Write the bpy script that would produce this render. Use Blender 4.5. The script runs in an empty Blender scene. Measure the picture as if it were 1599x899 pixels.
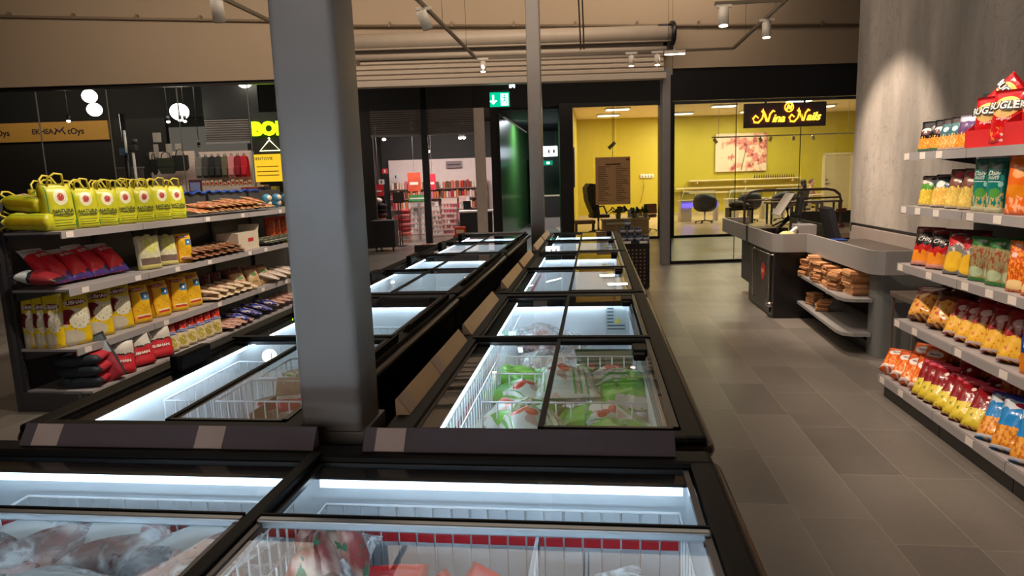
import bpy, bmesh, math, random
from mathutils import Vector, Matrix, noise
R = math.radians
sc = bpy.context.scene
COL = sc.collection
random.seed(7)

# ------------------------------------------------------------------ camera, world, lights, exposure
cam_data = bpy.data.cameras.new('camera')
cam = bpy.data.objects.new('camera', cam_data); COL.objects.link(cam)
cam_data.sensor_width = 36.0
cam_data.lens = 36.0 * 1060.0 / 1599.0
cam_data.clip_start = 0.05; cam_data.clip_end = 120
rx = Vector((0.99239499, 0.1187874, -0.03227609))
ru = Vector((0.01290181, 0.16038611, 0.98697003))
rf = Vector((-0.12241624, 0.97988053, -0.15763379))
m = Matrix.Identity(4)
for i in range(3):
    m[i][0] = rx[i]; m[i][1] = ru[i]; m[i][2] = -rf[i]
m[2][3] = 1.6
cam.matrix_world = m
sc.camera = cam
sc.view_settings.view_transform = 'Standard'
sc.view_settings.look = 'None'
sc.view_settings.exposure = 1.0
sc.view_settings.gamma = 1.0
sc.view_settings.use_curve_mapping = False

def lin(c):
    return tuple(((x / 255.0) / 12.92 if x / 255.0 <= 0.04045 else ((x / 255.0 + 0.055) / 1.055) ** 2.4) for x in c)

world = bpy.data.worlds.new('dim_hall_air'); sc.world = world
world.use_nodes = True
world.node_tree.nodes['Background'].inputs[0].default_value = (1.0, 0.84, 0.70, 1)
world.node_tree.nodes['Background'].inputs[1].default_value = 0.075

def lamp(kind, name, loc, energy, color=(1, .8, .6), aim=None, **kw):
    d = bpy.data.lights.new(name, kind); d.energy = energy; d.color = color
    for k, v in kw.items(): setattr(d, k, v)
    o = bpy.data.objects.new(name, d); COL.objects.link(o); o.location = loc
    if aim is not None:
        o.rotation_euler = (Vector(aim) - Vector(loc)).to_track_quat('-Z', 'Y').to_euler()
    return o
WARM = (1.0, 0.80, 0.62); NEUT = (1.0, 0.88, 0.78); COOL = (0.82, 0.92, 1.0)
def FR0(s, d, z): return (1.2 + s * .99034 - d * .13865, 12.38 + s * .13865 + d * .99034, z)
# spotlights of the shop's ceiling tracks (mostly out of frame), then added area fills
lamp('SPOT', 'wall_spot', (1.35, 7.0, 3.45), 190, WARM, (2.9, 7.2, 1.0), spot_size=R(64), spot_blend=.5, shadow_soft_size=.05)
lamp('SPOT', 'wall_spot', (2.05, 4.4, 3.7), 190, WARM, (2.9, 4.2, 2.2), spot_size=R(60), spot_blend=.5, shadow_soft_size=.05)
for yy, e in ((2.6, 95), (4.1, 120), (5.2, 75)):
    lamp('SPOT', 'snack_spot', (0.55, yy - .3, 3.5), e, WARM, (2.25, yy + .15, .75), spot_size=R(58), spot_blend=.7, shadow_soft_size=.06)
for yy, e in ((4.2, 80), (5.4, 125), (6.9, 120), (8.1, 80)):
    lamp('SPOT', 'rice_spot', (-2.1, yy - .35, 3.6), e, (1, .84, .68), (-4.0, yy, 1.05), spot_size=R(56), spot_blend=.7, shadow_soft_size=.06)
lamp('SPOT', 'checkout_spot', (1.5, 7.2, 3.5), 110, WARM, (2.2, 7.6, .6), spot_size=R(60), spot_blend=.8, shadow_soft_size=.08)
lamp('SPOT', 'aisle_spot', (1.6, 10.9, 3.45), 130, WARM, (1.5, 10.2, 0), spot_size=R(80), spot_blend=.9, shadow_soft_size=.06)
lamp('SPOT', 'aisle_spot', (-1.70, 10.9, 3.40), 70, WARM, (-3.2, 10.6, 0), spot_size=R(90), spot_blend=.9, shadow_soft_size=.06)
lamp('SPOT', 'aisle_spot', (1.35, 3.0, 4.2), 60, (1, .86, .74), (1.35, 4.2, 0), spot_size=R(75), spot_blend=1, shadow_soft_size=.2)
lamp('AREA', 'hall_fill', (-2.0, 7.5, 5.1), 110, WARM, (-2.0, 8.5, 0), shape='RECTANGLE', size=8, size_y=5)  # added broad overhead fill for the hall, not a real panel
lamp('AREA', 'hall_fill', (-1.5, -2.6, 2.0), 24, (1, .88, .78), (-1.2, 2.2, .5), shape='RECTANGLE', size=4, size_y=1.2)  # added fill from behind the camera, lifts the near column
lamp('AREA', 'mall_fill', FR0(0.5, 2.6, 4.3), 26, WARM, FR0(0.5, 4.2, 0), shape='RECTANGLE', size=8, size_y=1)  # added fill over the mall walk, lifts the price list board
lamp('AREA', 'front_wall_fill', (-3.0, 9.6, 4.9), 60, WARM, (-4.0, 12.5, 3.9), shape='RECTANGLE', size=12, size_y=.5)  # added fill that brightens the beige front wall

# ------------------------------------------------------------------ frames
A8 = math.atan(.14)
UX, UY = math.cos(A8), math.sin(A8)
def FR(s, d, z=0.0):                       # the mall side runs at a slight angle to the freezers
    return Vector((1.2 + s * UX - d * UY, 12.38 + s * UY + d * UX, z))

# ------------------------------------------------------------------ materials
MATS = {}
def newmat(name):
    mt = bpy.data.materials.new(name); mt.use_nodes = True
    nt = mt.node_tree
    for n in list(nt.nodes): nt.nodes.remove(n)
    out = nt.nodes.new('ShaderNodeOutputMaterial')
    return mt, nt, out
def N(nt, t, **kw):
    n = nt.nodes.new(t)
    for k, v in kw.items(): setattr(n, k, v)
    return n
def setin(nt, node, i, v):
    if isinstance(v, bpy.types.NodeSocket): nt.links.new(v, node.inputs[i])
    else: node.inputs[i].default_value = v
def MA(nt, op, a, b=None, c=None):
    n = N(nt, 'ShaderNodeMath', operation=op)
    setin(nt, n, 0, a)
    if b is not None: setin(nt, n, 1, b)
    if c is not None: setin(nt, n, 2, c)
    return n.outputs[0]
def MIX(nt, f, a, b):
    n = N(nt, 'ShaderNodeMix', data_type='RGBA')
    setin(nt, n, 0, f); setin(nt, n, 6, a if isinstance(a, bpy.types.NodeSocket) else (*a, 1)); setin(nt, n, 7, b if isinstance(b, bpy.types.NodeSocket) else (*b, 1))
    return n.outputs[2]
def NOISE(nt, scale, vec=None, detail=3, out='Fac'):
    n = N(nt, 'ShaderNodeTexNoise'); n.inputs['Scale'].default_value = scale; n.inputs['Detail'].default_value = detail
    if vec is not None: nt.links.new(vec, n.inputs['Vector'])
    return n.outputs[out]
def mat(name, rgb, rough=.5, metal=0., var=.08, scale=6., bump=0., bscale=80., spec=.5, coat=0.):
    if name in MATS: return MATS[name]
    mt, nt, out = newmat(name); b = N(nt, 'ShaderNodeBsdfPrincipled')
    c = lin(rgb); tc = N(nt, 'ShaderNodeTexCoord').outputs['Object']
    nz = NOISE(nt, scale, tc)
    lo = tuple(x * (1 - var) for x in c); hi = tuple(min(1, x * (1 + var)) for x in c)
    nt.links.new(MIX(nt, nz, lo, hi), b.inputs['Base Color'])
    b.inputs['Roughness'].default_value = rough; b.inputs['Metallic'].default_value = metal
    b.inputs['Specular IOR Level'].default_value = spec
    if coat: b.inputs['Coat Weight'].default_value = coat
    if bump:
        bn = N(nt, 'ShaderNodeBump'); bn.inputs['Strength'].default_value = bump; bn.inputs['Distance'].default_value = .01
        nt.links.new(NOISE(nt, bscale, tc), bn.inputs['Height']); nt.links.new(bn.outputs[0], b.inputs['Normal'])
    nt.links.new(b.outputs[0], out.inputs[0]); MATS[name] = mt
    return mt
def emis(name, rgb, strength):
    if name in MATS: return MATS[name]
    mt, nt, out = newmat(name); e = N(nt, 'ShaderNodeEmission')
    e.inputs[0].default_value = (*lin(rgb), 1); e.inputs[1].default_value = strength
    nt.links.new(e.outputs[0], out.inputs[0]); MATS[name] = mt
    return mt
def glass(name, tint=(255, 255, 255), ior=1.5, rough=.0, gain=1.0):
    if name in MATS: return MATS[name]
    mt, nt, out = newmat(name)
    t = N(nt, 'ShaderNodeBsdfTransparent'); t.inputs[0].default_value = (*lin(tint), 1)
    g = N(nt, 'ShaderNodeBsdfGlossy'); g.inputs['Roughness'].default_value = rough
    lw = N(nt, 'ShaderNodeLayerWeight'); lw.inputs[0].default_value = .5
    gm = N(nt, 'ShaderNodeNewGeometry')
    r0 = ((ior - 1) / (ior + 1)) ** 2 * 2
    fac = MA(nt, 'ADD', MA(nt, 'MULTIPLY', MA(nt, 'POWER', lw.outputs['Facing'], 5.0), (1 - r0) * gain), r0 * gain)
    fac = MA(nt, 'MULTIPLY', fac, MA(nt, 'SUBTRACT', 1.0, gm.outputs['Backfacing']))
    mx = N(nt, 'ShaderNodeMixShader')
    nt.links.new(fac, mx.inputs[0]); nt.links.new(t.outputs[0], mx.inputs[1]); nt.links.new(g.outputs[0], mx.inputs[2])
    nt.links.new(mx.outputs[0], out.inputs[0]); MATS[name] = mt
    return mt
def film(name='clear_film', scale=11., amt=.9, tint=(235, 242, 246)):
    """crinkled clear plastic: see-through with white streaks along its folds"""
    if name in MATS: return MATS[name]
    mt, nt, out = newmat(name)
    tc = N(nt, 'ShaderNodeTexCoord').outputs['Object']
    n = N(nt, 'ShaderNodeTexNoise', noise_dimensions='3D'); n.inputs['Scale'].default_value = scale; n.inputs['Detail'].default_value = 5; n.inputs['Distortion'].default_value = .5
    nt.links.new(tc, n.inputs['Vector'])
    rg = MA(nt, 'ABSOLUTE', MA(nt, 'SUBTRACT', n.outputs[0], .5))
    st = MA(nt, 'SUBTRACT', 1.0, MA(nt, 'MINIMUM', MA(nt, 'MULTIPLY', rg, 10.0), 1.0))
    n9 = NOISE(nt, scale * .8, tc, 2)
    st = MA(nt, 'MULTIPLY', st, MA(nt, 'MINIMUM', MA(nt, 'MAXIMUM', MA(nt, 'MULTIPLY', MA(nt, 'SUBTRACT', n9, .44), 8.0), 0.05), 1.0))
    st = MA(nt, 'ADD', MA(nt, 'MULTIPLY', st, amt), .20)  # constant offset lays a painted whitish sheen over the film
    t = N(nt, 'ShaderNodeBsdfTransparent')
    b = N(nt, 'ShaderNodeBsdfPrincipled'); b.inputs['Base Color'].default_value = (*lin(tint), 1); b.inputs['Roughness'].default_value = .3
    bn = N(nt, 'ShaderNodeBump'); bn.inputs['Strength'].default_value = .8; bn.inputs['Distance'].default_value = .01
    nt.links.new(n.outputs[0], bn.inputs['Height']); nt.links.new(bn.outputs[0], b.inputs['Normal'])
    mx = N(nt, 'ShaderNodeMixShader')
    nt.links.new(st, mx.inputs[0]); nt.links.new(t.outputs[0], mx.inputs[1]); nt.links.new(b.outputs[0], mx.inputs[2])
    nt.links.new(mx.outputs[0], out.inputs[0]); MATS[name] = mt
    return mt
def pk(name, base, layers, rough=.32, wr=.35, wscale=16.):
    """printed foil: base colour plus layers in the pack's own UV space.
    ('band',v0,v1,rgb,wob) ('disc',cu,cv,ru,rv,rgb) ('rect',u0,u1,v0,v1,rgb) ('speck',u0,u1,v0,v1,rgb,scale,thr)"""
    if name in MATS: return MATS[name]
    mt, nt, out = newmat(name); b = N(nt, 'ShaderNodeBsdfPrincipled')
    uv = N(nt, 'ShaderNodeTexCoord').outputs['UV']
    sp = N(nt, 'ShaderNodeSeparateXYZ'); nt.links.new(uv, sp.inputs[0]); u, v = sp.outputs[0], sp.outputs[1]
    wobn = NOISE(nt, 5.0, uv, 2)
    wn = MA(nt, 'SUBTRACT', wobn, .5)
    col = None; c0 = lin(base)
    def rect(uu, vv, u0, u1, v0, v1):
        a = MA(nt, 'MULTIPLY', MA(nt, 'GREATER_THAN', uu, u0), MA(nt, 'LESS_THAN', uu, u1))
        c = MA(nt, 'MULTIPLY', MA(nt, 'GREATER_THAN', vv, v0), MA(nt, 'LESS_THAN', vv, v1))
        return MA(nt, 'MULTIPLY', a, c)
    cur = c0
    for L in layers:
        k = L[0]
        if k == 'band':
            vv = MA(nt, 'ADD', v, MA(nt, 'MULTIPLY', wn, L[4])) if L[4] else v
            msk = MA(nt, 'MULTIPLY', MA(nt, 'GREATER_THAN', vv, L[1]), MA(nt, 'LESS_THAN', vv, L[2])); rgb = L[3]
        elif k == 'disc':
            a = MA(nt, 'POWER', MA(nt, 'DIVIDE', MA(nt, 'ABSOLUTE', MA(nt, 'SUBTRACT', u, L[1])), L[3]), 2.0)
            c = MA(nt, 'POWER', MA(nt, 'DIVIDE', MA(nt, 'ABSOLUTE', MA(nt, 'SUBTRACT', v, L[2])), L[4]), 2.0)
            msk = MA(nt, 'LESS_THAN', MA(nt, 'ADD', a, c), 1.0); rgb = L[5]
        elif k == 'rect':
            msk = rect(u, v, L[1], L[2], L[3], L[4]); rgb = L[5]
        elif k == 'speck':
            nz = NOISE(nt, L[6], uv, 2)
            vv = MA(nt, 'ADD', v, MA(nt, 'MULTIPLY', wn, .18))
            msk = MA(nt, 'MULTIPLY', rect(u, vv, L[1], L[2], L[3], L[4]), MA(nt, 'GREATER_THAN', nz, L[7])); rgb = L[5]
        cur = MIX(nt, msk, cur, lin(rgb))
    if not layers:
        nz = NOISE(nt, 8., uv); cur = MIX(nt, nz, tuple(x * .9 for x in c0), tuple(min(1, x * 1.1) for x in c0))
    nt.links.new(cur, b.inputs['Base Color'])
    b.inputs['Roughness'].default_value = rough
    bn = N(nt, 'ShaderNodeBump'); bn.inputs['Strength'].default_value = wr; bn.inputs['Distance'].default_value = .012
    nt.links.new(NOISE(nt, wscale, N(nt, 'ShaderNodeTexCoord').outputs['Object'], 3), bn.inputs['Height']); nt.links.new(bn.outputs[0], b.inputs['Normal'])
    nt.links.new(b.outputs[0], out.inputs[0]); MATS[name] = mt
    return mt

# ------------------------------------------------------------------ mesh building
class MB:
    def __init__(s, off=(0, 0, 0)):
        s.bm = bmesh.new(); s.off = Vector(off); s.uv = None
    def box(s, c, size, mi=0, rot=None, bev=0):
        r = bmesh.ops.create_cube(s.bm, size=1.0); vs = r['verts']
        M_ = Matrix.Diagonal((*size, 1))
        if rot is not None: M_ = Matrix.Rotation(rot[0], 4, rot[1]) @ M_
        M_ = Matrix.Translation(Vector(c) - s.off) @ M_
        bmesh.ops.transform(s.bm, matrix=M_, verts=vs)
        fs = set(f for v_ in vs for f in v_.link_faces)
        for f in fs: f.material_index = mi
        if bev:
            es = list(set(e for f in fs for e in f.edges))
            bb = bmesh.ops.bevel(s.bm, geom=es, offset=bev, segments=2, affect='EDGES', profile=.6)
            for f in bb['faces']: f.material_index = mi
        return s
    def bx(s, x0, x1, y0, y1, z0, z1, mi=0, bev=0):
        return s.box(((x0 + x1) / 2, (y0 + y1) / 2, (z0 + z1) / 2), (abs(x1 - x0), abs(y1 - y0), abs(z1 - z0)), mi, None, bev)
    def cyl(s, p0, p1, r, seg=12, mi=0, r2=None, cap=True):
        p0, p1 = Vector(p0) - s.off, Vector(p1) - s.off; d = p1 - p0
        g = bmesh.ops.create_cone(s.bm, cap_ends=cap, segments=seg, radius1=r, radius2=r if r2 is None else r2, depth=d.length)
        q = d.to_track_quat('Z', 'Y').to_matrix().to_4x4(); q.translation = (p0 + p1) / 2
        bmesh.ops.transform(s.bm, matrix=q, verts=g['verts'])
        for f in set(f for v_ in g['verts'] for f in v_.link_faces): f.material_index = mi; f.smooth = True
        return s
    def sph(s, c, r, mi=0, sc_=(1, 1, 1), seg=16, rot=None):
        g = bmesh.ops.create_uvsphere(s.bm, u_segments=seg, v_segments=max(6, seg // 2), radius=r)
        M_ = Matrix.Diagonal((*sc_, 1))
        if rot is not None: M_ = Matrix.Rotation(rot[0], 4, rot[1]) @ M_
        bmesh.ops.transform(s.bm, matrix=Matrix.Translation(Vector(c) - s.off) @ M_, verts=g['verts'])
        for f in set(f for v_ in g['verts'] for f in v_.link_faces): f.material_index = mi; f.smooth = True
        return s
    def tube(s, pts, r, seg=6, mi=0, closed=False):
        pts = [Vector(p) - s.off for p in pts]; n = len(pts); rings = []
        up = Vector((0, 0, 1))
        for i, p in enumerate(pts):
            a = pts[i - 1] if (i or closed) else p; b = pts[(i + 1) % n] if (i < n - 1 or closed) else p
            t = (b - a)
            if t.length < 1e-9: t = up
            t.normalize()
            x = t.cross(up)
            if x.length < .05: x = t.cross(Vector((0, 1, 0)))
            x.normalize(); y = x.cross(t)
            rr = r[i] if isinstance(r, (list, tuple)) else r
            rings.append([s.bm.verts.new(p + (x * math.cos(k * 2 * math.pi / seg) + y * math.sin(k * 2 * math.pi / seg)) * rr) for k in range(seg)])
        m_ = n if closed else n - 1
        for i in range(m_):
            A, B = rings[i], rings[(i + 1) % n]
            for k in range(seg):
                f = s.bm.faces.new((A[k], A[(k + 1) % seg], B[(k + 1) % seg], B[k])); f.material_index = mi; f.smooth = True
        if not closed:
            for Rg in (rings[0][::-1], rings[-1]):
                f = s.bm.faces.new(Rg); f.material_index = mi
        return s
    def poly(s, pts, mi=0):
        f = s.bm.faces.new([s.bm.verts.new(Vector(p) - s.off) for p in pts]); f.material_index = mi; return s
    def prism(s, pts, vec, mi=0, smooth=False):
        """closed polygon swept along a vector"""
        vec = Vector(vec)
        a = [s.bm.verts.new(Vector(p) - s.off) for p in pts]; b = [s.bm.verts.new(Vector(p) - s.off + vec) for p in pts]
        n = len(pts)
        fs = [s.bm.faces.new(a[::-1]), s.bm.faces.new(b)]
        for i in range(n):
            f = s.bm.faces.new((a[i], a[(i + 1) % n], b[(i + 1) % n], b[i])); f.smooth = smooth; fs.append(f)
        for f in fs: f.material_index = mi
        return s
    def lathe(s, prof, c=(0, 0, 0), seg=16, mi=0):
        c = Vector(c) - s.off; rings = []
        for r, z in prof:
            rings.append([s.bm.verts.new(c + Vector((r * math.cos(k * 2 * math.pi / seg), r * math.sin(k * 2 * math.pi / seg), z))) for k in range(seg)])
        for i in range(len(prof) - 1):
            for k in range(seg):
                f = s.bm.faces.new((rings[i][k], rings[i][(k + 1) % seg], rings[i + 1][(k + 1) % seg], rings[i + 1][k])); f.material_index = mi; f.smooth = True
        s.bm.faces.new(rings[0][::-1]).material_index = mi; s.bm.faces.new(rings[-1]).material_index = mi
        return s
    def mesh(s, name, mats):
        bmesh.ops.recalc_face_normals(s.bm, faces=s.bm.faces)
        me = bpy.data.meshes.new(name); s.bm.to_mesh(me); s.bm.free()
        for q in (mats if isinstance(mats, (list, tuple)) else [mats]): me.materials.append(q)
        return me
    def build(s, name, mats, parent=None, label=None, loc=None, rz=0):
        return link(name, s.mesh(name, mats), parent, label, loc, rz)
def link(name, me, parent=None, label=None, loc=None, rz=0):
    o = bpy.data.objects.new(name, me); COL.objects.link(o)
    if parent is not None: o.parent = parent
    if loc is not None: o.location = loc
    if rz: o.rotation_euler.z = rz
    if label: o['label'] = label
    return o
def thing(name, label, cat, loc=(0, 0, 0), rz=0, group=None):
    o = bpy.data.objects.new(name, None); COL.objects.link(o); o.empty_display_size = .1
    o.location = loc; o.rotation_euler = (0, 0, rz); o['label'] = label; o['category'] = cat
    if group: o['group'] = group
    return o
def tag(o, label, cat, group=None, kind=None):
    o['label'] = label; o['category'] = cat
    if group: o['group'] = group
    if kind: o['kind'] = kind
    return o
def struct(o): o['kind'] = 'structure'; return o
KIDS = {}
def kids(o): return [c for c in bpy.data.objects if c.parent == o]
def dup(root, label=None, loc=None, rot=None, scale=None, group=None):
    if root.name not in KIDS: KIDS[root.name] = [(c, kids(c)) for c in kids(root)]
    r = root.copy(); COL.objects.link(r)
    if label: r['label'] = label
    if group: r['group'] = group
    if loc is not None: r.location = loc
    if rot is not None: r.rotation_euler = rot
    if scale is not None: r.scale = scale
    for ch, gs in KIDS[root.name]:
        c = ch.copy(); COL.objects.link(c); c.parent = r
        for g in gs:
            d = g.copy(); COL.objects.link(d); d.parent = c
    return r
ORD = ['first', 'second', 'third', 'fourth', 'fifth', 'sixth', 'seventh', 'eighth', 'ninth', 'tenth', 'eleventh', 'twelfth', 'thirteenth', 'fourteenth', 'fifteenth', 'sixteenth', 'seventeenth', 'eighteenth', 'nineteenth', 'twentieth']

def text_mesh(body, size, depth=0.0, shear=0.0, bold=0.0, align='CENTER'):
    cu = bpy.data.curves.new('t', 'FONT'); cu.body = body; cu.size = size; cu.extrude = depth; cu.shear = shear; cu.offset = bold
    cu.align_x = align; cu.align_y = 'CENTER'; cu.resolution_u = 3
    o = bpy.data.objects.new('t', cu); COL.objects.link(o)
    dg = bpy.context.evaluated_depsgraph_get()
    me = bpy.data.meshes.new_from_object(o.evaluated_get(dg))
    bpy.data.objects.remove(o); bpy.data.curves.remove(cu)
    return me
def text_on(body, size, material, parent, loc, face='-Y', depth=.001, name='lettering', label=None, **kw):
    """lettering standing upright, readable when looked at against `face`"""
    me = text_mesh(body, size, depth, **kw); me.materials.clear(); me.materials.append(material)
    o = link(name, me, parent, label)
    rz = {'-Y': 0, '+X': R(90), '+Y': R(180), '-X': R(-90)}[face]
    o.location = loc; o.rotation_euler = (R(90), 0, rz)
    return o
# ------------------------------------------------------------------ common materials
BLACK = mat('satin_black', (20, 19, 22), .35); DKGREY = mat('dark_grey_metal', (52, 52, 56), .45)
MIDGREY = mat('grey_powder_coat', (128, 124, 124), .5); LTGREY = mat('light_grey_powder_coat', (165, 163, 162), .5)
WHITE = mat('white_paint', (226, 224, 220), .55); CARD = mat('price_card', (232, 222, 214), .6)
BEIGE = mat('beige_hall_paint', (160, 142, 120), .85, var=.06, scale=1.2)
CONC = None
def concrete():
    mt, nt, out = newmat('trowelled_concrete_wall'); b = N(nt, 'ShaderNodeBsdfPrincipled')
    tc = N(nt, 'ShaderNodeTexCoord').outputs['Object']
    mp = N(nt, 'ShaderNodeMapping'); mp.inputs['Scale'].default_value = (1, 1.6, .35); nt.links.new(tc, mp.inputs[0])
    n1 = NOISE(nt, 1.1, mp.outputs[0], 6); n2 = NOISE(nt, 9, tc, 5)
    c = MIX(nt, MA(nt, 'MINIMUM', MA(nt, 'MAXIMUM', MA(nt, 'MULTIPLY', MA(nt, 'SUBTRACT', n1, .36), 3.4), 0.0), 1.0), lin((124, 119, 113)), lin((184, 175, 166)))
    n3 = N(nt, 'ShaderNodeTexNoise'); n3.inputs['Scale'].default_value = 1.7; n3.inputs['Detail'].default_value = 8; n3.inputs['Distortion'].default_value = 2.2; nt.links.new(tc, n3.inputs['Vector'])
    c = MIX(nt, MA(nt, 'MULTIPLY', MA(nt, 'LESS_THAN', MA(nt, 'ABSOLUTE', MA(nt, 'SUBTRACT', n3.outputs[0], .5)), .006), .35), c, lin((96, 90, 84)))
    c = MIX(nt, MA(nt, 'MULTIPLY', n2, .35), c, lin((120, 116, 112)))
    nt.links.new(c, b.inputs['Base Color']); b.inputs['Roughness'].default_value = .75
    bn = N(nt, 'ShaderNodeBump'); bn.inputs['Strength'].default_value = .25; bn.inputs['Distance'].default_value = .02
    nt.links.new(n2, bn.inputs['Height']); nt.links.new(bn.outputs[0], b.inputs['Normal'])
    nt.links.new(b.outputs[0], out.inputs[0]); return mt
CONC = concrete()
def tiles():
    mt, nt, out = newmat('dark_stone_tiles'); b = N(nt, 'ShaderNodeBsdfPrincipled')
    tc = N(nt, 'ShaderNodeTexCoord').outputs['Object']
    sp = N(nt, 'ShaderNodeSeparateXYZ'); nt.links.new(tc, sp.inputs[0])
    u = MA(nt, 'DIVIDE', MA(nt, 'SUBTRACT', sp.outputs[0], .925 - 20 * .335), .335)
    cidx = MA(nt, 'FLOOR', u)
    wn = N(nt, 'ShaderNodeTexWhiteNoise', noise_dimensions='1D'); nt.links.new(cidx, wn.inputs['W'])
    v = MA(nt, 'ADD', MA(nt, 'DIVIDE', MA(nt, 'ADD', sp.outputs[1], 20.0), .70), wn.outputs[0])
    ridx = MA(nt, 'FLOOR', v)
    cmb = N(nt, 'ShaderNodeCombineXYZ'); nt.links.new(cidx, cmb.inputs[0]); nt.links.new(ridx, cmb.inputs[1])
    w2 = N(nt, 'ShaderNodeTexWhiteNoise', noise_dimensions='3D'); nt.links.new(cmb.outputs[0], w2.inputs['Vector'])
    fu, fv = MA(nt, 'FRACT', u), MA(nt, 'FRACT', v)
    g = MA(nt, 'MAXIMUM', MA(nt, 'GREATER_THAN', MA(nt, 'ABSOLUTE', MA(nt, 'SUBTRACT', fu, .5)), .491), MA(nt, 'GREATER_THAN', MA(nt, 'ABSOLUTE', MA(nt, 'SUBTRACT', fv, .5)), .4955))
    n1 = NOISE(nt, 2.2, tc, 5); n2 = NOISE(nt, 26, tc, 4)
    c = MIX(nt, w2.outputs[0], lin((92, 87, 82)), lin((128, 121, 113)))
    c = MIX(nt, MA(nt, 'MULTIPLY', n1, .5), c, lin((140, 134, 128)))
    c = MIX(nt, MA(nt, 'MULTIPLY', n2, .22), c, lin((70, 66, 62)))
    c = MIX(nt, MA(nt, 'MULTIPLY', g, .6), c, lin((150, 142, 130)))
    nt.links.new(c, b.inputs['Base Color'])
    nt.links.new(MA(nt, 'ADD', MA(nt, 'MULTIPLY', n1, .22), .22), b.inputs['Roughness'])
    b.inputs['Specular IOR Level'].default_value = .55
    bn = N(nt, 'ShaderNodeBump'); bn.inputs['Strength'].default_value = .12; bn.inputs['Distance'].default_value = .01
    nt.links.new(MA(nt, 'SUBTRACT', n2, g), bn.inputs['Height']); nt.links.new(bn.outputs[0], b.inputs['Normal'])
    nt.links.new(b.outputs[0], out.inputs[0]); return mt

# ------------------------------------------------------------------ the shop's shell
struct(MB().bx(-22, 16, -3.5, 30, -.1, 0).build('floor', tiles()))
struct(MB().bx(-20, 8, -3.5, 14.2, 5.4, 5.5).build('ceiling', mat('ceiling_paint', (120, 106, 90), .9)))
struct(MB().bx(2.9, 3.15, -3.5, 8.19, 0, 5.4).build('wall_right', CONC))
struct(MB().bx(-20, 8, -3.7, -3.5, 0, 5.4).build('wall_behind', BEIGE))
struct(MB().bx(-20.2, -20, -3.5, 14, 0, 5.4).build('wall_left', mat('dark_side_wall', (60, 54, 50), .8)))
struct(MB().bx(7.6, 7.8, 8, 14.2, 0, 5.4).build('wall_side', BEIGE))
# beige wall over the shopfront, then over the grille opening
fr = lambda name, mb, mt: struct(mb.build(name, mt, None, None, FR(0, 0), A8))
fr('wall_front', MB().bx(-21, -5.30, 0, .2, 3.42, 5.4).bx(-5.3, .17, 0.02, .2, 3.30, 5.4).bx(.17, 7.5, 0, .2, 3.40, 5.4), BEIGE)
# shopfront glazing, left of the opening
PANE = glass('shop_glass', (236, 240, 238), 1.45)
k = 1
s_edges = [-20.4, -19.2, -18, -16.8, -15.6, -14.4, -13.2, -12.0, -10.79, -9.59, -8.39, -7.18, -5.98, -5.32]
for a, b_ in zip(s_edges[:-1], s_edges[1:]):
    w_ = fr('window_%d' % k, MB().bx(a + .006, b_ - .006, .09, .10, .05, 3.37), PANE); k += 1
fr('trim_1', MB().bx(-20.4, -5.30, .05, .14, 3.36, 3.42).bx(-20.4, -5.3, .05, .14, 0, .05), BLACK)
sm = MB()
for a in s_edges[1:-1]: sm.bx(a - .006, a + .006, .085, .105, .05, 3.37)
fr('trim_2', sm, mat('glass_seam', (120, 122, 120), .4))
# right of the opening
rs = [.15, 1.32, 2.47, 3.62, 4.8]
for a, b_ in zip(rs[:-1], rs[1:]):
    fr('window_%d' % k, MB().bx(a + .006, b_ - .006, .09, .10, .05, 2.9), PANE); k += 1
sm = MB()
for a in rs[1:-1]: sm.bx(a - .004, a + .004, .085, .105, .05, 2.88)
fr('trim_3', sm, mat('dark_glass_seam', (60, 55, 40), .4))
fr('trim_4', MB().bx(.12, 7.4, .04, .15, 2.86, 3.41).bx(.12, 7.4, .04, .15, 0, .05).bx(.12, .165, .04, .15, 0, 2.9), BLACK)
fr('trim_5', MB().bx(-.02, .12, -.06, .14, 0, 3.42, 0, .01), MIDGREY)
fr('trim_6', MB().bx(-5.42, -5.30, -.06, .14, 0, 3.42, 0, .01), MIDGREY)
fr('window_%d' % k, MB().bx(4.8, 7.4, .09, .10, .05, 2.9), PANE)
# shop columns between the freezer rows
colm = mat('column_enamel', (150, 144, 140), .38, spec=.5)
for x0, x1, y0, y1, lb, zb in ((-.905, -.712, 1.90, 2.085, 'near', 0), (-.88, -.695, 9.38, 9.56, 'far', 0)):
    mb = MB(); r_ = .022
    pts = []
    for cx, cy, a0 in ((x1 - r_, y1 - r_, 0), (x0 + r_, y1 - r_, 90), (x0 + r_, y0 + r_, 180), (x1 - r_, y0 + r_, 270)):
        for q in range(5): pts.append((cx + r_ * math.cos(R(a0 + q * 22.5)), cy + r_ * math.sin(R(a0 + q * 22.5)), .02))
    mb.prism(pts, (0, 0, 5.38), 0, True)
    o = mb.build('square_column', colm)
    tag(o, 'grey enamelled steel column standing between the freezer rows, ' + ('the near thick-looking one' if lb == 'near' else 'the far slender-looking one by the end'), 'column', 'steel columns')
    b2 = MB().bx(x0 - .012, x1 + .012, y0 - .012, y1 + .012, 0, .86 if lb == 'near' else .3, 0, .004).build('base_sleeve', mat('scuffed_sleeve', (96, 90, 86), .5), o)

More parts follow.
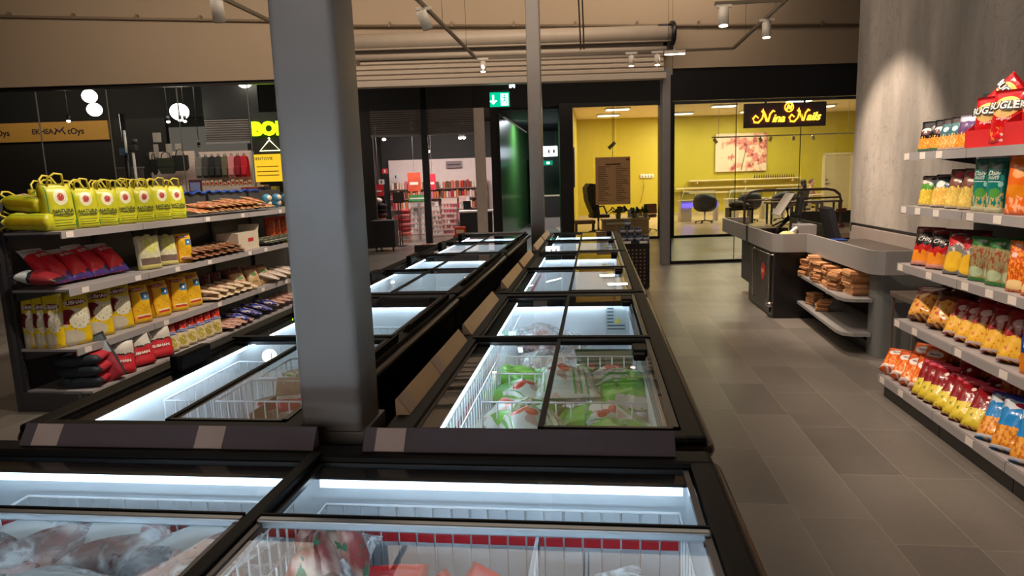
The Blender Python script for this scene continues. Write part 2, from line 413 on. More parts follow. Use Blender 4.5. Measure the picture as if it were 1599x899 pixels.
# ------------------------------------------------------------------ roller grille over the opening
rg = thing('roller_shutter', 'rolled-up beige slatted shutter over the wide shop entrance', 'shutter', FR(-2.6, 0, 3.25), A8)
slat = mat('shutter_enamel', (172, 158, 142), .45)
mb = MB()
for i in range(6):
    z0 = .06 + i * .085
    mb.prism([(-2.68, -.20 + .012 * i, z0), (-2.68, -.235 + .012 * i, z0 + .02), (-2.68, -.235 + .012 * i, z0 + .055), (-2.68, -.20 + .012 * i, z0 + .083), (-2.68, -.17 + .012 * i, z0 + .083), (-2.68, -.17 + .012 * i, z0)], (5.24, 0, 0))
mb.build('slat_curtain', slat, rg)
MB().cyl((-2.7, -.24, .68), (2.66, -.24, .68), .135, 24).build('drum', slat, rg)
MB().cyl((-2.7, -.22, .44), (2.62, -.22, .44), .05, 16).cyl((-2.7, -.30, .555), (2.66, -.30, .555), .018, 8).build('guide_roller', slat, rg)
MB().bx(-2.69, 2.6, -.24, -.02, -.04, .06, 0, .008).build('bottom_bar', mat('lintel_paint', (172, 160, 146), .6), rg)
MB().cyl((2.66, -.24, .68), (2.72, -.24, .68), .2, 20).bx(2.60, 2.70, -.3, -.0, .42, .70).cyl((2.45, -.3, .8), (2.66, -.3, .8), .025, 8).build('end_bracket', BLACK, rg)
# cable conduit along the wall
pc = MB()
for a, b_, z_ in ((-16, -5.3, 4.42), (-5.3, 7, 4.24)):
    pc.tube([(a, -.05, z_ + (0 if a > -6 else .35)), (b_, -.05, z_ - (.32 if a > -6 else .12))], .022, 8)
for i in range(18):
    s_ = -12 + i * 1.05; zz = 4.24 - (s_ + 5.3) / 12.3 * .32 if s_ > -5.3 else 4.30 - (s_ + 5.3) * .0438
    pc.bx(s_ - .015, s_ + .015, -.08, 0, zz - .02, zz + .07)
o = pc.build('cable_conduit', mat('conduit_paint', (120, 104, 84), .6), None, None, FR(0, 0), A8)
tag(o, 'thin brown cable conduit clipped along the high beige wall', 'conduit')

# ------------------------------------------------------------------ ceiling tracks and spot heads
TRK = mat('track_enamel', (110, 98, 84), .5); HEAD = mat('spot_enamel', (215, 208, 196), .4)
def track(pts, label):
    o = thing('lighting_track', label, 'track', Vector(pts[0]), 0, 'hanging light tracks')
    mb = MB(pts[0])
    for a, b_ in zip(pts[:-1], pts[1:]):
        a, b_ = Vector(a), Vector(b_); d = (b_ - a).normalized(); n_ = Vector((-d.y, d.x, 0)) * .018; u_ = Vector((0, 0, .018))
        mb.prism([a + n_ - u_, a + n_ + u_, a - n_ + u_, a - n_ - u_], b_ - a)
    mb.build('rail', TRK, o)
    for a, b_ in zip(pts[:-1], pts[1:]):
        a, b_ = Vector(a), Vector(b_); n_ = max(1, int((b_ - a).length / 1.5))
        for q in range(n_):
            p = a.lerp(b_, (q + .5) / n_); MB(pts[0]).cyl(p, (p.x, p.y, 5.4), .003, 5).build('hanging_wire', TRK, o)
track([(-3.70, 3.2, 3.5), (-3.70, 10.9, 3.5)], 'leftmost ceiling light track running beside the near column')
track([(-1.82, 3.0, 3.5), (-1.82, 10.95, 3.5)], 'ceiling light track running down towards the exit sign')
track([(-1.82, 11.0, 3.5), (2.17, 11.35, 3.5)], 'crosswise ceiling light track in front of the shutter')
track([(2.17, 11.32, 3.5), (2.17, 3.0, 3.5)], 'rightmost ceiling light track above the checkout')
track([(1.40, 8.45, 3.52), (2.15, 8.48, 3.52)], 'short crosswise ceiling light track above the checkout')
o = MB().cyl((-.18, 10.87, 3.53), (-.18, 7.2, 4.9), .012, 6).cyl((-.13, 10.87, 3.53), (-.13, 7.2, 4.9), .012, 6).build('suspension_rods', TRK)
tag(o, 'pair of thin rods slanting down to the crosswise track', 'rod')
glow = emis('lit_lamp_face', (255, 226, 196), 14.0)
def head(loc, aim, label, lit=True, s=1.0):
    o = thing('track_spotlight', label, 'spotlight', loc, 0, 'white track spotlights')
    MB().bx(-.09, .09, -.017, .017, -.05, -.018, 0, .004).cyl((0, 0, -.05), (0, 0, -.10), .012, 8).build('adapter', HEAD, o)
    d = (Vector(aim) - Vector(loc)).normalized(); c = Vector((0, 0, -.15))
    MB().cyl(c - d * .075 * s, c + d * .075 * s, .045 * s, 18).build('lamp_can', HEAD, o)
    lf = MB().cyl(c + d * .076 * s, c + d * .081 * s, .036 * s, 18).build('lamp_face', glow if lit else mat('unlit_lamp_face', (150, 140, 125), .3), o)
    return o
head((-1.72, 11.0, 3.52), (-1.75, 10.6, 0), 'lit white track spotlight just above the green exit sign')
head((.60, 11.2, 3.52), (.6, 10.9, 0), 'left of the two lit white spotlights by the shutter end')
head((1.00, 11.23, 3.52), (1.05, 10.9, 0), 'right of the two lit white spotlights by the shutter end')
head((-3.70, 6.72, 3.50), (-4.0, 7.6, 0.6), 'white track spotlight tilted down near the thick column', False, 1.35)
head((-1.82, 7.62, 3.50), (-1.0, 8.9, .9), 'white track spotlight tilted down near the top of the picture', False, 1.3)
head((1.50, 8.45, 3.52), (1.52, 8.2, 0), 'white track spotlight hanging on the short crosswise track', True, 1.3)
head((2.17, 9.25, 3.50), (2.17, 9.0, 0), 'white track spotlight hanging on the rightmost track', True, 1.2)
o = thing('linear_track_lamp', 'lit short bar lamp at the right end of the track by the shutter', 'lamp', (1.27, 11.25, 3.45))
MB().bx(-.16, .16, -.02, .02, .0, .05, 0, .004).cyl((0, 0, .05), (0, 0, .07), .01, 8).build('housing', HEAD, o)
MB().bx(-.15, .15, -.015, .015, -.012, .0).build('lit_tube', glow, o)

# ------------------------------------------------------------------ green exit sign
ex = thing('exit_sign', 'green illuminated exit sign with white arrow and running figure', 'sign', FR(-2.83, .4, 2.88), A8)
MB().bx(-.185, .185, 0, .05, 0, .285, 0, .006).build('sign_box', mat('sign_case', (70, 90, 84), .4), ex)
MB().bx(-.175, .175, -.008, -.001, .01, .26).build('green_panel', emis('exit_green', (0, 128, 92), 1.6), ex)
wh = emis('exit_white', (200, 255, 235), 2.2)
MB().prism([(-.115, -.010, .05), (-.045, -.010, .115), (-.075, -.010, .125), (-.098, -.010, .10), (-.098, -.010, .215), (-.132, -.010, .215), (-.132, -.010, .10), (-.155, -.010, .125), (-.18, -.010, .112)], (0, -.004, 0)).build('arrow', wh, ex)
MB().bx(.02, .15, -.012, -.009, .03, .235).build('doorway_panel', wh, ex)
g_ = MB().sph((.085, -.016, .205), .016, 0, (1, .3, 1), 10)
for pts in (((.085, -.016, .185), (.08, -.016, .12)), ((.08, -.016, .125), (.115, -.016, .095), (.12, -.016, .05)), ((.08, -.016, .125), (.065, -.016, .085), (.035, -.016, .08)), ((.085, -.016, .18), (.055, -.016, .155), (.04, -.016, .17)), ((.085, -.016, .18), (.115, -.016, .16), (.13, -.016, .135))):
    g_.tube(pts, .009, 6)
g_.build('running_figure', emis('exit_figure', (0, 110, 80), 1.2), ex)
MB().bx(-.17, .18, .03, .32, .285, .30).build('top_plate', MIDGREY, ex)
for hx in (-.14, .15): MB().cyl((hx, .16, .30), (hx, .16, 1.57), .004, 6).build('hanging_rod', DKGREY, ex)
o = thing('emergency_lamp', 'small lit white emergency lamp above the exit sign', 'lamp', FR(-2.62, .45, 3.18), A8)
MB().prism([(-.10, 0, .22), (-.06, 0, .22), (.06, 0, .02), (.02, 0, .02)], (0, .03, 0)).build('bracket', BLACK, o)
MB().bx(-.03, .07, .0, .05, .04, .18, 0, .01).build('lit_lens', emis('emergency_white', (215, 245, 255), 3.0), o)
MB().cyl((.02, .03, .18), (.02, .03, .9), .004, 6).build('cable', BLACK, o)
# ------------------------------------------------------------------ island freezers
FBLK = mat('freezer_black_plastic', (7, 7, 8), .5, spec=.12)
FGREY = mat('freezer_lid_frame', (20, 20, 23), .3)
ALU = mat('brushed_aluminium', (150, 156, 160), .32, .7)
LINER = mat('freezer_liner_white', (236, 240, 241), .35, bump=.12, bscale=30)
LID = glass('freezer_lid_glass', (248, 252, 252), 1.5, 0, 1.0)
STRIP = emis('cold_led_tube', (214, 234, 255), 9.0)
STRIP3 = emis('cold_led_tube_cross', (214, 234, 255), 2.4)
STRIP_END_FILL = emis('cold_end_fill', (214, 234, 255), 18.0)
STRIP_FILL = emis('cold_front_fill', (214, 234, 255), 24.0)
WIRE = mat('white_coated_wire', (238, 240, 242), .35)
REDM = mat('red_fill_mark', (196, 18, 34), .4)
RAIL = mat('brown_price_rail', (186, 152, 122), .4); RAILD = mat('dark_price_rail', (92, 80, 82), .32)
def freezer(name, label, loc, L, rz=0, W=.96, head=False, rails=None, dark=False, handles=1, strips_hidden=False):
    """local frame: long side along y, light strips on the -x side"""
    o = thing(name, label, 'freezer', loc, rz, 'black island chest freezers with sliding glass lids')
    h, w = L / 2, W / 2; iw, ih = .385, h - .07
    MB().bx(-w + .02, -iw - .005, -h + .01, h - .01, .06, .80).bx(iw + .005, w - .02, -h + .01, h - .01, .06, .80) \
        .bx(-iw, iw, -h + .01, -ih - .005, .06, .80).bx(-iw, iw, ih + .005, h - .01, .06, .80).bx(-iw, iw, -ih, ih, .06, .20) \
        .bx(-w + .06, w - .06, -h + .05, h - .05, 0, .06).build('cabinet', FBLK, o)
    MB().bx(-iw - .004, -iw + .006, -ih, ih, .2, .812).bx(iw - .006, iw + .004, -ih, ih, .2, .812).bx(-iw, iw, -ih - .004, -ih + .006, .2, .812) \
        .bx(-iw, iw, ih - .006, ih + .004, .2, .812).bx(-iw, iw, -ih, ih, .2, .212).build('liner', mat('freezer_liner_grey', (196, 203, 208), .35) if head else LINER, o)
    # top rim with a rounded bumper
    MB().bx(-w, -iw - .006, -h, h, .79, .862, 0, .014).bx(iw + .006 + .02, w, -h, h, .79, .862, 0, .014).bx(-w, w, -h, -ih - .004, .79, .860, 0, .012).bx(-w, w, ih + .004, h, .79, .860, 0, .012).build('top_rim', FBLK, o)
    pts = []
    rr = .05
    for cx, cy, a0 in ((w - rr, h - rr, 0), (-w + rr, h - rr, 90), (-w + rr, -h + rr, 180), (w - rr, -h + rr, 270)):
        for q in range(5): pts.append((cx + (rr + .004) * math.cos(R(a0 + q * 22.5)), cy + (rr + .004) * math.sin(R(a0 + q * 22.5)), .815))
    MB().tube(pts, .024, 8, 0, True).build('bumper', mat('brown_sheen_bumper', (46, 34, 28), .3, .2), o)  # brown sheen of the black edge is put into the bumper colour
    MB().bx(-iw - .03, iw + .03, -.018, .018, .826, .868, 0, .004).build('cross_bar', FBLK, o)
    for sgn in (-1, 1):
        y0, y1 = (-ih - .0, -.02) if sgn < 0 else (.02, ih)
        for side in (-1, 1):
            mx_ = -.035 if head else 0
            x0, x1 = (-iw - .006, mx_ + .004) if side < 0 else (mx_ - .004, iw + .024)
            z0 = .838 if side < 0 else .852
            lid = MB().bx(x0 + .006, x1 - .006, y0 + .004, y1 - .004, z0, z0 + .005).build('lid', LID, o)
            t_ = .008
            f_ = MB().bx(x0, x1, y0, y0 + t_ + .006, z0 - .004, z0 + .009).bx(x0, x1, y1 - t_ - .006, y1, z0 - .004, z0 + .009)
            if side < 0: f_.bx(x0, x0 + t_, y0, y1, z0 - .004, z0 + .009)
            else: f_.bx(x1 - t_ - .01, x1, y0, y1, z0 - .004, z0 + .009)
            f_.build('lid_frame', FGREY, lid)
            if side > 0:
                if head:
                    MB().bx(mx_ - .012, mx_ + .010, y0, y1, z0 - .004, z0 + .016, 0, .004).build('grip_rail', ALU, lid)
                    MB().bx(mx_ - .019, mx_ - .0125, y0, y1, z0 - .004, z0 + .019).build('grip_edge', FBLK, lid)
                else:
                    MB().bx(-.010, .008, y0, y1, z0 - .006, z0 + .010, 0, .002).build('grip_rail', FBLK, lid)
            if side * handles > 0 and not head:
                hx = x1 - .05 if handles > 0 else x0 + .0
                hy = y1 - .28 if handles > 0 else y1 - .42
                if handles > 0: MB().bx(hx - .04, hx + .02, hy - .05, hy + .06, z0 + .004, z0 + .040, 0, .008).bx(hx - .04, hx + .01, hy - .09, hy - .05, z0 - .0, z0 + .030, 0, .008).build('lid_handle', FBLK, lid)
                else: MB().bx(hx - .0, hx + .05, hy - .12, hy + .12, z0 + .004, z0 + .075, 0, .012).build('lid_handle', FBLK, lid)
        sx = -iw + .006
        MB().bx(sx + .034, sx + .052, y0 + .02, y1 - .02, .802 if head else .811, .823).build('light_strip', STRIP3 if head else STRIP, o)
        MB().bx(-iw - .02, sx + .050, y0, y1, .8235, .829).build('strip_ledge', FBLK, o)
        if sgn > 0 and not head:
            MB().bx(-iw + .05, iw - .02, ih - .034, ih - .020, .808, .820).build('light_strip', STRIP_END_FILL, o)  # added hidden fill strip that brightens the far end wall
            MB().bx(-iw, iw, ih - .052, ih - .046, .796, .829).bx(-iw, iw, ih - .052, ih + .0, .823, .829).build('strip_ledge', FBLK, o)  # added black lip that keeps the end fill strip out of sight
        if head: MB().bx(iw - .024, iw - .008, y0 + .02, y1 - .02, .770, .780).build('light_strip', STRIP_FILL, o)  # added unseen fill under the near rim, brightens the contents and column
        if not head:
            for zz in (.745, .775, .80): MB().bx(iw - .012, iw - .004, y0, y1, zz, zz + .008).build('slide_track', ALU, o)
        # long white wire rack along the strip wall with the red fill mark behind it
    if handles > 0: MB().bx(-iw + .0075, -iw + .0095, -ih + .01, ih - .01, .625, .662).build('fill_mark', REDM, o)
    for (y0, y1, tags) in (rails or []):
        rl = MB().prism([(-w + .05, y0, .863), (-w + .01, y0, .918), (-w + .004, y0, .912), (-w + .004, y0, .858), (-w + .05, y0, .856)], (0, y1 - y0, 0)).build('price_rail', RAILD if dark else RAIL, o)
        for t0 in tags:
            MB().prism([(-w + .0515, t0, .8645), (-w + .0125, t0, .9175), (-w + .011, t0, .9160), (-w + .050, t0, .8630)], (0, .085, 0)).build('price_label', mat('pale_rail_card', (176, 152, 140), .5), rl, 'pale paper price label')
    return o
for a in range(1): pass
YS = ((1.88, 4.35), (4.40, 6.84), (6.89, 9.36))
for i, (y0, y1) in enumerate(YS):
    L = y1 - y0; lab = ['nearest', 'middle', 'farthest'][i]
    freezer('chest_freezer', 'black chest freezer with glass lids, %s of the right-hand row beside the aisle' % lab, (-.17, (y0 + y1) / 2, 0), L, 0,
            rails=[(-L / 2 + .16, -.06, (-L / 2 + .17, -.62) if i == 0 else ()), (.06, L / 2 - .22, ())], handles=1, strips_hidden=True)
for i, (y0, y1) in enumerate(YS):
    L = y1 - y0; lab = ['nearest', 'middle', 'farthest'][i]
    fz = freezer('chest_freezer', 'black chest freezer with glass lids, %s of the left-hand row by the rice shelves' % lab, (-1.40, (y0 + y1) / 2 + .03, 0), L, 0, handles=-1 if i < 3 else 1)
    if i == 2: MB().bx(-.44, .44, L / 2 - .04, L / 2 - .015, .862, .885, 0, .004).build('end_trim', MIDGREY, fz)
    for ya, yb in ((-L / 2 + .3, -.1), (.1, L / 2 - .2)):
        MB().prism([(.43, ya, .862), (.47, ya, .862), (.476, ya, .90), (.466, ya, .90)], (0, yb - ya, 0)).build('side_rail', FBLK, fz)
hd = freezer('chest_freezer', 'black chest freezer lying crosswise in front, glass lids over packed meat', (-.78, 1.31, 0), 2.16, R(-90), head=True, dark=True,
             rails=[(-.94, -.02, (-.90, -.38)), (.125, .985, (.16,))])
# black panel standing in the gap between the rows
o = MB().bx(-.915, -.655, 4.4, 9.30, .0, .60).build('filler_panel', mat('matt_black_filler', (14, 13, 14), .7))
tag(o, 'matt black filler panel in the narrow gap between the freezer rows', 'panel')

def basket(label, x0, x1, y0, y1, z0, z1, step=.05, sides='NSEW', r=.0034, rot=0, floor=True):
    mb = MB(((x0 + x1) / 2, (y0 + y1) / 2, z0))
    mb.tube([(x0, y0, z1), (x1, y0, z1), (x1, y1, z1), (x0, y1, z1)], r * 1.25, 5, 0, True)
    mb.tube([(x0, y0, z0), (x1, y0, z0), (x1, y1, z0), (x0, y1, z0)], r, 4, 0, True)
    nx = max(2, round((x1 - x0) / step)); ny = max(2, round((y1 - y0) / step))
    for i in range(nx + 1):
        x = x0 + (x1 - x0) * i / nx
        mb.tube([(x, y0, z1), (x, y0, z0)] + ([(x, y1, z0)] if floor else []) + ([(x, y1, z1)] if floor else []), r, 4)
        if not floor: mb.tube([(x, y1, z0), (x, y1, z1)], r, 4)
    for i in range(1, ny):
        y = y0 + (y1 - y0) * i / ny
        mb.tube([(x0, y, z1), (x0, y, z0)], r, 4); mb.tube([(x1, y, z1), (x1, y, z0)], r, 4)
    o = mb.build('wire_basket', WIRE); o.location = ((x0 + x1) / 2, (y0 + y1) / 2, z0)
    tag(o, label, 'basket', 'white wire freezer baskets')
    return o
basket('white wire basket filling the front left half of the crosswise freezer', -1.63, -.83, 1.01, 1.655, .38, .745)
basket('white wire basket filling the front right half of the crosswise freezer', -.735, .205, 1.01, 1.655, .38, .745)
def divider(label, p0, p1, z0, z1, step=.05, r=.0036):
    p0, p1 = Vector(p0), Vector(p1); mb = MB((*p0[:2], z0)); n_ = max(2, round((p1 - p0).length / step))
    mb.tube([(*p0[:2], z0), (*p0[:2], z1), (*p1[:2], z1), (*p1[:2], z0)], r * 1.3, 5, 0, True)
    for i in range(1, n_):
        q = p0.lerp(p1, i / n_); mb.tube([(*q[:2], z0), (*q[:2], z1)], r, 4)
    o = mb.build('wire_divider', WIRE); o.location = (*p0[:2], z0); tag(o, label, 'divider', 'white wire dividers standing in the freezers'); return o
divider('white wire divider right of the red and green meat bags in front', (-.585, 1.05), (-.60, 1.62), .42, .67)
divider('white wire divider left of the empty crumpled clear bag in front', (-.165, 1.05), (-.155, 1.62), .42, .70)
# row R baskets and dividers
basket('white wire rack along the left wall of the nearest right-hand freezer', -.535, -.475, 2.0, 4.2, .30, .745, .055)
divider('near white wire divider across the frozen chicken bags', (-.47, 2.65), (.20, 2.65), .36, .70, .06)
divider('middle white wire divider behind the frozen chicken bags', (-.47, 3.06), (.20, 3.06), .36, .70, .06)
divider('white wire divider in front of the dark green bags', (-.47, 3.41), (.20, 3.41), .36, .69, .06)
basket('low white wire basket at the far end of the nearest right-hand freezer', -.10, .20, 3.75, 4.22, .40, .60, .05)
basket('white wire basket in the middle right-hand freezer, left of the greens', -.50, -.30, 4.52, 5.5, .25, .50, .06)
basket('white wire basket in the farthest right-hand freezer', -.45, .18, 7.0, 8.0, .25, .58, .06)
basket('tall white wire basket at the near end of the left-hand row', -1.745, -1.60, 2.46, 3.05, .30, .76, .055)
basket('white wire basket with a cardboard box, beside the near column', -1.52, -1.06, 2.46, 2.74, .30, .76, .05)
basket('white wire basket farther back beside the near column', -1.50, -1.06, 2.78, 3.10, .30, .76, .05)
basket('white wire basket against the far wall of the nearest left-hand freezer', -1.74, -1.05, 3.9, 4.26, .30, .66, .055)
basket('white wire basket in the middle left-hand freezer', -1.55, -1.1, 4.6, 5.4, .28, .52, .055)
# energy labels stuck to the end walls
for (x, y, z, nm) in ((.06, 4.268, .70, 'nearest'), (.06, 6.756, .66, 'middle'), (.06, 9.276, .68, 'farthest')):
    o = thing('energy_label', 'white energy label with a yellow mark inside the %s right-hand freezer' % nm, 'label', (x, y, z), 0, 'energy labels in the freezers')
    MB().bx(0, .13, -.0015, .0, -.09, .09).build('sticker', mat('energy_sticker', (206, 214, 214), .5), o)
    MB().prism([(.055, -.0025, -.02), (.10, -.0025, -.02), (.078, -.0025, .02)], (0, .001, 0)).build('warning_triangle', mat('sticker_yellow', (220, 200, 60), .5), o)
    q = MB()
    for i in range(7): q.bx(.01, .05 if i < 5 else .12, -.0025, -.0016, .07 - i * .022, .078 - i * .022)
    q.build('printed_bars', mat('sticker_ink', (80, 92, 96), .5), o)

# ------------------------------------------------------------------ soft packs
def prof_stand(v):
    if v < .08: return .80 + .2 * math.sin(v / .08 * math.pi / 2)
    if v < .5: return 1.0
    t = (v - .5) / .44
    return max(.025, math.cos(min(1, t) * math.pi / 2) ** .75) if t < 1 else .025
def prof_pillow(v):
    e = .06
    if v < e or v > 1 - e: return .03
    return math.sin(math.pi * (v - e) / (1 - 2 * e)) ** .55
def prof_sack(v):
    if v < .06: return .82 + .18 * v / .06
    if v < .8: return 1.0
    return max(.30, 1 - ((v - .8) / .2) ** 1.6 * .72)
PROF = {'stand': prof_stand, 'pillow': prof_pillow, 'sack': prof_sack}
def th(w, h, t, kind, pu, u, v):
    """half thickness at u in -1..1, v in 0..1"""
    e = {'stand': 2.6, 'pillow': 2.2, 'sack': 6}[kind] if pu is None else pu
    return t / 2 * max(0., 1 - abs(u) ** e) ** .55 * PROF[kind](v)
def pouch_mesh(name, w, h, t, material, seed=0, kind='stand', nu=9, nv=13, wr=.10, bend=0., pu=None, mats2=None, sag=0.):
    bm = bmesh.new(); uvl = bm.loops.layers.uv.new('UVMap')
    grids = []
    for sgn in (-1, 1):
        g = []
        for j in range(nv + 1):
            v = j / nv; row = []
            for i in range(nu + 1):
                u = -1 + 2 * i / nu
                edge = i in (0, nu)
                ht = th(w, h, t, kind, pu, u, v)
                nz = noise.noise(Vector((u * 1.7 + seed * 3.1, v * 3.3 - seed, sgn * 2.0 + seed)))
                n2 = noise.noise(Vector((u * 4.5 + seed, v * 7 + seed * 2, sgn * 5.0)))
                ht *= 1 + wr * 2.2 * nz + wr * n2
                ww = w / 2 * (1 - (.10 if kind != 'sack' else .03) * PROF[kind](v)) * (1 + (.02 * math.sin(v * 23 + seed) if edge else 0))
                y = sgn * ht + bend * v * v + (.006 * noise.noise(Vector((u * 2 + seed, seed, v * 2))) if v > .9 else 0)
                z = h * v - sag * h * (1 - abs(u)) * (v > .95)
                row.append((Vector((u * ww, y, z)), (u * .5 + .5, v)))
            g.append(row)
        grids.append(g)
    F, B = grids
    vf = [[bm.verts.new(p[0]) for p in r] for r in F]
    vb = [[None] * (nu + 1) for _ in range(nv + 1)]
    for j in range(nv + 1):
        for i in range(nu + 1):
            vb[j][i] = vf[j][i] if i in (0, nu) else bm.verts.new(B[j][i][0])
    for j in range(nv + 1):
        for i in (0, nu): vf[j][i].co.y = (F[j][i][0].y + B[j][i][0].y) / 2
    def quad(vs, uvs, mi=0):
        try: f = bm.faces.new(vs)
        except ValueError: return
        f.smooth = True; f.material_index = mi
        for l, q in zip(f.loops, uvs): l[uvl].uv = q
    for j in range(nv):
        for i in range(nu):
            quad((vf[j][i], vf[j][i + 1], vf[j + 1][i + 1], vf[j + 1][i]), (F[j][i][1], F[j][i + 1][1], F[j + 1][i + 1][1], F[j + 1][i][1]))
            quad((vb[j][i + 1], vb[j][i], vb[j + 1][i], vb[j + 1][i + 1]), (F[j][i + 1][1], F[j][i][1], F[j + 1][i][1], F[j + 1][i + 1][1]))
    for j in (0, nv):
        for i in range(nu):
            vs = (vf[j][i], vb[j][i], vb[j][i + 1], vf[j][i + 1])
            vs = tuple(dict.fromkeys(vs))
            if len(vs) >= 3: quad(vs, [F[j][i][1]] * len(vs))
    me = bpy.data.meshes.new(name); bm.to_mesh(me); bm.free()
    me.materials.append(material)
    return me
def wrap_text(body, size, cu, cv, w, h, t, kind, pu=None, lift=.0015, bend=0., **kw):
    me = text_mesh(body, size, 0, **kw)
    for v in me.vertices:
        X = cu * w / 2 + v.co.x; Z = cv * h + v.co.y
        u = max(-.97, min(.97, X / (w / 2))); vv = max(0, min(1, Z / h))
        v.co = (X, -th(w, h, t, kind, pu, u, vv) * 1.08 - lift + bend * vv * vv, Z)
    return me
def pack(name, cat, label, w, h, t, material, kind='stand', seed=0, texts=(), group=None, wr=.10, bend=0., pu=None, lname=None, **kw):
    """a printed pack: its body and each piece of lettering as parts"""
    o = thing(name, label, cat, (0, 0, 0), 0, group)
    link(kw.pop('part', 'wrapper'), pouch_mesh(name, w, h, t, material, seed, kind, wr=wr, bend=bend, pu=pu, **kw), o)
    for (body, size, cu, cv, m_, tk) in texts:
        me = wrap_text(body, size, cu, cv, w, h, t, kind, pu, .004, bend, **tk); me.materials.clear(); me.materials.append(m_)
        link('lettering', me, o)
    return o
INK_W = mat('white_ink', (240, 236, 230), .4); INK_K = mat('black_ink', (24, 26, 24), .5); INK_G = mat('green_ink', (20, 110, 60), .5); INK_R = mat('red_ink', (190, 24, 30), .5)

# ------------------------------------------------------------------ frozen goods
FILM = film()
def meat_material(name, a, b_, c_):
    if name in MATS: return MATS[name]
    mt, nt, out = newmat(name); p = N(nt, 'ShaderNodeBsdfPrincipled'); tc = N(nt, 'ShaderNodeTexCoord').outputs['Object']
    n1 = NOISE(nt, 14, tc, 4); n2 = NOISE(nt, 34, tc, 3)
    c = MIX(nt, MA(nt, 'MINIMUM', MA(nt, 'MAXIMUM', MA(nt, 'MULTIPLY', MA(nt, 'SUBTRACT', n1, .42), 6.0), 0.0), 1.0), lin(a), lin(b_))
    c = MIX(nt, MA(nt, 'GREATER_THAN', n2, .6), c, lin(c_))
    nt.links.new(c, p.inputs['Base Color']); p.inputs['Roughness'].default_value = .4
    bn = N(nt, 'ShaderNodeBump'); bn.inputs['Strength'].default_value = .6; bn.inputs['Distance'].default_value = .01
    nt.links.new(n1, bn.inputs['Height']); nt.links.new(bn.outputs[0], p.inputs['Normal'])
    nt.links.new(p.outputs[0], out.inputs[0]); MATS[name] = mt; return mt
MEAT_P = meat_material('pale_pink_meat', (212, 146, 138), (240, 214, 204), (160, 84, 84))
MEAT_R = meat_material('dark_red_meat', (176, 84, 80), (222, 168, 156), (130, 50, 52))
MEAT_V = meat_material('mixed_herb_meat', (140, 50, 46), (196, 168, 150), (52, 110, 78))
CHICK = meat_material('frozen_chicken', (222, 190, 172), (236, 214, 198), (206, 160, 146))
LEAF = meat_material('frozen_greens', (86, 124, 60), (160, 184, 122), (206, 216, 180))
def meat_bag(label, w, h, t, mt, seed, card=True, name='meat_bag', cat='bag of meat', group='clear bags of frozen meat', cardrect=None):
    o = thing(name, label, cat, (0, 0, 0), 0, group)
    mb = MB(); rnd = random.Random(seed)
    n_ = 9
    for i in range(n_):
        a = rnd.random() * 6.28; rr = (rnd.random() ** .5) * .62
        mb.sph((math.cos(a) * rr * w / 2, math.sin(a) * rr * h / 2, t * (.20 + .16 * rnd.random())), 1, 0, (w * (.15 + .09 * rnd.random()), h * (.15 + .08 * rnd.random()), t * (.22 + .1 * rnd.random())), 12, (rnd.random() * 3, 'Z'))
    mb.build('meat_pieces', mt, o)
    me = pouch_mesh('film', w, h, t * .95, FILM, seed, 'pillow', 12, 14, .16)
    for v in me.vertices:      # lay it down: height becomes length, front faces up
        x, y, z = v.co; v.co = (x, z - h / 2, t * .42 - y)
    link('clear_film', me, o)
    if card:
        cx, cy, cw, ch = cardrect or (.05, .0, .42, .34)
        g = MB(); nx, ny = 6, 6
        vs = []
        for j in range(ny + 1):
            for i in range(nx + 1):
                X = (cx + (i / nx - .5) * cw) * w; Y = (cy + (j / ny - .5) * ch) * h
                Z = t * .42 + th(w, h, t * .95, 'pillow', None, max(-1, min(1, X / (w / 2))), max(0, min(1, Y / h + .5))) * 1.04 + .003
                vs.append(g.bm.verts.new((X, Y, Z)))
        for j in range(ny):
            for i in range(nx):
                a = j * (nx + 1) + i; g.bm.faces.new((vs[a], vs[a + 1], vs[a + nx + 2], vs[a + nx + 1])).smooth = True
        g.build('paper_label', mat('white_weigh_label', (214, 222, 224), .35, var=.04), o)
    return o
mb0 = meat_bag('x', .30, .34, .11, MEAT_P, 1)
mb1 = meat_bag('x', .32, .30, .12, MEAT_P, 2, cardrect=(-.05, .1, .55, .4))
mb2 = meat_bag('x', .28, .34, .12, MEAT_V, 3, card=False)
mb3 = meat_bag('x', .30, .28, .10, MEAT_R, 4, cardrect=(0, -.1, .45, .45))
head_bags = [
    (mb0, (-1.55, 1.16, .60), 15, 'clear bag of pale meat with a paper label, at the left picture edge, lowest'),
    (mb1, (-1.50, 1.46, .60), -25, 'clear bag of pink meat with a paper label, far left behind the lid rail'),
    (mb0, (-1.28, 1.50, .60), 28, 'clear bag of pale meat lying against the red fill mark, left of two'),
    (mb1, (-1.24, 1.22, .61), -12, 'clear bag of pale meat with the largest white label, middle of the left half'),
    (mb0, (-1.02, 1.44, .61), 70, 'clear bag of pink meat with white label, just left of the mixed herb bag'),
    (mb2, (-.98, 1.18, .61), 35, 'clear bag of mixed meat with green herbs beside the freezer divider bar'),
    (mb3, (-1.36, 1.04, .58), 50, 'clear bag of dark meat at the lower picture edge on the left'),
    (mb3, (-.96, 1.36, .56), 10, 'clear bag of dark red meat under the mixed herb bag'),
]
low_bags = [(mb3, (-1.5, 1.3, .47), 0), (mb0, (-1.2, 1.35, .47), 40), (mb1, (-.96, 1.2, .47), 80), (mb0, (-1.25, 1.1, .46), 10)]
first = {}
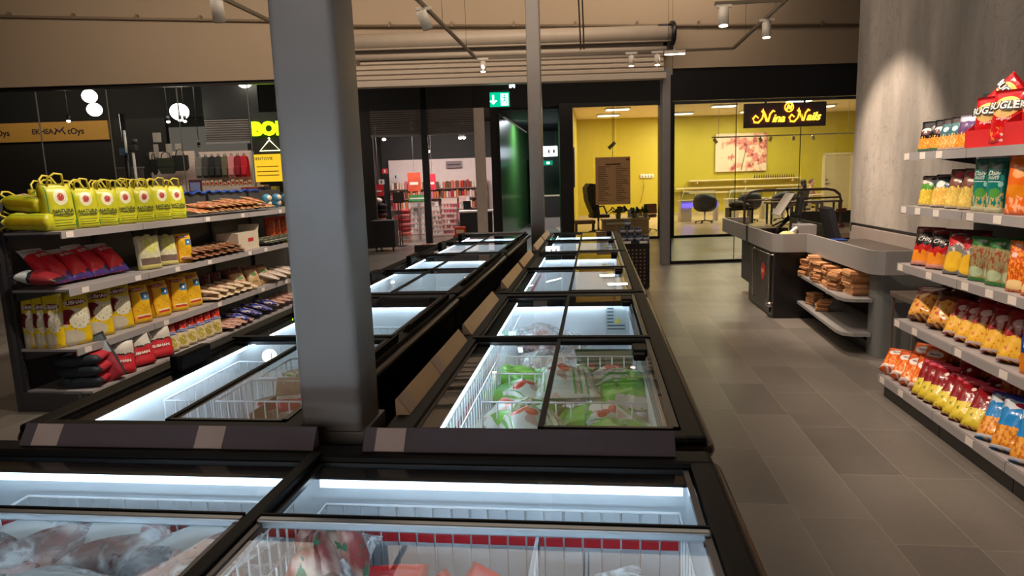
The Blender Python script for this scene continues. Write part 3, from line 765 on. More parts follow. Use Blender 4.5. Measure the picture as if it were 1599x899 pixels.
def place(root, used, loc, rot, label, group=None, scale=None):
    """the first placement moves the built thing itself, later ones copy it"""
    if root.name not in used:
        used[root.name] = 1; KIDS[root.name] = [(c, kids(c)) for c in kids(root)]
        root.location = loc; root.rotation_euler = rot; root['label'] = label
        if group: root['group'] = group
        if scale is not None: root.scale = scale
        return root
    return dup(root, label, loc, rot, scale, group)
used = {}
for q, p, a, lb in head_bags:
    place(q, used, (p[0], p[1] + .03, p[2] + .03), (R(random.uniform(-5, 5)), R(random.uniform(-5, 5)), R(a)), lb)
for i, (q, p, a) in enumerate(low_bags):
    place(q, used, p, (0, 0, R(a)), ['clear bag of dark meat in the bottom layer on the far left', 'clear bag of pale meat in the bottom layer left of centre', 'clear bag of pale meat in the bottom layer by the divider bar', 'clear bag of pale meat in the bottom layer near the front'][i])
# right half of the crosswise freezer
q = meat_bag('large clear bag of red and green meat leaning left of the wire divider', .22, .34, .17, MEAT_V, 9, card=False); q.location = (-.645, 1.46, .60); q.rotation_euler = (R(14), 0, R(-8)); q.scale = (.70, .85, 1.0)
for c_ in q.children:
    if c_.name.startswith('meat_pieces'): c_.scale = (1.3, 1.3, 2.2)
q = meat_bag('clear bag of pink meat bulging up against the freezer divider bar', .18, .30, .15, MEAT_R, 11, card=False); q.location = (-.665, 1.2, .50); q.rotation_euler = (R(15), 0, R(10)); q.scale = (.75, 1, 1)
pz = pk('red_white_frozen_pack', (214, 40, 44), [('disc', .42, .6, .34, .26, (232, 224, 214)), ('disc', .42, .6, .27, .2, (196, 150, 110)), ('speck', .1, .75, .35, .85, (120, 50, 40), 14, .6), ('band', .0, .14, (238, 236, 232), .05), ('rect', .80, .97, .2, .8, (240, 238, 236))])
for i, (x, y, a, tz, lb) in enumerate(((-.50, 1.44, 8, 0, 'red and white frozen pack with a round picture, left of three'), (-.36, 1.42, -38, .02, 'red and white frozen pack pointing up, middle of three'), (-.24, 1.46, 64, 0, 'red frozen pack lying askew, right of three'))):
    o = pack('frozen_pack', 'frozen pack', lb, .20, .24, .05, pz, 'pillow', 20 + i, (('MIX', .035, .0, .2, INK_W, {}),), 'red and white frozen packs')
    o.location = (x, y - .10, .52 + tz); o.rotation_euler = (R(-62), 0, R(a))
    o.rotation_euler = (R(-60), 0, R(a))
q = meat_bag('nearly empty crumpled clear bag beside the right wall', .26, .30, .09, CHICK, 31, card=False, group=None); q.location = (.03, 1.42, .56); q.rotation_euler = (R(12), R(-6), R(20))
q = meat_bag('clear bag of pale meat low down at the front right', .28, .26, .10, MEAT_P, 33, group='clear bags of frozen meat'); q.location = (-.40, 1.15, .46)

# chicken bags, near section of the right-hand row
cg = pk('green_white_chicken_bag', (222, 226, 216), [('band', .62, 1.1, (102, 196, 62), .25), ('speck', .0, 1, .0, .62, (206, 176, 158), 5, .56), ('disc', .30, .48, .15, .07, (216, 72, 44)), ('disc', .46, .40, .10, .05, (216, 72, 44)), ('rect', .60, .64, .05, .62, (92, 178, 80)), ('rect', .70, .735, .05, .62, (92, 178, 80)), ('rect', .80, .83, .05, .62, (92, 178, 80)), ('rect', .05, .08, .1, .6, (92, 178, 80)), ('rect', .12, .14, .1, .6, (92, 178, 80))], .22, .6, 12)
cgg = pk('bright_green_chicken_bag', (104, 200, 60), [('band', .0, .18, (226, 226, 216), .3), ('speck', .2, .8, .3, .7, (62, 150, 44), 9, .62), ('band', .88, 1.1, (220, 226, 214), .1)], .22, .6, 12)
cs = [pack('chicken_bag', 'bag of chicken', 'x', .26, .36, .13, cg, 'pillow', 40 + i, wr=.2) for i in range(2)]
cgr = [pack('chicken_bag', 'bag of chicken', 'x', .24, .36, .12, cgg, 'pillow', 44 + i, wr=.2) for i in range(2)]
used = {}
# (proto, x, y, z, yaw, pitch, label)
for pr, x, y, z, a, lb in (
    (cs[0], .03, 2.40, .50, 80, 'white and green chicken bag at the front right under the near divider'),
    (cs[1], -.26, 2.30, .52, 20, 'white and green chicken bag with a red mark at the front left'),
    (cgr[0], .05, 2.12, .54, -78, 'bright green bag lying at the front right of the freezer'),
    (cs[0], .08, 2.78, .55, -75, 'large white and green chicken bag with red mark between the dividers, right'),
    (cgr[1], .12, 2.66, .545, 10, 'bright green chicken bag against the right wall'),
    (cs[1], -.33, 2.74, .50, 60, 'white and green chicken bag with red mark between the dividers, left'),
    (cs[1], -.14, 2.72, .58, 5, 'white and green chicken bag lying in the middle between the dividers'),
    (cs[0], -.34, 2.46, .50, -30, 'striped white and green chicken bag against the left wire rack'),
    (cgr[1], -.38, 3.02, .50, 70, 'green and white bag behind the middle divider on the left'),
    (cs[1], -.10, 2.10, .50, 35, 'white and green chicken bag half under the front rim'),
    (cs[0], -.33, 2.05, .49, 95, 'white and green chicken bag in the front left corner'),
    (cs[1], .02, 2.20, .40, 10, 'white and green chicken bag in the lower layer at the front'),
    (cs[0], -.2, 2.62, .40, 95, 'white and green chicken bag in the lower layer in the middle')):
    p = Vector((x, y + .30, z + .09))
    hh = Matrix.Rotation(R(a), 4, 'Z') @ Matrix.Rotation(R(-86), 4, 'X')   # lying, printed side up
    off = hh @ Vector((0, 0, .18))
    place(pr, used, p - off, hh.to_euler(), lb, 'green and white frozen chicken bags', (1.12, 1.12, 1.05))
dg = pk('dark_green_frozen_bag', (18, 92, 62), [('speck', 0, 1, .0, .5, (60, 150, 110), 8, .6), ('disc', .5, .6, .16, .14, (190, 40, 40))], .25, .5)
for i, (x, lb) in enumerate(((-.03, 'dark green frozen bag with a red emblem, left of the pair'), (.11, 'dark green frozen bag, right of the pair'))):
    o = pack('green_freezer_bag', 'frozen bag', lb, .17, .27, .09, dg, 'stand', 60 + i, (('B', .05, 0, .6, INK_W, {}),), 'dark green frozen bags'); o.location = (x, 3.56, .42)
for (x, y, z, a, s_, lb, sd) in ((-.28, 3.36, .46, 10, 1.05, 'clear bag of pale frozen chicken pieces right behind the middle divider', 70), (-.34, 3.72, .52, 40, 1.1, 'big clear bag of pink chicken pieces heaped against the wire rack', 71), (-.20, 3.85, .46, -20, 1.0, 'clear bag of pink chicken pieces behind the heaped one', 72), (-.10, 3.10, .44, 80, .8, 'small clear bag with two pale chicken breasts', 73)):
    q = meat_bag(lb, .34, .40, .17, CHICK if sd != 71 else MEAT_P, sd, card=False, name='chicken_bag', cat='bag of chicken', group='clear bags of frozen chicken'); q.location = (x, y + .25, z + .05); q.rotation_euler = (R(6), 0, R(a)); q.scale = (s_ * .85, s_ * .85, s_)
# greens in the middle right-hand freezer
def veg_bag(label, seed, loc, a, s_=1.0):
    q = meat_bag(label, .34, .34, .15, LEAF, seed, card=False, name='greens_bag', cat='bag of greens', group='bags of frozen greens'); q.location = loc; q.rotation_euler = (0, 0, R(a)); q.scale = (s_, s_, s_ * 1.1)
veg_bag('bag of frozen leafy greens, leftmost of three in the middle freezer', 80, (-.25, 4.78, .44), 0)
veg_bag('bag of frozen leafy greens, centre of three in the middle freezer', 81, (-.06, 4.84, .42), 40, .8)
veg_bag('bag of frozen leafy greens, rightmost of three in the middle freezer', 82, (.08, 4.74, .45), -20, .8)
veg_bag('bag of frozen greens lying alone in the middle left-hand freezer', 83, (-1.18, 4.72, .40), 15, .8)
# left row goods
cb = thing('cardboard_box', 'open cardboard box of snack bags inside the wire basket by the column', 'box', (-1.24, 2.60, .34))
cm = mat('kraft_cardboard', (176, 140, 108), .8)
MB().bx(-.16, .16, -.12, .12, 0, .01).bx(-.16, -.154, -.12, .12, 0, .36).bx(.154, .16, -.12, .12, 0, .36).bx(-.16, .16, -.12, -.114, 0, .34).bx(-.16, .16, .114, .12, 0, .36).build('carton', cm, cb)
MB().prism([(-.16, .12, .36), (.16, .12, .36), (.16, .15, .43), (-.16, .15, .43)], (0, .004, .0)).build('flap', cm, cb)
MB().lathe([(.0, 0), (.045, 0), (.045, .002), (0, .002)], (0, 0, 0), 20).build('red_roundel', INK_R, cb)
rd = bpy.data.objects[cb.children[-1].name]; rd.rotation_euler = (R(90), 0, 0); rd.location = (.02, -.121, .26)
rw = pk('red_white_snack_sachet', (232, 222, 214), [('band', .55, .9, (200, 30, 50), .2), ('speck', 0, 1, .1, .5, (220, 190, 170), 9, .55)], .25, .5)
gw = pk('green_white_snack_sachet', (214, 226, 208), [('speck', 0, 1, 0, 1, (60, 150, 60), 7, .55), ('disc', .5, .5, .14, .1, (200, 40, 40))], .25, .5)
used = {}
sr = pack('sachet', 'sachet', 'x', .13, .18, .05, rw, 'pillow', 90); sg = pack('sachet', 'sachet', 'x', .13, .18, .05, gw, 'pillow', 91)
for i, (x, y, z, a, ax, which, lb) in enumerate((
    (-1.26, 2.56, .58, 20, -40, sr, 'red and white sachet sticking up at the front of the cardboard box'), (-1.16, 2.60, .60, -10, -30, sr, 'red and white sachet sticking up behind in the cardboard box'),
    (-1.32, 2.62, .58, 50, -50, sr, 'red and white sachet leaning left in the cardboard box'), (-1.40, 2.82, .63, 10, -70, sg, 'green and white sachet in the farther basket, front left'),
    (-1.30, 2.90, .65, 60, -60, sg, 'green and white sachet in the farther basket, middle'), (-1.22, 3.0, .64, -30, -70, sg, 'green and white sachet in the farther basket, at the back'),
    (-1.18, 2.84, .62, 80, -80, sg, 'green and white sachet in the farther basket, front right'))):
    place(which, used, (x, y, z), (R(ax), 0, R(a)), lb, 'snack sachets in the freezer baskets')
vb = pk('vivid_frozen_bag', (60, 130, 60), [('band', .3, .6, (210, 40, 34), .3), ('band', .6, .8, (226, 190, 60), .2)], .25)
for i, (x, y, z, a, lb) in enumerate(((-1.35, 4.05, .40, 70, 'green, red and yellow frozen bag, left of the two by the far basket'), (-1.18, 4.0, .41, 100, 'green, red and yellow frozen bag, right of the two by the far basket'))):
    o = pack('frozen_bag', 'frozen bag', lb, .22, .30, .09, vb, 'pillow', 95 + i, group='vivid frozen bags'); o.location = (x, y - .1, z); o.rotation_euler = (R(-75), 0, R(a - 70))
dl = [('blue', (40, 70, 150)), ('dark red', (130, 30, 40)), ('white', (200, 204, 206)), ('green', (50, 110, 70)), ('brown', (120, 80, 60)), ('purple', (90, 50, 110))]
for i, (cn, cc) in enumerate(dl):
    o = pack('frozen_bag', 'frozen bag', '%s frozen pack seen dimly through the left lid, %s from the near end' % (cn, ORD[i]), .24, .30, .08, pk('dim_%s_foil' % cn.replace(' ', '_'), cc, [('band', .3, .6, (206, 200, 196), .3)], .3), 'pillow', 110 + i, group='dim frozen packs under the left lids')
    o.location = (-1.62 + .07 * (i % 2), 2.72 + .21 * i, .42); o.rotation_euler = (R(-80), 0, R(20 * (i % 3)))
# ------------------------------------------------------------------ shelving bays
SHELF = mat('shelf_grey_enamel', (160, 155, 156), .42); BACKP = mat('shelf_back_panel', (74, 72, 74), .5); UPR = mat('shelf_upright', (58, 58, 62), .45)
def shelf_bay(label, side, y0, y1, zs, xl, xb, base_x, ztop, labels, group, dark):
    """side=+1 opens towards +x (left unit), -1 opens towards -x (right unit)"""
    cx = xb; o = thing('shelving_bay', label, 'shelving', (cx, y0, 0), 0, group)
    X = lambda d: side * d      # d = distance from the back panel
    dl, db = abs(xl - xb), abs(base_x - xb)
    mb = MB().bx(X(-.03), X(0), 0.004, y1 - y0 - .004, .0, ztop); mb.build('back_panel', dark, o)
    u = MB().bx(X(.0), X(.03), -.0, .03, 0, ztop - .02)
    zz = .25
    while zz < ztop - .1:
        u.bx(X(.0302), X(.031), .011, .019, zz, zz + .03, 1); zz += .06
    u.build('upright', [UPR, BLACK], o)
    MB().bx(X(.03), X(db - .04), .004, y1 - y0 - .004, 0, zs[0] - .02).build('plinth', mat('plinth_grey', (70, 68, 66), .5), o)
    for i, z in enumerate(zs):
        d = db if i == 0 else dl
        s_ = MB().bx(X(.03), X(d), .003, y1 - y0 - .003, z - .018, z).build('shelf', SHELF, o)
        MB().bx(X(d - .004), X(d + .006), .003, y1 - y0 - .003, z - .052, z - .0).build('price_strip', SHELF, s_)
        for yy in labels.get(i, ()):
            if y0 < yy < y1 - .02:
                MB().bx(X(d + .0065), X(d + .0085), yy - y0 - .036, yy - y0 + .036, z - .046, z - .004).build('price_tag', CARD, s_)
        if i:
            for yb in (.03, y1 - y0 - .034):
                MB().prism([(X(.03), yb, z - .018), (X(d - .05), yb, z - .018), (X(.03), yb, z - .09)], (0, .004, 0)).build('bracket', UPR, s_)
    return o
LZ = (.15, .47, .915, 1.336); RZ = (.16, .56, .95, 1.34, 1.69)
llab = {3: (4.52, 6.32, 7.0, 7.9, 8.5), 2: (4.6, 5.2, 5.75, 6.28, 7.08, 7.45, 8.3), 1: (4.55, 5.5, 6.38, 7.3, 7.9), 0: ()}
lb6 = [4.44, 5.34, 6.24, 7.14, 8.04, 8.94]
for i in range(5):
    shelf_bay('grey left-hand shelving bay with rice and food packs, %s from near end' % ORD[i], 1, lb6[i], lb6[i + 1], LZ, -3.80, -4.28, -3.72, 1.57, llab, 'left shelving bays', BACKP)
rlab = {4: (4.86, 4.64, 4.43), 3: (4.86, 4.66, 4.42, 4.04, 3.78), 2: (4.86, 4.46, 4.04, 3.80, 3.60), 1: (4.86, 4.60, 4.06, 3.62), 0: (4.84, 4.55, 3.72)}
rb6 = [4.92, 4.13, 3.40, 2.65, 1.90]
for i in range(4):
    shelf_bay('grey right-hand shelving bay with snack bags, %s from the far end' % ORD[i], -1, rb6[i + 1], rb6[i], RZ, 2.065, 2.53, 1.98, 2.05, rlab, 'right shelving bays', mat('dark_snack_back', (60, 62, 64), .5))
o = MB().bx(-4.27, -3.80, 4.405, 4.437, 0, .14).bx(-4.31, -4.27, 4.40, 4.438, 0, 1.57).build('end_panel', UPR); tag(o, 'dark end upright closing the near end of the left shelves', 'panel')

# ------------------------------------------------------------------ goods
def rows(proto, spots, lab, group):
    """spots: (x, y, z, rz, lean, roll, scale[, label])"""
    used = {}
    for i, sp_ in enumerate(spots):
        x, y, z, rz, lean, roll, s_ = sp_[:7]
        lb = sp_[7] if len(sp_) > 7 else lab % ORD[i]
        pr = proto[i % len(proto)] if isinstance(proto, list) else proto
        Mx = Matrix.Rotation(R(rz), 4, 'Z') @ Matrix.Rotation(R(roll), 4, 'Y') @ Matrix.Rotation(R(-lean), 4, 'X')
        place(pr, used, (x, y, z), Mx.to_euler(), lb, group, (s_, s_, s_) if not isinstance(s_, tuple) else s_)
rj = lambda a: random.uniform(-a, a)
# yellow rice sacks with handles
ym = pk('yellow_green_rice_sack', (190, 190, 34), [('rect', 0, .05, 0, 1, (186, 160, 20)), ('rect', .10, .13, .05, .95, (60, 140, 50)), ('rect', .90, .92, .05, .95, (60, 140, 50)), ('disc', .52, .70, .22, .17, (228, 226, 190)), ('disc', .52, .70, .11, .085, (176, 60, 60)), ('speck', .35, .7, .6, .8, (220, 170, 150), 22, .6), ('band', .93, 1.1, (214, 206, 70), .04), ('rect', .20, .84, .08, .10, (60, 80, 30)), ('rect', .20, .74, .14, .155, (60, 80, 30)), ('rect', .20, .80, .20, .215, (60, 80, 30)), ('disc', .9, .12, .05, .08, (40, 120, 50))], .38, .3, 14)
def rice_sack(seed, s=1.0):
    o = thing('rice_sack', 'x', 'bag of rice', (0, 0, 0))
    w, h, t = .215, .31, .12
    link('woven_bag', pouch_mesh('woven_bag', w, h, t, ym, seed, 'sack', 10, 12, .07), o)
    for (b, sz, cv) in (('NATURA', .034, .40), ('Premium Basmati', .018, .33)):
        me = wrap_text(b, sz, .02, cv, w, h, t, 'sack', None, .004, bold=.0012); me.materials.clear(); me.materials.append(mat('sack_ink', (56, 70, 28), .6)); link('lettering', me, o)
    hm = mat('yellow_strap', (206, 190, 60), .6)
    for q, a in ((-.03, -.6), (.03, .5)):
        MB().tube([(-.055, q, h - .02), (-.05, q * 1.3 + a * .015, h + .035), (-.015, q * 1.5 + a * .04, h + .062), (.03, q * 1.5 + a * .04, h + .055), (.055, q, h - .02)], .0075, 6).build('handle', hm, o)
    return o
rs_ = [rice_sack(1), rice_sack(2), rice_sack(5)]
sp_ = [(-3.93 + rj(.01), y, 1.337, 66 + rj(5), 4 + rj(3), rj(3), s) for y, s in ((4.60, 1.10), (4.86, 1.0), (5.09, .98), (5.32, 1.0), (5.55, 1.0), (5.78, 1.02), (6.02, 1.0))]
rows(rs_, sp_, 'yellow-green rice sack with handles standing on the top left shelf, %s from the near end', 'standing yellow rice sacks')
sp_ = [(-4.12, y, 1.337, 70, 2, rj(3), 1.0) for y in (4.72, 5.0, 5.3, 5.6, 5.9)]
rows([dup(rs_[0]), ], sp_, 'yellow rice sack, back row of the top left shelf, %s from near end', 'back row of yellow rice sacks')
lay = dup(rs_[1], 'yellow rice sack lying flat at the near end of the top left shelf, lower one', (-3.86, 4.53, 1.40), (R(-88), 0, R(98)), None, 'lying yellow rice sacks')
lay.location = (-3.90, 4.52, 1.405); lay.rotation_euler = (Matrix.Rotation(R(100), 4, 'Z') @ Matrix.Rotation(R(-88), 4, 'X')).to_euler()
l2 = dup(rs_[2], 'yellow rice sack lying on top of another at the near end, handles hanging left', (0, 0, 0), None, None, 'lying yellow rice sacks')
l2.location = (-3.98, 4.56, 1.525); l2.rotation_euler = (Matrix.Rotation(R(86), 4, 'Z') @ Matrix.Rotation(R(-84), 4, 'X')).to_euler()

# flat packs of wafers and noodles
fm = pk('tan_flat_pack', (196, 156, 104), [('speck', 0, 1, .1, .9, (140, 84, 48), 6, .52), ('rect', .25, .6, .3, .7, (222, 196, 150)), ('band', .92, 1.1, (226, 206, 164), .02), ('rect', .1, .3, .2, .8, (170, 60, 40))], .28, .4)
fm2 = pk('brown_flat_pack', (150, 104, 70), [('speck', 0, 1, .1, .9, (98, 56, 38), 6, .5), ('rect', .3, .62, .3, .7, (206, 180, 140)), ('band', .9, 1.1, (196, 160, 120), .02)], .28, .4)
fm3 = pk('pale_flat_pack', (216, 196, 164), [('speck', 0, 1, .1, .9, (170, 110, 80), 5, .58), ('rect', .2, .5, .3, .7, (150, 50, 50))], .28, .4)
def flat(nm, mt, sd): return pack('flat_food_pack', 'food pack', nm, .15, .30, .045, mt, 'pillow', sd)
fa, fb, fc = flat('x', fm, 130), flat('x', fm2, 131), flat('x', fm3, 132)
def laid(x, y, z, a, tilt, s=1.0): return (x, y, z, a, 90 - tilt, 0, s)
rows(fa, [laid(-3.80, 6.24 + i * .105, 1.375, 90 + 20 + rj(6), 10 + rj(5)) for i in range(16)], 'tan flat pack in the lower layer on the top left shelf, %s from near end', 'tan flat packs on the top shelf')
rows(dup(fa), [laid(-3.82, 6.5 + i * .14, 1.42, 90 + 24 + rj(6), 12 + rj(5)) for i in range(9)], 'tan flat pack, upper layer on the top left shelf, %s from near end', 'upper tan flat packs')
rows(fb, [laid(-3.80, 6.10 + i * .13, .945, 90 + 26 + rj(8), 8 + rj(4)) for i in range(8)], 'brown flat pack, lower layer on the second left shelf, %s from near end', 'brown flat packs, lower layer')
rows(dup(fb), [laid(-3.84, 6.16 + i * .14, .990, 90 + 26 + rj(8), 10 + rj(4)) for i in range(7)], 'brown flat pack, upper layer on the second left shelf, %s from near end', 'brown flat packs, upper layer')
rows(fc, [laid(-3.80, 6.42 + i * .13, .50, 90 + 20 + rj(8), 8 + rj(4)) for i in range(7)], 'pale flat food pack on the third left shelf, %s from the near end', 'pale flat packs')
rows(dup(fc), [laid(-3.82, 6.45 + i * .16, .548, 90 + 24 + rj(8), 12) for i in range(5)], 'pale flat pack, upper layer on the third left shelf, %s from near end', 'upper pale flat packs')
# blue round packs
bm_ = mat('blue_wrapper', (64, 140, 178), .3, bump=.3, bscale=20)
def ball():
    o = thing('round_pack', 'x', 'food pack', (0, 0, 0))
    MB().sph((0, 0, .055), .06, 0, (1, 1, .92), 14).build('wrapper', bm_, o); MB().sph((.022, -.004, .06), .046, 0, (1, 1, .85), 12).build('window', mat('cream_window', (226, 206, 184), .4), o)
    return o
rows(ball(), [(-4.0 + .07 * (i % 2), 7.72 + .13 * i, 1.345 + (.07 if i % 2 else 0), 0, 0, 0, 1.0) for i in range(6)], 'round blue and cream pack, back of top left shelf, %s from near end', 'round blue packs')
# blue folded sheet on the shelf top
mb = MB()
n1, n2 = 40, 4; vs = []
for i in range(n1 + 1):
    for j in range(n2 + 1):
        y = 6.6 + i * 1.75 / n1; x = -4.36 + j * .028
        vs.append(mb.bm.verts.new((x, y, 1.578 + .016 * noise.noise(Vector((x * 20, y * 9, 1))) + .012 * math.sin(y * 31 + x * 40))))
for i in range(n1):
    for j in range(n2):
        a = i * (n2 + 1) + j; mb.bm.faces.new((vs[a], vs[a + 1], vs[a + n2 + 2], vs[a + n2 + 1])).smooth = True
o = mb.build('plastic_sheet', mat('blue_plastic_sheet', (32, 84, 190), .25, bump=.4, bscale=24)); sm_ = o.modifiers.new('s', 'SOLIDIFY'); sm_.thickness = .012
tag(o, 'crumpled blue plastic sheet lying along the top edge of the left shelves', 'sheet')

# second shelf: red rice bags lying, then pale green bags
rm = pk('red_rice_pillow', (226, 40, 58), [('band', .0, .12, (60, 40, 110), .12), ('band', .80, 1.1, (216, 206, 204), .14), ('disc', .85, .1, .2, .12, (60, 44, 120))], .42, .3)
def red_pillow(sd):
    return pack('rice_bag', 'bag of rice', 'x', .23, .34, .13, rm, 'pillow', sd, (('SUBHAN', .038, .0, .66, INK_W, {'bold': .001}),))
r0 = [red_pillow(140), red_pillow(141)]
rows(r0, [(-4.0, y, .93 + .01, 80 + a, 46, 0, s) for y, a, s in ((4.66, 12, 1.08), (4.86, 6, .98), (5.07, 14, 1.05), (5.28, 4, .98))], 'red rice bag reclining on the second left shelf, %s from the near end', 'reclining red rice bags')
nm = pk('navy_red_rice_bag', (22, 28, 40), [('band', .10, .55, (140, 28, 40), .1), ('band', .62, .84, (190, 196, 198), .15)], .45)
o = pack('rice_bag', 'bag of rice', 'dark red and navy rice bag lying at the near end of the second left shelf', .24, .32, .11, nm, 'pillow', 144); o.location = (-3.93, 4.47, .985); o.rotation_euler = (Matrix.Rotation(R(110), 4, 'Z') @ Matrix.Rotation(R(-80), 4, 'X')).to_euler(); o.location = (-3.88, 4.50, .98)
pg = pk('pale_green_rice_bag', (206, 204, 176), [('band', .78, 1.1, (46, 46, 34), .1), ('disc', .55, .56, .3, .2, (210, 212, 120)), ('rect', .1, .9, .10, .26, (110, 92, 84)), ('speck', .1, .9, .26, .8, (226, 222, 150), 6, .55), ('band', .0, .10, (206, 196, 120), .03)], .3)
p0 = pack('rice_bag', 'bag of rice', 'x', .23, .36, .09, pg, 'stand', 150)
rows(p0, [(-3.93, 5.57, .918, 64, 6, 0, 1.05), (-3.95, 5.86, .918, 66, 9, 2, .98)], 'pale dark-topped bag with yellow-green picture, second left shelf, %s of two', 'pale green-printed bags')
fl = pk('yellow_flag_rice_bag', (226, 176, 34), [('rect', .55, .88, .60, .80, (58, 120, 170)), ('disc', .72, .70, .05, .04, (236, 236, 230)), ('disc', .42, .90, .34, .05, (180, 40, 36)), ('rect', .1, .14, .08, .9, (190, 70, 30)), ('rect', .90, .93, .08, .9, (190, 70, 30)), ('rect', .25, .8, .12, .18, (190, 60, 50)), ('rect', .25, .8, .18, .22, (236, 220, 170)), ('speck', .2, .9, .3, .5, (196, 140, 30), 16, .6)], .38, .35)
f0 = [pack('rice_bag', 'bag of rice', 'x', .21, .32, .12, fl, 'sack', 155 + i, (('SUBHAN', .026, -.1, .9, INK_W, {}),)) for i in range(2)]
o = dup(f0[0], 'small yellow bag with blue flag square beside brown packs on the second left shelf', (-3.93, 6.06, .918), (0, 0, R(64)), (.86, .86, .86))
rows(f0, [(-3.95, y, .472, 66 + rj(4), 4, rj(3), s) for y, s in ((5.38, 1.02), (5.66, 1.0), (5.92, 1.0), (6.16, 1.02))], 'yellow rice bag with blue flag square, third left shelf, %s from near end', 'yellow flag rice bags')
rows([dup(f0[1])], [(-4.14, y, .472, 70, 0, rj(3), .98) for y in (5.5, 5.76, 6.02, 6.24)], 'yellow rice bag, back row of the third left shelf, %s from near end', 'back row of yellow flag bags')
# third shelf: big printed rice bags
ri = pk('yellow_picture_rice_bag', (206, 186, 40), [('band', .0, .62, (206, 196, 170), .12), ('band', .0, .40, (226, 190, 30), -.5), ('disc', .28, .50, .26, .13, (112, 30, 40)), ('disc', .62, .42, .30, .15, (226, 220, 196)), ('speck', .3, .95, .3, .55, (120, 140, 70), 20, .62), ('disc', .30, .14, .40, .13, (200, 190, 168)), ('disc', .55, .73, .34, .055, (120, 28, 40))], .24, .4)
r1 = [pack('rice_bag', 'bag of rice', 'x', .28, .46, .10, ri, 'stand', 160 + i, (('SUBHAN', .040, .06, .73, INK_W, {'bold': .001}),), wr=.14) for i in range(2)]
rows(r1, [(-3.92, 4.60, .472, 62, 4, 0, .95), (-3.94, 4.87, .472, 64, 6, 2, .95), (-3.95, 5.13, .472, 66, 4, -2, .95)], 'large yellow bag picturing cooked rice, third left shelf, %s from near end', 'large yellow picture rice bags')
r2 = dup(r1[0])
rows(r2, [(-4.00 - .09 * i, 4.50, .472, 12 + rj(6), 2, 0, (.55, 1.0, .92)) for i in range(3)] , 'side-on yellow and brown rice bag, third left shelf near end, %s from aisle', 'side-on rice bags')
# bottom shelf: striped stack, red and navy bags
nb = [pack('rice_bag', 'bag of rice', 'x', .30, .30, .10, pk('red_navy_cloth_bag', (24, 36, 46), [('rect', .32, 1.0, .18, .84, (176, 30, 46)), ('rect', .0, .32, .22, .80, (176, 188, 190)), ('band', .92, 1.0, (150, 166, 168), .02)], .6, .3, 14), 'sack', 170 + i, pu=5) for i in range(2)]
rows(nb, [(-3.86, 4.50, .195 + .082 * i, 14 + rj(5), 87, 0, (1.1, .8, .95)) for i in range(3)], 'red and navy cloth rice bag in the near stack, %s from the bottom', 'stack of red and navy rice bags')
sb = pk('subhan_red_cloth_bag', (196, 28, 42), [('band', .52, 1.1, (208, 202, 192), .22), ('band', .50, .54, (28, 40, 48), .22), ('rect', .0, .06, 0, 1, (24, 36, 44)), ('rect', .94, 1., 0, 1, (24, 36, 44)), ('band', .90, 1.1, (40, 56, 60), .1)], .6, .3, 14)
s0 = [pack('rice_bag', 'bag of rice', 'x', .27, .36, .14, sb, 'sack', 180 + i, (('SUBHAN', .036, .05, .33, INK_W, {'bold': .0015}),)) for i in range(2)]
rows(s0, [(-3.83, 4.88, .152, 54, 16, 5, (1.05, 1.0, .80)), (-3.82, 5.13, .152, 58, 18, -3, (1.05, 1.0, .82)), (-3.83, 5.40, .152, 58, 16, 0, (1.05, 1.0, .82))], 'red and white lettered cloth rice bag, bottom left shelf, %s from near end', 'red and white lettered rice bags')
tg = mat('cloth_bag_grey', (150, 162, 164), .7)
o = pack('rice_bag', 'bag of rice', 'narrow red and navy bag leaning left against the near stack, bottom left shelf', .20, .38, .12, pk('narrow_red_bag', (150, 26, 44), [('band', .55, .8, (150, 162, 170), .1), ('band', .8, 1.1, (34, 48, 54), .1), ('rect', 0, .12, 0, 1, (26, 38, 46)), ('rect', .88, 1, 0, 1, (26, 38, 46))], .6), 'sack', 185)
o.location = (-3.76, 4.74, .152); o.rotation_euler = (Matrix.Rotation(R(50), 4, 'Z') @ Matrix.Rotation(R(-18), 4, 'Y') @ Matrix.Rotation(R(-14), 4, 'X')).to_euler()
ro = pk('red_topped_noodle_bag', (206, 190, 150), [('band', .62, 1.1, (200, 34, 26), .12), ('speck', 0, 1, .65, 1, (230, 90, 50), 14, .6), ('rect', .0, 1, .50, .60, (48, 64, 150)), ('disc', .5, .25, .26, .16, (176, 160, 70)), ('rect', 0, .1, 0, .5, (120, 70, 40)), ('speck', .1, .9, .05, .45, (236, 224, 190), 9, .6)], .25, .45)
r3 = [pack('noodle_bag', 'bag of noodles', 'x', .155, .36, .09, ro, 'stand', 190 + i, (('NOODLES', .024, 0, .55, INK_W, {}),), wr=.14) for i in range(3)]
rows(r3, [(-3.83, 5.60 + i * .145, .152, 62 + rj(5), 12 + rj(4), rj(4), (1.0, 1.0, .80)) for i in range(6)], 'red-topped noodle bag with blue band, bottom left shelf, %s from near end', 'red topped noodle bags')
bl = pk('blue_white_flat_pack', (34, 50, 140), [('speck', 0, 1, 0, 1, (214, 200, 190), 4, .53)], .3)
b0 = pack('flat_food_pack', 'food pack', 'x', .17, .30, .06, bl, 'pillow', 200)
b1 = pack('flat_food_pack', 'food pack', 'x', .16, .30, .05, pk('pinkish_flat_pack', (190, 150, 132), [('speck', 0, 1, 0, 1, (120, 60, 50), 5, .55)], .3), 'pillow', 201)
rows(b1, [laid(-3.72, 6.50 + i * .13, .185, 112, 8) for i in range(4)] + [laid(-3.74, 7.55 + i * .16, .22, 112, 10) for i in range(5)], 'pinkish flat food pack on the bottom left shelf, %s from the near end', 'pinkish flat packs on the bottom shelf')
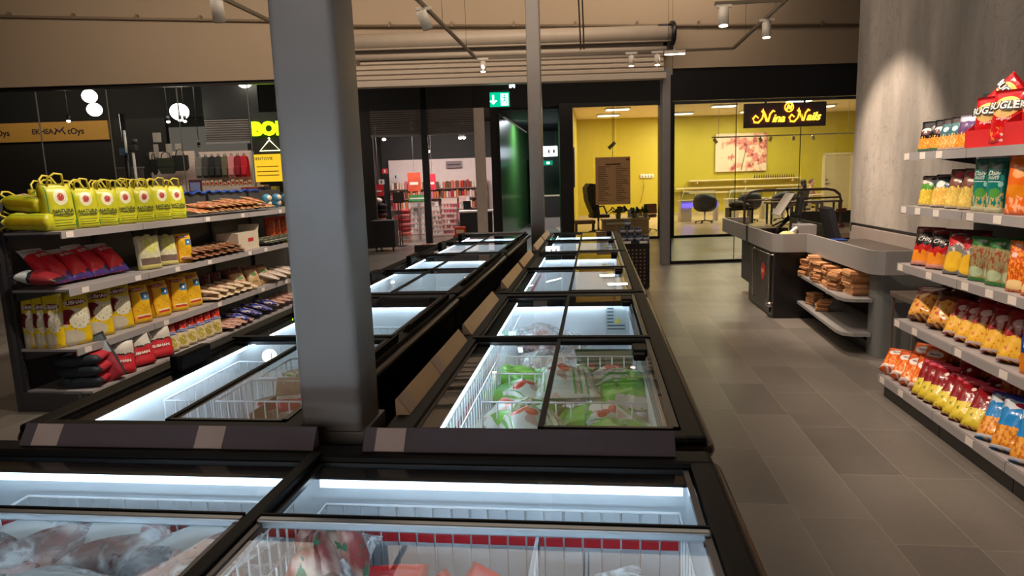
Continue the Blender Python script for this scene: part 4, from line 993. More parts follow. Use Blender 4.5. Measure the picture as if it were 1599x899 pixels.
rows(b0, [laid(-3.74, 6.86 + i * .13, .20 + .04 * (i % 2), 112, 14) for i in range(6)], 'blue and white flat food pack on the bottom left shelf, %s from the near end', 'blue and white flat packs')
tn = pk('tan_bread_bag', (196, 160, 116), [('disc', .5, .55, .2, .1, (70, 120, 50)), ('rect', .3, .7, .2, .24, (70, 110, 50)), ('band', .8, 1.1, (120, 70, 60), .1)], .4)
t0 = pack('bread_bag', 'bread bag', 'x', .20, .26, .10, tn, 'pillow', 205)
rows(t0, [(-3.90, 7.05, .472, 66, 30, 0, 1), (-3.90, 7.34, .472, 66, 30, 4, 1), (-3.90, 7.62, .472, 66, 34, 0, 1)], 'tan bag with a green print on the third left shelf, %s from the near end', 'tan green-printed bags')
sc2 = pk('white_red_script_pack', (206, 190, 176), [('speck', .1, .9, .2, .8, (150, 40, 46), 7, .6)], .3)
s2 = pack('flat_food_pack', 'food pack', 'x', .20, .30, .06, sc2, 'pillow', 207)
rows(s2, [laid(-3.78, 7.70 + i * .2, .51, 112, 18) for i in range(4)], 'pale pack with dark red script on the third left shelf, %s from the near end', 'red-script packs')
dk = pk('dark_maroon_pack', (70, 26, 30), [('speck', 0, 1, 0, 1, (120, 50, 46), 6, .6)], .3)
d0 = pack('food_pack', 'food pack', 'x', .2, .26, .08, dk, 'stand', 209)
rows(d0, [(-4.12, 6.7 + i * .21, .472, 72, 8, 0, .9) for i in range(4)], 'dark maroon pack at the back of the third left shelf, %s from the near end', 'dark maroon packs')
# white carton, orange bags, dark packs at the far end of the second shelf
o = thing('display_carton', 'white cardboard carton with a small red mark on the second left shelf', 'box', (-3.98, 7.20, .918), R(4))
MB().bx(-.12, .12, -.26, .26, 0, .20).build('carton', mat('white_carton', (206, 192, 172), .7), o)
MB().prism([(-.12, .26, .20), (-.12, .30, .27), (.12, .30, .27), (.12, .26, .20)], (0, .003, 0)).build('open_flap', mat('white_carton', (206, 192, 172), .7), o)
MB().bx(.1205, .1215, -.02, .12, .09, .13).build('red_mark', INK_R, o)
og = pk('orange_net_bag', (206, 90, 40), [('speck', 0, 1, 0, 1, (150, 50, 24), 10, .52), ('band', .85, 1.1, (190, 40, 36), .05)], .35)
o0 = pack('orange_food_bag', 'food bag', 'x', .17, .24, .09, og, 'stand', 211)
rows(o0, [(-4.02, 8.04 + .17 * i, .99, 66, 6, rj(5), 1) for i in range(5)], 'orange food bag far along the second left shelf, %s from the near side', 'orange food bags')
dw = pk('dark_green_white_pack', (52, 58, 46), [('speck', 0, 1, 0, 1, (206, 200, 170), 5, .56)], .3)
w0 = pack('flat_food_pack', 'food pack', 'x', .14, .30, .06, dw, 'pillow', 213)
rows(w0, [laid(-3.80, 7.68 + .13 * i, .95, 112, 10) for i in range(8)], 'dark green and white pack lying below the orange bags, %s from the near side', 'dark green and white packs')

# ------------------------------------------------------------------ right-hand snack shelves (faces look towards -x)
def snack(nm, base, layers, w, h, t, sd, texts=(), cat='bag of snacks', kind='stand', name='snack_bag', wr=.12):
    return pack(name, cat, 'x', w, h, t, pk(nm, base, layers, .22, .4), kind, sd, texts, wr=wr)
CR = lambda c1, c2, v1=.42: [('band', 0, v1, c1, .18), ('speck', .05, .95, .03, v1 + .05, c2, 9, .55), ('band', 0, .04, (226, 210, 190), 0)]
T = RZ[4]
a0 = snack('black_orange_crisps', (30, 28, 34), CR((222, 140, 50), (240, 180, 90)) + [('disc', .5, .68, .28, .08, (226, 220, 214)), ('disc', .5, .60, .26, .08, (90, 30, 40)), ('band', 0, .08, (70, 110, 90), .05)], .13, .20, .07, 300)
a1 = snack('teal_orange_crisps', (62, 110, 118), CR((214, 146, 70), (236, 190, 120)) + [('disc', .45, .62, .16, .08, (226, 232, 230)), ('band', .8, 1.1, (52, 40, 44), .08)], .13, .20, .07, 301)
a2 = snack('purple_orange_crisps', (92, 60, 110), CR((220, 130, 40), (240, 176, 80)) + [('band', .8, 1.1, (190, 180, 200), .1)], .13, .20, .07, 302)
rows(a0, [(2.16, 4.83, T, -66, 10, 0, 1.0), (2.17, 4.70, T, -64, 12, 3, 1.0), (2.29, 4.78, T, -68, 6, 0, 1)], 'black crisp bag with orange crisps, far end of top right shelf, %s of three', 'black and orange crisp bags')
rows(a1, [(2.16, 4.565, T, -64, 12, 0, 1.0), (2.16, 4.46, T, -62, 12, 0, 1.0), (2.29, 4.52, T, -66, 6, 0, 1)], 'teal crisp bag with orange crisps on the top right shelf, %s of three', 'teal and orange crisp bags')
rows(a2, [(2.16, 4.355, T, -62, 12, 0, 1.0), (2.29, 4.38, T, -66, 6, 0, 1)], 'purple crisp bag with orange crisps beside the red display box, %s of two', 'purple crisp bags')
BRED = pk('bugles_red_foil', (200, 20, 30), [('disc', .5, .66, .42, .20, (226, 190, 96)), ('disc', .5, .64, .40, .17, (214, 178, 110)), ('speck', .05, .9, .05, .30, (222, 120, 40), 5, .52), ('band', .92, 1.1, (160, 14, 24), .02)], .22, .35)
bg = [pack('snack_bag', 'bag of snacks', 'x', .20, .30, .10, BRED, 'stand', 310 + i, (('BUGLES', .062, 0, .68, INK_K, {'bold': .006}), ('BUGLES', .060, 0, .685, INK_W, {'bold': .001}), ('original', .026, .1, .44, INK_W, {'shear': .3}))) for i in range(2)]
for b_ in bg:
    for c in kids(b_):
        if c.name.startswith('lettering') and c.data.materials[0] == INK_W: c.location.y -= .003
def display_box(label, x, y, rz, w, d, hf, hb):
    o = thing('display_box', label, 'box', (x, y, T), R(rz), 'red snack display boxes')
    cm_ = mat('red_display_card', (206, 36, 40), .5)
    MB().bx(-w / 2, w / 2, -d / 2, d / 2, 0, .004).bx(-w / 2, w / 2, -d / 2, -d / 2 + .004, 0, hf).bx(-w / 2, w / 2, d / 2 - .004, d / 2, 0, hb).build('tray', cm_, o)
    for sx in (-1, 1):
        MB().prism([(sx * w / 2, -d / 2, 0), (sx * w / 2, d / 2, 0), (sx * w / 2, d / 2, hb), (sx * w / 2, -d / 2 + .06, hf + .04), (sx * w / 2, -d / 2, hf)], (-sx * .004, 0, 0)).build('side_wall', cm_, o)
    for (b_, cx, cz, s_) in (('SNACKS', w * .28, hf * .62, .022), ('original', w * .28, hf * .35, .018)):
        text_on(b_, s_, INK_W, o, (cx, -d / 2 - .001, cz))
    return o
display_box('red cardboard display box of red snack bags on the top right shelf, left one', 2.27, 4.12, -80, .36, .24, .10, .22)
display_box('red cardboard display box at the right picture edge on the top right shelf', 2.27, 3.73, -82, .40, .24, .12, .26)
rows(bg, [(2.20, 4.20, T + .02, -60, 5, 0, .88, 'red snack bag with big lettering standing at the left inside the display box'), (2.20, 4.04, T + .02, -62, 6, 2, .94, 'red snack bag with big lettering standing at the right inside the left display box'),
          (2.23, 3.82, T + .02, -68, 6, -2, .92, 'red snack bag at the left inside the right-edge display box'), (2.24, 3.65, T + .02, -68, 6, 3, .95, 'red snack bag with a round picture at the right picture edge, top shelf'),
          (2.25, 4.33, T + .20, -66, 4, 50, .80, 'red snack bag with big lettering lying tilted on top of the others')], '', 'red lettered snack bags')
T = RZ[3]
g0 = snack('green_yellow_crisps', (86, 150, 50), CR((224, 190, 60), (240, 214, 110), .5) + [('band', .72, 1.1, (226, 214, 206), .1), ('band', .85, 1.1, (60, 24, 28), .05)], .13, .20, .07, 320)
g1 = snack('blue_black_crisps', (48, 96, 124), CR((226, 178, 80), (240, 210, 120), .55) + [('disc', .4, .68, .2, .12, (226, 224, 218)), ('band', .82, 1.1, (50, 34, 32), .1)], .16, .21, .08, 321)
g2 = snack('brown_yellow_crisps', (120, 74, 64), CR((220, 186, 90), (236, 210, 120), .5) + [('disc', .45, .84, .22, .09, (206, 70, 80)), ('band', .93, 1.1, (70, 16, 20), .04), ('disc', .5, .7, .2, .04, (226, 210, 200))], .16, .24, .09, 322)
rows(g0, [(2.16, 4.78, T, -64, 12, 0, 1), (2.29, 4.76, T, -66, 6, 0, 1)], 'green and yellow crisp bag, far end of second snack shelf, %s of two', 'green crisp bags')
rows(g1, [(2.16, 4.585, T, -62, 14, 0, 1), (2.29, 4.58, T, -66, 6, 0, 1)], 'blue and yellow crisp bag on the second snack shelf, %s of two', 'blue crisp bags')
rows(g2, [(2.16, 4.40, T, -62, 12, 0, 1), (2.16, 4.25, T, -60, 10, 2, 1), (2.29, 4.32, T, -66, 6, 0, 1)], 'brown and yellow crisp bag on the second snack shelf, %s of three', 'brown crisp bags')
te = pk('teal_nut_pouch', (22, 128, 118), [('band', .80, 1.1, (14, 84, 66), .02), ('speck', .1, .95, .03, .36, (196, 176, 110), 7, .5), ('disc', .6, .36, .26, .09, (86, 160, 70)), ('band', 0, .10, (206, 200, 160), .1), ('rect', .2, .8, .56, .575, (226, 240, 236)), ('disc', .82, .52, .1, .05, (150, 210, 200))], .28, .25)
t1 = pack('nut_pouch', 'pouch of nuts', 'x', .125, .29, .06, te, 'stand', 330, (('Daily', .034, -.02, .72, INK_W, {'shear': .2}), ('nuts', .034, .02, .645, INK_W, {'shear': .2})))
rows(t1, [(2.13, 4.085, T, -68, 3, 0, 1, 'tall teal nut pouch on the second snack shelf, left of the pair'), (2.13, 3.95, T, -68, 3, 0, 1, 'tall teal nut pouch on the second snack shelf, right of the pair'), (2.24, 3.87, T, -68, 2, 0, .97, 'tall teal nut pouch in shadow behind the front pair'), (2.33, 4.02, T, -68, 2, 0, .97, 'tall teal nut pouch at the back of the second snack shelf')], '', 'teal nut pouches')
oc = pk('orange_shrimp_pouch', (228, 104, 26), [('speck', .0, 1, .03, .42, (236, 170, 130), 6, .5), ('disc', .5, .70, .24, .09, (238, 170, 110)), ('band', .3, .5, (222, 130, 20), .2)], .26, .3)
o1 = pack('snack_pouch', 'pouch of snacks', 'x', .16, .30, .07, oc, 'stand', 333)
rows(o1, [(2.13, 3.74, T, -66, 4, 0, 1), (2.13, 3.56, T, -66, 4, 0, 1), (2.25, 3.66, T, -68, 2, 0, 1)], 'orange snack pouch at the right picture edge, second snack shelf, %s of three', 'orange snack pouches')
T = RZ[2]
h0 = snack('black_red_tortilla', (32, 22, 28), [('band', .0, .45, (232, 140, 40), .35), ('band', .0, .10, (222, 150, 130), .15), ('band', .36, .52, (190, 30, 30), .4), ('band', .86, 1.1, (110, 26, 30), .06)], .19, .26, .10, 340, (('CHIPS', .04, .1, .66, INK_W, {'shear': .2}),))
h1 = snack('red_grey_crisps', (130, 128, 124), [('disc', .45, .28, .42, .24, (232, 184, 50)), ('band', .66, .92, (200, 34, 42), .18), ('band', .90, 1.1, (70, 20, 24), .05), ('speck', 0, 1, .5, .7, (226, 206, 200), 8, .6)], .18, .26, .10, 341)
h2 = snack('green_window_snack', (150, 140, 100), [('band', .80, 1.1, (40, 110, 50), .1), ('speck', .05, .95, .3, .78, (150, 80, 56), 8, .54), ('disc', .5, .22, .34, .12, (170, 186, 150)), ('band', 0, .09, (50, 120, 50), .03)], .13, .25, .07, 342)
h3 = snack('orange_stick_snack', (206, 84, 24), [('speck', 0, 1, 0, 1, (238, 150, 60), 13, .52), ('disc', .3, .72, .12, .05, (232, 200, 190)), ('disc', .5, .14, .36, .1, (230, 200, 140))], .15, .26, .08, 343)
rows(h0, [(2.15, 4.74, T, -56, 14, 0, 1), (2.16, 4.56, T, -58, 14, 0, 1), (2.28, 4.66, T, -62, 8, 0, .95)], 'black and red chip bag with orange chips on the third snack shelf, %s of three', 'black and red chip bags')
rows(h1, [(2.15, 4.33, T, -58, 14, 0, 1), (2.27, 4.40, T, -62, 8, 0, 1), (2.17, 4.20, T, -58, 12, 0, .95)], 'red and grey crisp bag with yellow crisps on the third snack shelf, %s of three', 'red and grey crisp bags')
rows(h2, [(2.14, 4.075, T, -66, 5, 0, 1), (2.17, 3.985, T, -66, 5, 0, 1), (2.14, 3.90, T, -66, 5, 0, 1), (2.17, 3.81, T, -66, 5, 0, 1), (2.28, 3.95, T, -68, 2, 0, 1)], 'green-topped snack bag with clear window, third snack shelf, %s from far end', 'green-topped snack bags')
rows(h3, [(2.14, 3.70, T, -64, 6, 0, 1), (2.14, 3.57, T, -64, 6, 0, 1), (2.26, 3.62, T, -66, 3, 0, 1)], 'orange bag of stick snacks on the third snack shelf, %s from the far end', 'orange stick snack bags')
T = RZ[1]
i0 = snack('brown_orange_chips', (120, 66, 44), [('band', 0, .62, (232, 170, 80), .3), ('speck', 0, 1, .05, .62, (196, 84, 40), 6, .56), ('band', .8, 1.1, (70, 24, 22), .1)], .22, .27, .12, 350)
i1 = snack('red_yellow_chips', (150, 26, 34), [('band', 0, .46, (232, 180, 60), .2), ('speck', 0, 1, .03, .46, (206, 120, 40), 7, .58), ('disc', .45, .72, .2, .09, (226, 190, 190)), ('band', .0, .05, (226, 200, 196), 0)], .19, .27, .11, 351)
rows(i0, [(2.17, 4.76, T + .03, -52, 44, -6, 1), (2.18, 4.52, T + .02, -52, 38, 0, 1), (2.32, 4.66, T + .02, -60, 30, 0, 1)], 'orange and brown chip bag reclining on the fourth snack shelf, %s of three', 'orange and brown chip bags')
rows(i1, [(2.17, 4.33, T + .01, -54, 34, 4, .92), (2.17, 4.19, T + .01, -56, 34, 0, .95), (2.17, 4.06, T + .01, -56, 30, 0, 1), (2.17, 3.90, T + .01, -56, 28, 0, 1), (2.16, 3.72, T + .01, -56, 26, 0, 1.05), (2.31, 4.10, T, -60, 20, 0, 1), (2.31, 4.3, T, -60, 20, 0, .95), (2.31, 3.86, T, -60, 20, 0, 1)], 'dark red yellow-chip bag, fourth snack shelf, %s from far end, front row first', 'dark red and yellow chip bags')
i2 = pack('crisp_tube', 'snack pouch', 'tall blue and orange snack pouch at the right picture edge, fourth snack shelf', .11, .27, .07, pk('blue_orange_pouch', (30, 70, 160), [('band', 0, .40, (226, 130, 30), .1), ('rect', .3, .7, .5, .8, (226, 230, 236))], .25), 'stand', 353)
i2.location = (2.14, 3.55, T); i2.rotation_euler = (0, 0, R(-66))
T = RZ[0]
j0 = snack('orange_white_puffs', (226, 96, 30), [('disc', .5, .68, .34, .16, (236, 228, 222)), ('speck', .05, .95, .05, .5, (238, 150, 60), 8, .5), ('band', 0, .08, (236, 214, 206), .03), ('rect', .3, .7, .66, .70, (120, 50, 90))], .17, .24, .10, 360)
j1 = snack('red_yellow_corn_snack', (134, 18, 28), [('band', 0, .42, (214, 190, 60), .16), ('speck', .05, .95, .03, .40, (120, 130, 40), 6, .6), ('disc', .62, .74, .09, .05, (236, 220, 214)), ('band', .88, 1.1, (206, 70, 90), .12)], .15, .28, .09, 361)
j2 = snack('blue_peanut_snack', (34, 130, 200), [('band', 0, .42, (226, 156, 60), .2), ('speck', .05, .95, .04, .42, (190, 110, 40), 9, .52), ('band', 0, .05, (226, 228, 240), 0), ('band', .74, .92, (206, 214, 226), .2), ('disc', .5, .84, .16, .05, (206, 60, 90)), ('band', .93, 1.1, (40, 50, 140), .02)], .19, .29, .11, 362)
j3 = snack('maroon_orange_back_row', (80, 24, 28), [('band', .5, .8, (196, 90, 36), .3), ('speck', 0, 1, .1, .9, (140, 60, 40), 6, .56)], .18, .28, .10, 363)
rows(j0, [(2.03, 4.86, T + .04, -42, 60, 0, .95), (2.04, 4.72, T + .03, -46, 52, 0, .95), (2.05, 4.60, T + .02, -48, 46, 0, 1), (2.17, 4.80, T + .05, -50, 46, 0, 1), (2.18, 4.66, T + .05, -50, 44, 0, 1), (2.06, 4.49, T + .02, -50, 40, 0, 1), (2.30, 4.76, T + .08, -56, 40, 0, 1)], 'orange and white snack bag heaped on bottom snack shelf, %s from far front corner', 'orange and white snack bags')
rows(j1, [(2.04, y, T, -54, 38 + rj(6), rj(5), s * .94) for y, s in ((4.42, 1.0), (4.34, 1.0), (4.26, 1.02), (4.15, 1.0), (4.04, 1.0), (3.95, 1.05), (3.83, 1.05))] + [(2.20, 4.30, T, -60, 24, 0, 1), (2.21, 4.1, T, -60, 50, 0, 1), (2.21, 3.93, T, -60, 60, 0, 1)], 'red and yellow corn snack bag, bottom snack shelf, %s from far end, front first', 'red and yellow corn snack bags')
rows(j2, [(2.05, 3.66, T, -54, 40, 0, 1), (2.05, 3.52, T, -54, 32, 0, 1.02), (2.05, 3.36, T, -54, 30, 0, 1), (2.05, 3.21, T, -54, 30, 0, 1)], 'blue peanut snack bag on the bottom snack shelf, %s from the far end', 'blue peanut snack bags')
rows(j3, [(2.36, 4.72 - .17 * i, T, -62 + rj(8), 14 + rj(8), rj(8), .95) for i in range(5)], 'shaded dark brown and orange bag behind the corn snacks, %s from far end', 'shaded back row snack bags')
for T_, ys in ((RZ[1], (4.6, 4.42, 4.2)), (RZ[2], (4.7, 4.5)), ):
    pass
# ------------------------------------------------------------------ checkout
CG = mat('checkout_grey', (160, 157, 156), .38, .25); CB = mat('checkout_black', (30, 27, 27), .32); CHR = mat('chrome_tube', (190, 184, 178), .22, .9); BELT = mat('conveyor_belt', (70, 62, 58), .55)
ck = thing('checkout_counter', 'grey and black supermarket checkout counter beside the concrete wall', 'checkout', (2.0, 7.6, 0))
O = (2.0, 7.6, 0)
MB(O).bx(1.925, 2.44, 7.60, 8.80, .0, .74, 0, .01).build('cabinet', CB, ck)
MB(O).bx(2.06, 2.46, 8.84, 9.9, .12, .72).bx(2.2, 2.44, 8.9, 9.8, 0, .12).build('rear_cabinet', mat('checkout_dark_grey', (76, 76, 78), .5), ck)
MB(O).bx(2.0, 2.50, 8.95, 10.55, .76, .79).bx(1.98, 2.50, 7.62, 8.9, .76, .80).build('worktop', mat('worn_worktop', (150, 124, 104), .45), ck)
MB(O).bx(2.34, 2.84, 5.90, 7.55, .80, .86).build('conveyor_belt', BELT, ck)
def fence(pts, z0=.735, z1=.93, mi=0, tk=.022):
    """rounded sheet-metal fence with two pressed grooves following a plan path"""
    prof = [(0, z0), (.008, z0), (.010, z0 + .055), (-.006, z0 + .064), (-.006, z0 + .070), (.010, z0 + .075), (.010, z0 + .10), (-.006, z0 + .106), (-.006, z0 + .112), (.010, z0 + .118), (.010, z1 - .004), (.004, z1), (-tk, z1), (-tk, z0)]
    P = [Vector((*p, 0)) for p in pts]; mb = MB(O); rings = []
    for i, p in enumerate(P):
        a = P[max(0, i - 1)]; b = P[min(len(P) - 1, i + 1)]; t = (b - a).normalized(); n_ = Vector((t.y, -t.x, 0))
        rings.append([mb.bm.verts.new(p + n_ * d + Vector((0, 0, z)) - mb.off) for d, z in prof])
    for A, B in zip(rings[:-1], rings[1:]):
        for k_ in range(len(prof)):
            f = mb.bm.faces.new((A[k_], A[(k_ + 1) % len(prof)], B[(k_ + 1) % len(prof)], B[k_]))
    mb.bm.faces.new(rings[0][::-1]); mb.bm.faces.new(rings[-1])
    return mb
def arc(cx, cy, r, a0, a1, n_=7): return [(cx + r * math.cos(R(a0 + (a1 - a0) * i / n_)), cy + r * math.sin(R(a0 + (a1 - a0) * i / n_))) for i in range(n_ + 1)]
fence([(2.84, 5.80)] + [(2.42, 5.80)][0:1] + arc(2.36, 5.90, .10, 270, 180) + [(2.26, 7.50)] + [(2.255, 7.55), (2.23, 7.56)] + arc(2.02, 7.66, .10, 270, 180) + [(1.92, 8.78)]).build('front_fence', CG, ck)
fence([(1.92, 8.94), (1.92, 10.50)] + arc(2.0, 10.5, .08, 180, 90, 5) + [(2.30, 10.58)]).build('rear_fence', CG, ck)
MB(O).bx(1.905, 1.95, 8.785, 8.935, .70, .935, 0, .01).build('fence_joint', BLACK, ck)
MB(O).bx(2.845, 2.87, 5.85, 8.0, .78, .975, 0, .006).build('wall_side_rail', mat('rail_grey_pink', (160, 148, 142), .45, .2), ck)
MB(O).bx(2.872, 2.895, 5.85, 8.1, .90, 1.0).build('wall_gap_strip', BLACK, ck)
# end panel with rounded corner and the two shelves under the belt
MB(O).prism([(2.84, 5.92, 0)] + [(x, y, 0) for x, y in arc(2.40, 5.98, .06, 270, 180, 5)] + [(2.34, 6.10, 0), (2.36, 6.10, 0), (2.38, 5.95, 0), (2.84, 5.95, 0)], (0, 0, .735)).build('end_panel', mat('panel_grey', (116, 118, 118), .5), ck)
for z in (.50, .20):
    MB(O).prism([(2.17, 7.58, z), (2.10, 6.16, z), (2.12, 6.05, z), (2.19, 6.0, z), (2.33, 5.99, z), (2.335, 6.12, z), (2.60, 6.12, z), (2.60, 7.58, z)], (0, 0, -.028)).build('bag_shelf', CG, ck)
MB(O).bx(2.60, 2.62, 5.96, 7.58, 0, .74).bx(2.36, 2.6, 6.0, 7.58, .0, .10).build('shelf_back', CB, ck)
door = MB(O).bx(1.912, 1.924, 7.72, 8.66, .05, .70).build('door', mat('door_dark_brown', (46, 38, 36), .3), ck)
st = MB(O); st.prism([(1.9115, 8.03 + .085 * math.cos(a * math.pi / 12), .47 + .10 * math.sin(a * math.pi / 12)) for a in range(24)], (-.002, 0, 0)); st.build('round_sticker', mat('red_sticker', (206, 40, 30), .4), door)
MB(O).bx(1.9075, 1.909, 7.98, 8.08, .455, .495).build('sticker_word', mat('sticker_peach', (232, 150, 110), .5), door)
MB(O).tube([(1.925, 8.42, .70), (1.89, 8.42, .695), (1.885, 8.42, .66), (1.885, 8.40, .16), (1.90, 8.40, .12), (1.925, 8.40, .12)], .010, 8).tube([(1.925, 7.60, .70), (1.885, 7.655, .70), (1.88, 7.66, .16), (1.925, 7.62, .13)], .014, 8).tube([(1.885, 8.42, .70), (1.885, 7.66, .705)], .006, 6).build('guard_rail', CHR, ck)
MB(O).cyl((1.90, 7.62, .15), (1.90, 7.74, .14), .028, 12).build('rail_foot', CHR, ck)
# folded grey shelf in front of the end panel (left over rack)
o = MB().bx(2.40, 2.84, 5.40, 5.84, .55, .60, 0, .01).bx(2.41, 2.43, 5.42, 5.44, 0, .55).bx(2.81, 2.83, 5.42, 5.44, 0, .55).bx(2.41, 2.43, 5.80, 5.82, 0, .55).bx(2.81, 2.83, 5.80, 5.82, 0, .55).build('side_table', mat('table_grey_brown', (98, 88, 80), .5)); tag(o, 'low grey-brown table squeezed between the checkout end and the snack shelves', 'table')
# paper bag stacks
KR = mat('kraft_paper', (188, 136, 92), .75, var=.2, scale=14, bump=.4, bscale=22)
def bag_stack(label, loc, n_, w, d, hh, rz, seed):
    o = thing('paper_bag_stack', label, 'stack of paper bags', loc, R(rz), 'brown paper bag stacks')
    rnd = random.Random(seed)
    for i in range(n_):
        mb = MB(); z = i * hh
        g = [(-w / 2, -d / 2), (w / 2, -d / 2), (w / 2, d / 2), (-w / 2, d / 2)]
        dx, dy = rnd.uniform(-.02, .02), rnd.uniform(-.02, .02)
        lo = [(x * (1 + rnd.uniform(-.06, .06)) + dx, y + dy, z + .001) for x, y in g]; 
        mb.prism(lo, (rnd.uniform(-.01, .01), rnd.uniform(-.01, .01), hh * rnd.uniform(.8, .96)))
        mb.build('folded_bag', KR, o)
    return o
bag_stack('stack of folded paper bags at the left end of the upper checkout shelf', (2.24, 7.42, .502), 7, .13, .16, .024, 10, 1)
bag_stack('tall ragged stack of paper bags, second from the left on the upper shelf', (2.22, 7.14, .502), 11, .13, .15, .022, -15, 2)
bag_stack('stack of paper bags, third from the left on the upper checkout shelf', (2.22, 6.93, .502), 9, .12, .14, .022, 12, 3)
bag_stack('stack of paper bags with a white strip, middle of the upper shelf', (2.23, 6.72, .502), 8, .13, .15, .024, -8, 4)
bag_stack('ragged stack of paper bags left of the neat one, upper shelf', (2.22, 6.48, .502), 8, .13, .14, .023, 18, 5)
bag_stack('neat square stack of flat brown paper bags by the grey end panel', (2.34, 6.25, .502), 9, .26, .20, .024, 2, 6)
bag_stack('small stack of paper bags at the left end of the lower checkout shelf', (2.28, 7.38, .202), 5, .11, .13, .024, 20, 7)
bag_stack('small ragged stack of paper bags, right one on the lower checkout shelf', (2.26, 7.02, .202), 5, .12, .14, .022, -20, 8)
# till: screen, printer, scale, chair, rails
t = thing('till_screen', 'tilted till monitor seen from its side on a stand', 'monitor', (2.28, 8.6, .80))
MB().box((-.02, 0, .40), (.018, .34, .30), 0, (R(32), 'Y'), .004).build('display', mat('bezel_silver', (196, 188, 178), .35), t)
MB().box((-.008, 0, .395), (.012, .33, .28), 0, (R(32), 'Y'), .003).build('display_back', BLACK, t)
MB().tube([(-.10, 0, .0), (-.06, 0, .12), (.05, 0, .22), (.03, 0, .36)], .022, 8).bx(-.15, .10, -.12, .12, -.0, .03, 0, .01).tube([(-.13, .02, .14), (.0, .02, .20), (.06, .02, .26)], .012, 6).build('stand', BLACK, t)
t = thing('card_terminal', 'black customer display on a dark post beside the till monitor', 'terminal', (2.40, 8.42, .80))
MB().cyl((0, 0, 0), (0, 0, .34), .02, 10).bx(-.07, .07, -.07, .07, 0, .03, 0, .008).build('post', DKGREY, t); MB().box((0, 0, .38), (.05, .16, .22), 0, (R(8), 'Y'), .01).build('display', BLACK, t)
MB().sph((0, -.04, .16), .05, 0, (1, .8, .9)).build('camera_ball', DKGREY, t)
t = thing('cash_drawer', 'black cash drawer box on the checkout counter under the monitor', 'drawer', (2.12, 8.9, .80)); MB().bx(-.10, .24, -.20, .20, 0, .105, 0, .006).build('case', BLACK, t); MB().bx(-.103, -.10, -.18, .18, .02, .09).build('drawer_front', DKGREY, t)
t = thing('counter_box', 'light grey box standing on the checkout counter behind the screens', 'box', (2.36, 8.12, .80)); MB().bx(-.09, .12, -.12, .12, 0, .19, 0, .01).build('case', MIDGREY, t); MB().bx(-.092, -.09, -.10, .10, .03, .16).build('side_panel', LTGREY, t)
t = thing('receipt_tray', 'glass-sided tray with crumpled cream paper on the checkout corner', 'tray', (2.12, 7.85, .80)); MB().bx(-.11, .13, -.13, .13, 0, .075, 0, .008).build('tray', mat('pale_green_grey', (148, 152, 140), .3), t)
MB().sph((-.02, -.02, .095), .05, 0, (1.5, 1.1, .9), 10).sph((.04, .02, .09), .045, 0, (1.1, 1.2, .9), 8).build('crumpled_paper', mat('crumpled_cream', (214, 196, 138), .8, var=.3, scale=30, bump=1, bscale=40), t)
MB().tube([(.02, .06, .09), (.09, .12, .13), (.14, .16, .155)], [.016, .02, .024], 8).build('paper_roll', WHITE, t)
t = thing('barrier_rail', 'bent grey tube rail arching over the checkout from end to end', 'rail', (2.1, 9.96, 0))
MB().tube([(0, 0, .76), (0, 0, 1.20), (.02, 0, 1.27), (.08, 0, 1.32), (.2, 0, 1.335), (1.10, 0, 1.33), (1.20, 0, 1.31), (1.27, 0, 1.25), (1.29, 0, 1.17), (1.29, 0, .8), (1.29, 0, .0)], .018, 10).build('top_tube', mat('satin_tube', (112, 100, 90), .35, .6), t)
MB().tube([(.02, 0, 1.20), (1.28, 0, 1.215)], .012, 8).build('cross_tube', mat('satin_tube', (112, 100, 90), .35, .6), t)
MB().cyl((1.29, 0, .79), (1.29, 0, .84), .05, 12).bx(1.24, 1.36, -.04, .04, 1.0, 1.06, 0, .008).build('collar', mat('copper_collar', (120, 70, 50), .4, .4), t)
t = thing('second_checkout', 'farther checkout counter with dark sides and a brown top behind the rail', 'checkout', (2.95, 9.0, 0))
MB().bx(.0, .9, .0, 1.8, .74, .80).build('worktop', mat('worn_worktop', (150, 124, 104), .45), t); MB().bx(.05, .9, .05, 1.75, 0, .74).build('cabinet', CB, t)
MB().bx(-.01, .01, 0, 1.8, .70, .90, 0, .004).bx(0, .9, 1.78, 1.82, .8, .98).build('side_fence', mat('fence_dark_olive', (58, 56, 48), .5), t)
t = thing('office_chair', 'dark office chair back standing behind the till', 'chair', (2.74, 8.5, 0))
MB().prism([(-.04, -.16, 1.14), (.02, -.18, 1.16), (.16, -.18, .62), (.10, -.16, .60)], (0, .36, 0)).build('backrest', mat('navy_black_fabric', (22, 22, 30), .8), t)
MB().bx(-.18, .22, -.2, .24, .50, .58, 0, .03).build('seat', mat('navy_black_fabric', (22, 22, 30), .8), t); MB().cyl((0, 0, .1), (0, 0, .5), .025, 8).build('post', BLACK, t)
for a in range(5): MB().tube([(0, 0, .10), (.24 * math.cos(a * 1.2566), .24 * math.sin(a * 1.2566), .05)], .018, 6).sph((.24 * math.cos(a * 1.2566), .24 * math.sin(a * 1.2566), .03), .03, 0, (1, 1, 1), 8).build('leg', BLACK, t)
o = MB().bx(2.42, 2.60, 7.38, 7.52, .861, .875, 0, .004).build('clipboard', mat('blue_board', (30, 60, 140), .4)); tag(o, 'blue flat board lying on the counter behind the belt', 'board')
